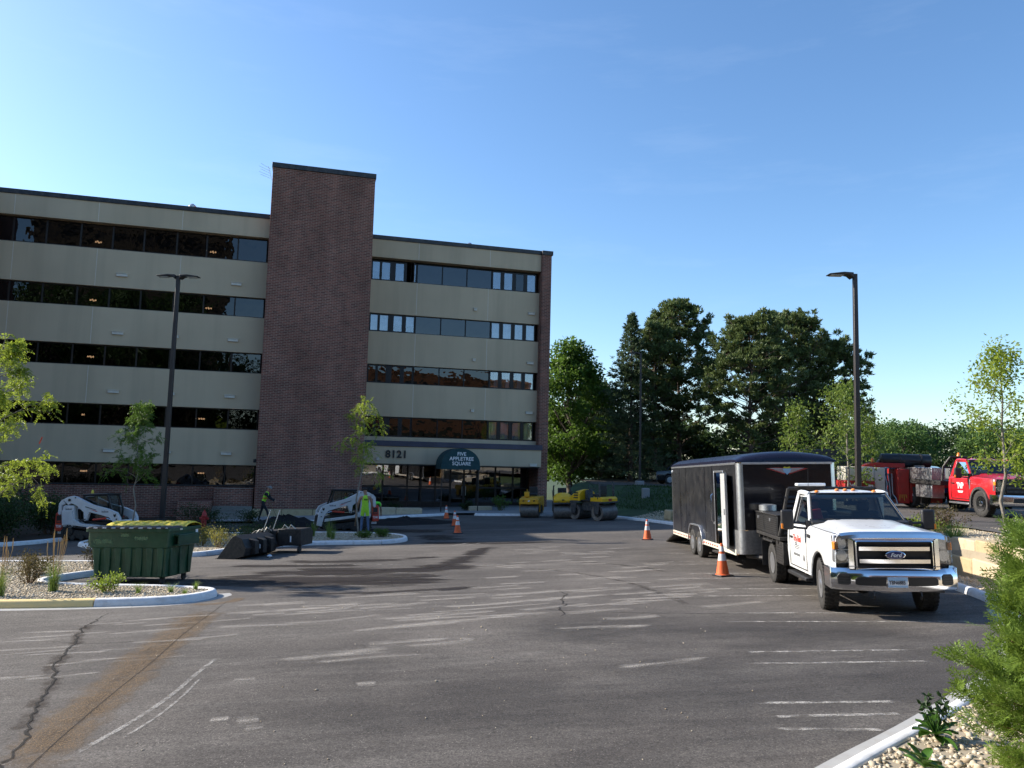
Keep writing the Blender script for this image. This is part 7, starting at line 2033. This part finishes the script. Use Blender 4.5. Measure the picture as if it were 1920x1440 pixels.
# ------------------------------------------------------------------ parked cars
def car(label, paint, suv=True, group=None):
    rt = root('parked_car', label, 'car', group=group)
    W = .90; H = 1.66 if suv else 1.45
    def zb(y):
        for c in (1.35, -1.35):
            if abs(y - c) < .37: return .33 + sqrt(.37 ** 2 - (y - c) ** 2)
        return .28
    ys = sorted(set([-2.3, -2.2, -1.95, -.9, -.4, 0, .4, .9, 1.9, 2.1, 2.25] + [c + .37 * cos(a) for c in (1.35, -1.35) for a in np.linspace(0, pi, 11)]))
    for s in (1, -1):
        rows_ = []
        for y in ys:
            b = zb(y); e = 1 - .10 * (abs(y) / 2.3) ** 4; sh = (.98 if y < .9 else .98 - (y - .9) * .07)
            rows_.append([(s * (W * e - .04), y, b), (s * W * e, y, max(b + .03, .45)), (s * (W * e + .01), y, max(b + .06, .72)), (s * (W * e - .05), y, sh)])
        MB().loft(rows_, False, False).build('body_side', paint, rt, 0)
    rows_ = [[(q * (W * (1 - .10 * (abs(y) / 2.3) ** 4) - .05), y, (.98 if y < .9 else .98 - (y - .9) * .07) + .05 * (1 - q * q)) for q in np.linspace(-1, 1, 9)] for y in (.75, 1.0, 1.5, 2.0, 2.25)]
    MB().loft(rows_, False, False).build('hood', paint, rt, 0)
    top = [(-2.1 if suv else -1.5, H - .12), (-1.2, H), (.0, H), (.35, H - .05)]
    rows_ = [[(q * (W - .22), y, z + .04 * (1 - q * q)) for q in np.linspace(-1, 1, 9)] + [(q * (W - .22), y, z - .04) for q in np.linspace(1, -1, 9)] for y, z in top]
    MB().loft(rows_).build('roof', paint, rt, 0)
    rear = -2.25 if suv else -2.0
    for s in (1, -1):
        MB().add([(s * (W - .06), .95, 1.0), (s * (W - .215), .35, H - .06), (s * (W - .215), top[0][0], H - .14), (s * (W - .06), rear, 1.0)], [(0, 1, 2, 3)]).build('side_glass', 'glass_car', rt, 0, smooth=0)
        for p, q in (((.95, 1.0), (.35, H - .06)), ((.0, 1.0), (-.05, H - .04)), ((-1.1, 1.0), (-1.1, H - .05)), ((rear, 1.0), (top[0][0], H - .14))):
            MB().tube([(s * (W - .055), p[0], p[1]), (s * (W - .205), q[0], q[1])], .035, 6).build('pillar', paint, rt, 0)
    MB().add([(W - .08, .95, 1.02), (-W + .08, .95, 1.02), (-W + .24, .35, H - .05), (W - .24, .35, H - .05)], [(0, 1, 2, 3)]).build('windscreen', 'glass_car', rt, 0, smooth=0)
    MB().add([(W - .08, rear, 1.02), (-W + .08, rear, 1.02), (-W + .24, top[0][0], H - .12), (W - .24, top[0][0], H - .12)], [(0, 1, 2, 3)]).build('rear_window', 'glass_car', rt, 0, smooth=0)
    MB().box(-W + .12, -2.32, .3, W - .12, -2.24, 1.0).build('tail', paint, rt, .05); MB().box(-W + .1, 2.2, .28, W - .1, 2.3, .86).build('nose', paint, rt, .05)
    MB().box(-W + .1, rear + .1, .9, W - .1, .8, .99).build('cabin_floor', 'black_plastic', rt, 0); MB().box(-W + .1, -2.2, .3, W - .1, 2.2, .4).build('underbody', 'black_plastic', rt, 0)
    for s in (1, -1):
        MB().box(min(s * .5, s * .78), 2.29, .62, max(s * .5, s * .78), 2.32, .76).build('headlight', 'glass_lamp', rt, .01); MB().box(min(s * .6, s * .8), -2.345, .7, max(s * .6, s * .8), -2.315, .95).build('tail_light', 'red_glass', rt, .01)
        for y in (1.35, -1.35): wheel(rt, s * (W - .12), y, .33, .33, .21, .2, s, 'alu', 'steel')
    return rt
seat(car('dark car under the pines above the grass bank, nearer the spruce', 'dark_car'), 12.3, 54.6, 262, TERR, False)
seat(car('dark blue car under the pines beside the trailer corner', 'blue_car', False), 13.9, 49.6, 262, TERR, False)
seat(car('dark blue car behind the silver toolboxes, nearer the red cab', 'navy_car'), 20.3, 33.5, 20, TERR, False)
seat(car('blue car with pale roof glare beyond the silver toolboxes', 'blue_car'), 19.6, 37.5, 12, TERR, False)
seat(car('dark car farthest behind the red truck bed', 'dark_car'), 20.8, 42.5, 12, TERR, False)
# ------------------------------------------------------------------ red crack-seal machine
def melter():
    rt = root('asphalt_machine', 'red and cream asphalt machine with black exhaust drum on the upper lot', 'machine')
    # local x to the right as seen from the lot, y away
    MB().box(-1.45, -.6, .45, -.30, .6, .98).build('rear_panel', 'red_machine', rt, .03)
    MB().box(-1.42, -.58, .985, -.32, .58, 1.55).build('cream_tank', 'cream_paint', rt, .03)
    MB().box(-.295, -.5, .50, .12, .55, 1.53).build('cream_cover', 'cream_paint', rt, .03)
    MB().box(.55, -.62, .15, .98, .6, 1.50).build('burner_box', 'red_machine', rt, .02)
    MB().box(1.0, -.6, .2, 2.2, .6, 1.46).build('melter_tank', 'red_machine', rt, .03)
    MB().prism([(-.8, 1.56), (-.3, 1.72), (.9, 1.72), (.9, 1.54), (-.8, 1.545)], -.4, .4, 'y').build('hood', 'red_machine', rt, .02)
    ex = MB().lathe([(.12, .05), (.25, .1), (.27, .14), (.27, 1.90), (.25, 1.95), (.12, 2.0)], (0, -.05, 1.83), 'x', 26).build('exhaust_drum', 'black_paint', rt, 0)
    for x in (.75, 1.55): MB().lathe([(.285, x), (.29, x + .02), (.29, x + .06), (.285, x + .08)], (0, -.05, 1.83), 'x', 26).build('strap', 'black_steel', ex, 0)
    MB().tube([(.08, -.05, 1.83), (-.04, -.08, 1.75), (-.02, -.1, 1.4), (0, -.1, .6)], .06, 10).build('exhaust_pipe', 'drum_steel', rt, 0)
    MB().cyl((1.25, -.35, 1.55), (1.62, -.35, 1.55), .11, n=16).build('air_filter', 'drum_steel', rt, 0)
    MB().lathe([(.09, 0), (.09, .03), (.07, .06), (.06, .13), (.02, .16), (.004, .16)], (-.2, 0, 1.76), 'z', 14).build('beacon', 'orange_glass', rt, 0)
    MB().tube([(-.2, 0, 1.7), (-.2, 0, 1.76)], .03, 8).build('beacon_post', 'black_steel', rt, 0)
    for x in (-1.18, -.95): MB().cbox((x, -.605, .58), (.06, .004, .04)).build('reflector', 'sticker_white', rt, 0)
    MB().cbox((-.42, -.605, .56), (.07, .01, .07)).build('side_lamp', 'orange_glass', rt, 0)
    text('lettering', 'Asphalt', .16, 'letter_white', rt, (-1.05, -.604, .83), (R(90), 0, 0), .002, bold=.003)
    for k, (z, w) in enumerate(((.80, .09), (.66, .09))): MB().cbox((-.46, -.604, z), (w, .003, .045 - k * .02)).build('white_label', 'letter_white', rt, 0)
    for k in range(5): MB().tube([(.15 + k * .07, -.3, 1.3), (.2 + k * .05, -.45, .9 - k * .1), (.1 + k * .1, -.5, .35), (-.3 + k * .2, -.7, .12)], .022, 6).build('hose', 'black_plastic' if k % 2 else 'galv', rt, 0)
    for k in range(4): MB().tube([(.62 + k * .07, -.626, .5), (.60 + k * .09, -.63, .26 + .1 * (k % 2))], .008, 5).build('chain', 'lid_yellow', rt, 0)
    fr = MB(); fr.box(-1.4, -.4, .3, 2.1, -.3, .44); fr.box(-1.4, .3, .3, 2.1, .4, .44); fr.build('chassis', 'black_steel', rt, .01)['kind'] = 'stuff'
    for y in (-.62, .62): wheel(rt, -.85, y, .33, .33, .2, .19, 1, 'galv')
    for o in [c for c in rt.children if c.name.startswith('wheel')]: o.rotation_euler = (0, 0, R(-90))
    for x in (1.4,):
        for y in (-.62, .62):
            w = wheel(rt, x, y, .33, .33, .2, .19, 1, 'galv'); w.rotation_euler = (0, 0, R(-90))
    return rt
ml = melter(); ml.location = (14.85, 31.2, TERR + .02); ml.rotation_euler = (0, 0, R(-8))
# tall grey van between the machine and the trees
gv = root('box_van', 'grey box body half hidden behind the young trees and the red machine', 'van', (15.6, 39.5, TERR), R(-8))
MB().box(-1.1, -2.6, .55, 1.1, 2.4, 2.35).build('box_body', 'roller_grey', gv, .04); MB().prism([(2.45, .5), (4.2, .5), (4.25, 1.05), (3.5, 1.2), (3.1, 1.95), (2.45, 2.0)], -.98, .98, 'x').build('cab', 'roller_grey', gv, .05)
for s in (1, -1):
    for y in (-1.7, 3.3): wheel(gv, s * .95, y, .36, .36, .24, .2, s, 'galv')
o = root('marker_post', 'short grey concrete bollard at the foot of the grass bank', 'bollard', (7.95, 45.2, TERR - .55))
MB().prism([(-.22, -.16), (.22, -.16), (.22, .16), (-.22, .16)], -.2, .55, 'z').build('block', 'sidewalk', o, .05)
# ------------------------------------------------------------------ people
def person(label, J, mats, head_mat='hair', cap=None, vest=None, lean=None, extra=None, cat='person'):
    """J: joint name -> (x, y, z); local +Y is the way the person faces. One continuous skinned body, coloured by limb."""
    rt = root('person', label, cat)
    V = []; E = []; rad = []; own = []
    def add(p, r, region, link=None):
        V.append(tuple(p)); rad.append(r); own.append(region)
        if link is not None: E.append((link, len(V) - 1))
        return len(V) - 1
    pel = add(J['pelvis'], (.150, .115), 'legs')
    wa = add(J['waist'], (.140, .105), 'torso', pel); ch = add(J['chest'], (.165, .12), 'torso', wa); nk = add(J['neckbase'], (.075, .07), 'torso', ch)
    nk2 = add(J['neck'], (.055, .058), 'skin', nk)
    hd = Vector(J['head']); up = (hd - Vector(J['neck'])).normalized()
    h1 = add(hd - up * .05, (.078, .085), 'skin', nk2); h2 = add(hd + up * .03, (.085, .10), 'skin', h1); h3 = add(hd + up * .105, (.060, .07), 'hair', h2)
    for s in ('L', 'R'):
        sh = add(J['sh' + s], (.068, .068), 'sleeve', ch); el = add(J['el' + s], (.046, .046), 'arm', sh); wr = add(J['wr' + s], (.030, .034), 'arm', el)
        d = (Vector(J['wr' + s]) - Vector(J['el' + s])).normalized(); sd = d.cross(Vector((0, 0, 1)) if abs(d.z) < .9 else Vector((0, 1, 0))).normalized(); nn = d.cross(sd)
        w = Vector(J['wr' + s]); palm = add(w + d * .075, (.042, .02), 'skin', wr)
        for k, (o, l) in enumerate(((-.033, .065), (-.011, .078), (.011, .073), (.032, .055))):
            a = add(w + d * .105 + sd * o, (.009, .009), 'skin', palm); b = add(w + d * (.105 + l * .55) + sd * o * 1.1 + nn * .012, (.0085, .0085), 'skin', a); add(w + d * (.105 + l * .85) + sd * o * 1.1 + nn * .035, (.0075, .0075), 'skin', b)
        a = add(w + d * .05 + sd * .045, (.011, .011), 'skin', palm); add(w + d * .085 + sd * .062 + nn * .02, (.009, .009), 'skin', a)
        hp = add(J['hip' + s], (.092, .098), 'legs', pel); kn = add(J['kn' + s], (.060, .064), 'legs2', hp); an = add(J['an' + s], (.040, .045), 'legs3', kn)
        ft = Vector(J['an' + s]); fd = Vector(J.get('fd' + s, (0, 1, 0))).normalized()
        hl = add(ft + Vector((0, 0, -.055)) - fd * .03, (.040, .038), 'boot', an); add(ft + Vector((0, 0, -.058)) + fd * .15, (.040, .028), 'boot', hl)
    me = bpy.data.meshes.new('body'); me.from_pydata(V, E, [])
    o = bpy.data.objects.new('body', me); COL.objects.link(o)
    sk = o.modifiers.new('skin', 'SKIN'); sk.use_smooth_shade = True
    for i, sv in enumerate(me.skin_vertices[0].data): sv.radius = rad[i]; sv.use_root = (i == 0)
    su = o.modifiers.new('sub', 'SUBSURF'); su.levels = 1; su.render_levels = 1
    bpy.context.view_layer.update()
    m2 = bpy.data.meshes.new_from_object(o.evaluated_get(bpy.context.evaluated_depsgraph_get()))
    bpy.data.objects.remove(o, do_unlink=True)
    regs = ['torso', 'sleeve', 'arm', 'skin', 'hair', 'legs', 'legs2', 'legs3', 'boot']
    m2.materials.clear()
    for r_ in regs: m2.materials.append(MATS[mats.get(r_, mats.get({'sleeve': 'torso', 'arm': 'skin', 'legs2': 'legs', 'legs3': 'legs2'}.get(r_, r_), mats.get('legs')))])
    # colour by nearest bone
    segs = [(np.array(V[a]), np.array(V[b]), own[b], own[a]) for a, b in E]
    for p in m2.polygons:
        c = np.array(p.center); best = None
        for a, b, ob, oa in segs:
            t = np.clip(np.dot(c - a, b - a) / max(np.dot(b - a, b - a), 1e-9), 0, 1); dd = np.linalg.norm(c - a - (b - a) * t)
            if best is None or dd < best[0]: best = (dd, oa if t < .5 and oa != 'torso' or (t < .45) else ob)
        p.material_index = regs.index(best[1])
    b = mesh_obj('body', m2, None, rt, 0, smooth=0)
    m2.polygons.foreach_set('use_smooth', [True] * len(m2.polygons))
    # face: nose, ears, eyes, mouth
    fw = Vector(J.get('face', (0, 1, 0))); fw = (fw - up * fw.dot(up)).normalized(); rt_ = fw.cross(up).normalized()
    hc = hd + up * .02
    nose = MB(); nose.loft([[hc + fw * .095 + rt_ * .012 * a + up * (.02 * b - .005) for a, b in ((-1, -1), (1, -1), (.4, 1), (-.4, 1))], [hc + fw * .122 + rt_ * .006 * a + up * (-.012 + .004 * b) for a, b in ((-1, -1), (1, -1), (.4, 1), (-.4, 1))]]); nose.build('nose', 'skin', b, .003)
    for s in (1, -1):
        MB().lathe([(.02, -.006), (.028, 0), (.02, .006)], tuple(hc + rt_ * .086 * s - up * .01), 'x' if abs(rt_.x) > .7 else 'y', 10).build('ear', 'skin', b, 0)
        MB().cbox(tuple(hc + fw * .095 + rt_ * .032 * s + up * .022), (.012, .012, .006)).build('eye', 'letter_dark', b, .004)
    MB().cbox(tuple(hc + fw * .090 - up * .045), (.02, .012, .004)).build('mouth', 'hydrant_red', b, .002)
    if cap:
        q = up.to_track_quat('Z', 'Y').to_matrix().to_4x4(); q.translation = hd + up * .055
        c_ = MB().lathe([(.108, .0), (.112, .03), (.098, .075), (.06, .105), (.008, .115)], (0, 0, 0), 'z', 18).build('cap', cap, rt, 0); c_.matrix_local = q
        MB().prism([(-.06, .08), (.06, .08), (.05, .19), (-.05, .19)], -.002, .012, 'z').build('cap_brim', cap, c_, .004)
    return rt
# walking worker with a rake, seen from the side
w1 = person('worker in yellow safety vest and dark trousers walking with a rake by the tower', dict(pelvis=(0, 0, .95), waist=(0, .06, 1.12), chest=(0, .15, 1.32), neckbase=(0, .20, 1.47), neck=(0, .23, 1.52), head=(0, .28, 1.63), shL=(-.19, .18, 1.43), shR=(.19, .18, 1.43), elL=(-.23, .30, 1.18), elR=(.22, .32, 1.20), wrL=(-.14, .52, 1.08), wrR=(.10, .56, 1.05),
      hipL=(-.09, 0, .90), hipR=(.09, 0, .90), knL=(-.10, -.10, .50), knR=(.10, .26, .52), anL=(-.10, -.20, .10), anR=(.10, .36, .10), face=(0, 1, -.25)),
      dict(torso='vest_green', sleeve='dark_cloth', arm='dark_cloth', skin='skin', hair='hair', legs='dark_cloth', legs2='dark_cloth', legs3='dark_cloth', boot='boot'), cap='hat_grey')
wx, wy = -12.55, 39.7
seat(w1, wx, wy, 88, lot_z(wx, wy) + .115, False)
st = [c for c in w1.children if c.name.startswith('body')][0]
for zz, yy, rr_, mt in ((1.17, .085, (.152, .118), 'cone_orange'),):
    ring = [(rr_[0] * cos(a), yy + rr_[1] * sin(a), zz + .12 * (sin(a)) * .0) for a in np.linspace(0, 2 * pi, 25)[:-1]]
    MB().loft([[(x * 1.01, y, z - .025) for x, y, z in ring], [(x * 1.03, y, z) for x, y, z in ring], [(x * 1.01, y, z + .025) for x, y, z in ring]], False).build('vest_stripe', mt, w1, 0)
rk = root('rake', 'long-handled rake held by the walking worker', 'rake')
MB().cyl((0, .02, 1.45), (0, .72, .12), .014, n=8).build('handle', 'wood_shaft', rk, 0)
MB().cbox((0, .74, .08), (.2, .02, .025)).build('head', 'black_steel', rk, 0)
seat(rk, wx + .0, wy - .10, 88, lot_z(wx, wy) + .115, False); rk.location.x += .1
# standing worker seen from behind
w2 = person('worker in sleeveless lime shirt and jeans standing with back turned before the loader', dict(pelvis=(0, 0, .96), waist=(0, .01, 1.13), chest=(0, .0, 1.34), neckbase=(0, .0, 1.50), neck=(-.01, .02, 1.56), head=(-.03, .05, 1.68), shL=(-.20, 0, 1.46), shR=(.20, 0, 1.46), elL=(-.29, -.02, 1.18), elR=(.27, .03, 1.18), wrL=(-.33, .10, .93), wrR=(.25, .10, .92),
      hipL=(-.09, 0, .91), hipR=(.09, 0, .91), knL=(-.12, .02, .50), knR=(.13, .03, .50), anL=(-.13, -.03, .09), anR=(.17, -.02, .09), face=(-.9, .4, 0)),
      dict(torso='vest_green', sleeve='skin', arm='skin', skin='skin', hair='hair', legs='vest_green', legs2='jeans', legs3='jeans', boot='boot'), cap='hair')
seat(w2, -6.0, 32.5, -8, None, False)
for k in range(3): MB().cbox((-.03 + k * .05, -.128, 1.36), (.018, .004, .03)).build('shirt_print', 'dark_cloth', w2, .004)
sv = root('shovel', 'long shovel standing beside the lime-shirted worker', 'shovel')
MB().cyl((0, 0, .25), (.03, 0, 1.5), .016, n=8).build('handle', 'wood_shaft', sv, 0)
MB().prism([(-.1, .28), (.1, .28), (.11, .1), (0, 0), (-.11, .1)], -.008, .008, 'y').build('blade', 'black_steel', sv, .003)
seat(sv, -6.42, 32.65, 0, None, False)
# bent worker
w3 = person('worker in bright green shirt bending over by the loader tailgate', dict(pelvis=(0, -.10, .90), waist=(0, .06, 1.02), chest=(0, .30, 1.08), neckbase=(0, .46, 1.05), neck=(0, .51, 1.02), head=(0, .60, .95), shL=(-.19, .38, 1.04), shR=(.19, .38, 1.04), elL=(-.22, .44, .75), elR=(.22, .44, .76), wrL=(-.12, .56, .52), wrR=(.12, .56, .53),
      hipL=(-.09, -.10, .86), hipR=(.09, -.10, .86), knL=(-.13, .02, .48), knR=(.13, -.04, .48), anL=(-.14, -.10, .09), anR=(.15, -.14, .09), face=(0, .3, -.9)),
      dict(torso='shirt_green', sleeve='shirt_green', arm='skin', skin='skin', hair='hair', legs='brown_cloth', legs2='brown_cloth', legs3='brown_cloth', boot='boot'))
seat(w3, -6.75, 38.2, 35, None, False)
# driver in the working loader
w4 = person('driver in green shirt seated in the working loader cab', dict(pelvis=(0, -.12, 1.16), waist=(0, -.16, 1.30), chest=(0, -.18, 1.48), neckbase=(0, -.17, 1.62), neck=(0, -.16, 1.66), head=(0, -.12, 1.76), shL=(-.19, -.16, 1.58), shR=(.19, -.16, 1.58), elL=(-.24, -.02, 1.36), elR=(.24, -.02, 1.36), wrL=(-.24, .2, 1.30), wrR=(.24, .2, 1.30),
      hipL=(-.09, -.10, 1.14), hipR=(.09, -.10, 1.14), knL=(-.12, .32, 1.16), knR=(.12, .32, 1.16), anL=(-.13, .46, .88), anR=(.13, .46, .88), face=(0, 1, 0)),
      dict(torso='shirt_green', sleeve='shirt_green', arm='skin', skin='skin', hair='hair', legs='dark_cloth', legs2='dark_cloth', legs3='dark_cloth', boot='boot'))
bpy.context.view_layer.update(); w4.matrix_world = l2.matrix_world.copy()
# ------------------------------------------------------------------ what the windows mirror, behind the viewer
for i, (x, y, h, r) in enumerate([(-52, -24, 27, 7.5), (-43, -30, 30, 8), (-35, -22, 25, 7), (-27, -30, 29, 8), (-18, -24, 26, 7.5), (-10, -32, 28, 7.5), (0, -40, 17, 6), (8, -28, 9, 4)]):
    big_tree('street_tree', 'tall dark tree behind the viewer, mirrored in the ribbon windows', (x, y, -.6), h, r, 1.0, 300 + i, 4800, .85, 'leaf_far_dark', 'tall trees mirrored in the windows', clumps=60, cl=.36)
ob = root('brick_building', 'orange brick building across the lot, mirrored in the windows of the right wing', 'building', (34, -42, 0), R(-8))
for z in (0, 4.2, 8.4, 12.6, 16.8): MB().box(-26, -12, z - 1.5, 26, 0, z + .8).build('brick_band', 'brick_orange', ob, 0)
MB().box(-25.8, -11.8, -1.5, 25.8, -.25, 17).build('glass_core', 'frame_dark', ob, 0)
MB().box(-26.2, -12.2, 17.61, 26.2, .2, 18.2).build('cornice', 'brick_orange', ob, 0)
for z in (2.5, 6.7, 10.9, 15.1):
    for k in range(16): MB().box(-25 + k * 3.15, -.22, z - 1.65, -22.2 + k * 3.15, -.1, z + 1.65).build('window', 'glass_band', ob, 0)
tb = root('reflection_tower', 'tall brown tower added far behind the viewer to darken the top ribbon windows', 'building', (-16, -52, 0), R(4))  # added, unseen: tall enough to darken reflections in the top windows
MB().box(-15, -14, -2, 15, -.4, 43).build('core', 'frame_brown', tb, 0)
for k in range(12): MB().box(-15.2, -14.2, k * 3.6 - 1.5, 15.2, 0, k * 3.6 + .4).build('brick_band', 'interior', tb, 0)
for k in range(9): MB().box(-15.1 + k * 3.65, -.35, -1.5, -14.6 + k * 3.65, .1, 43).build('pier', 'interior', tb, 0)
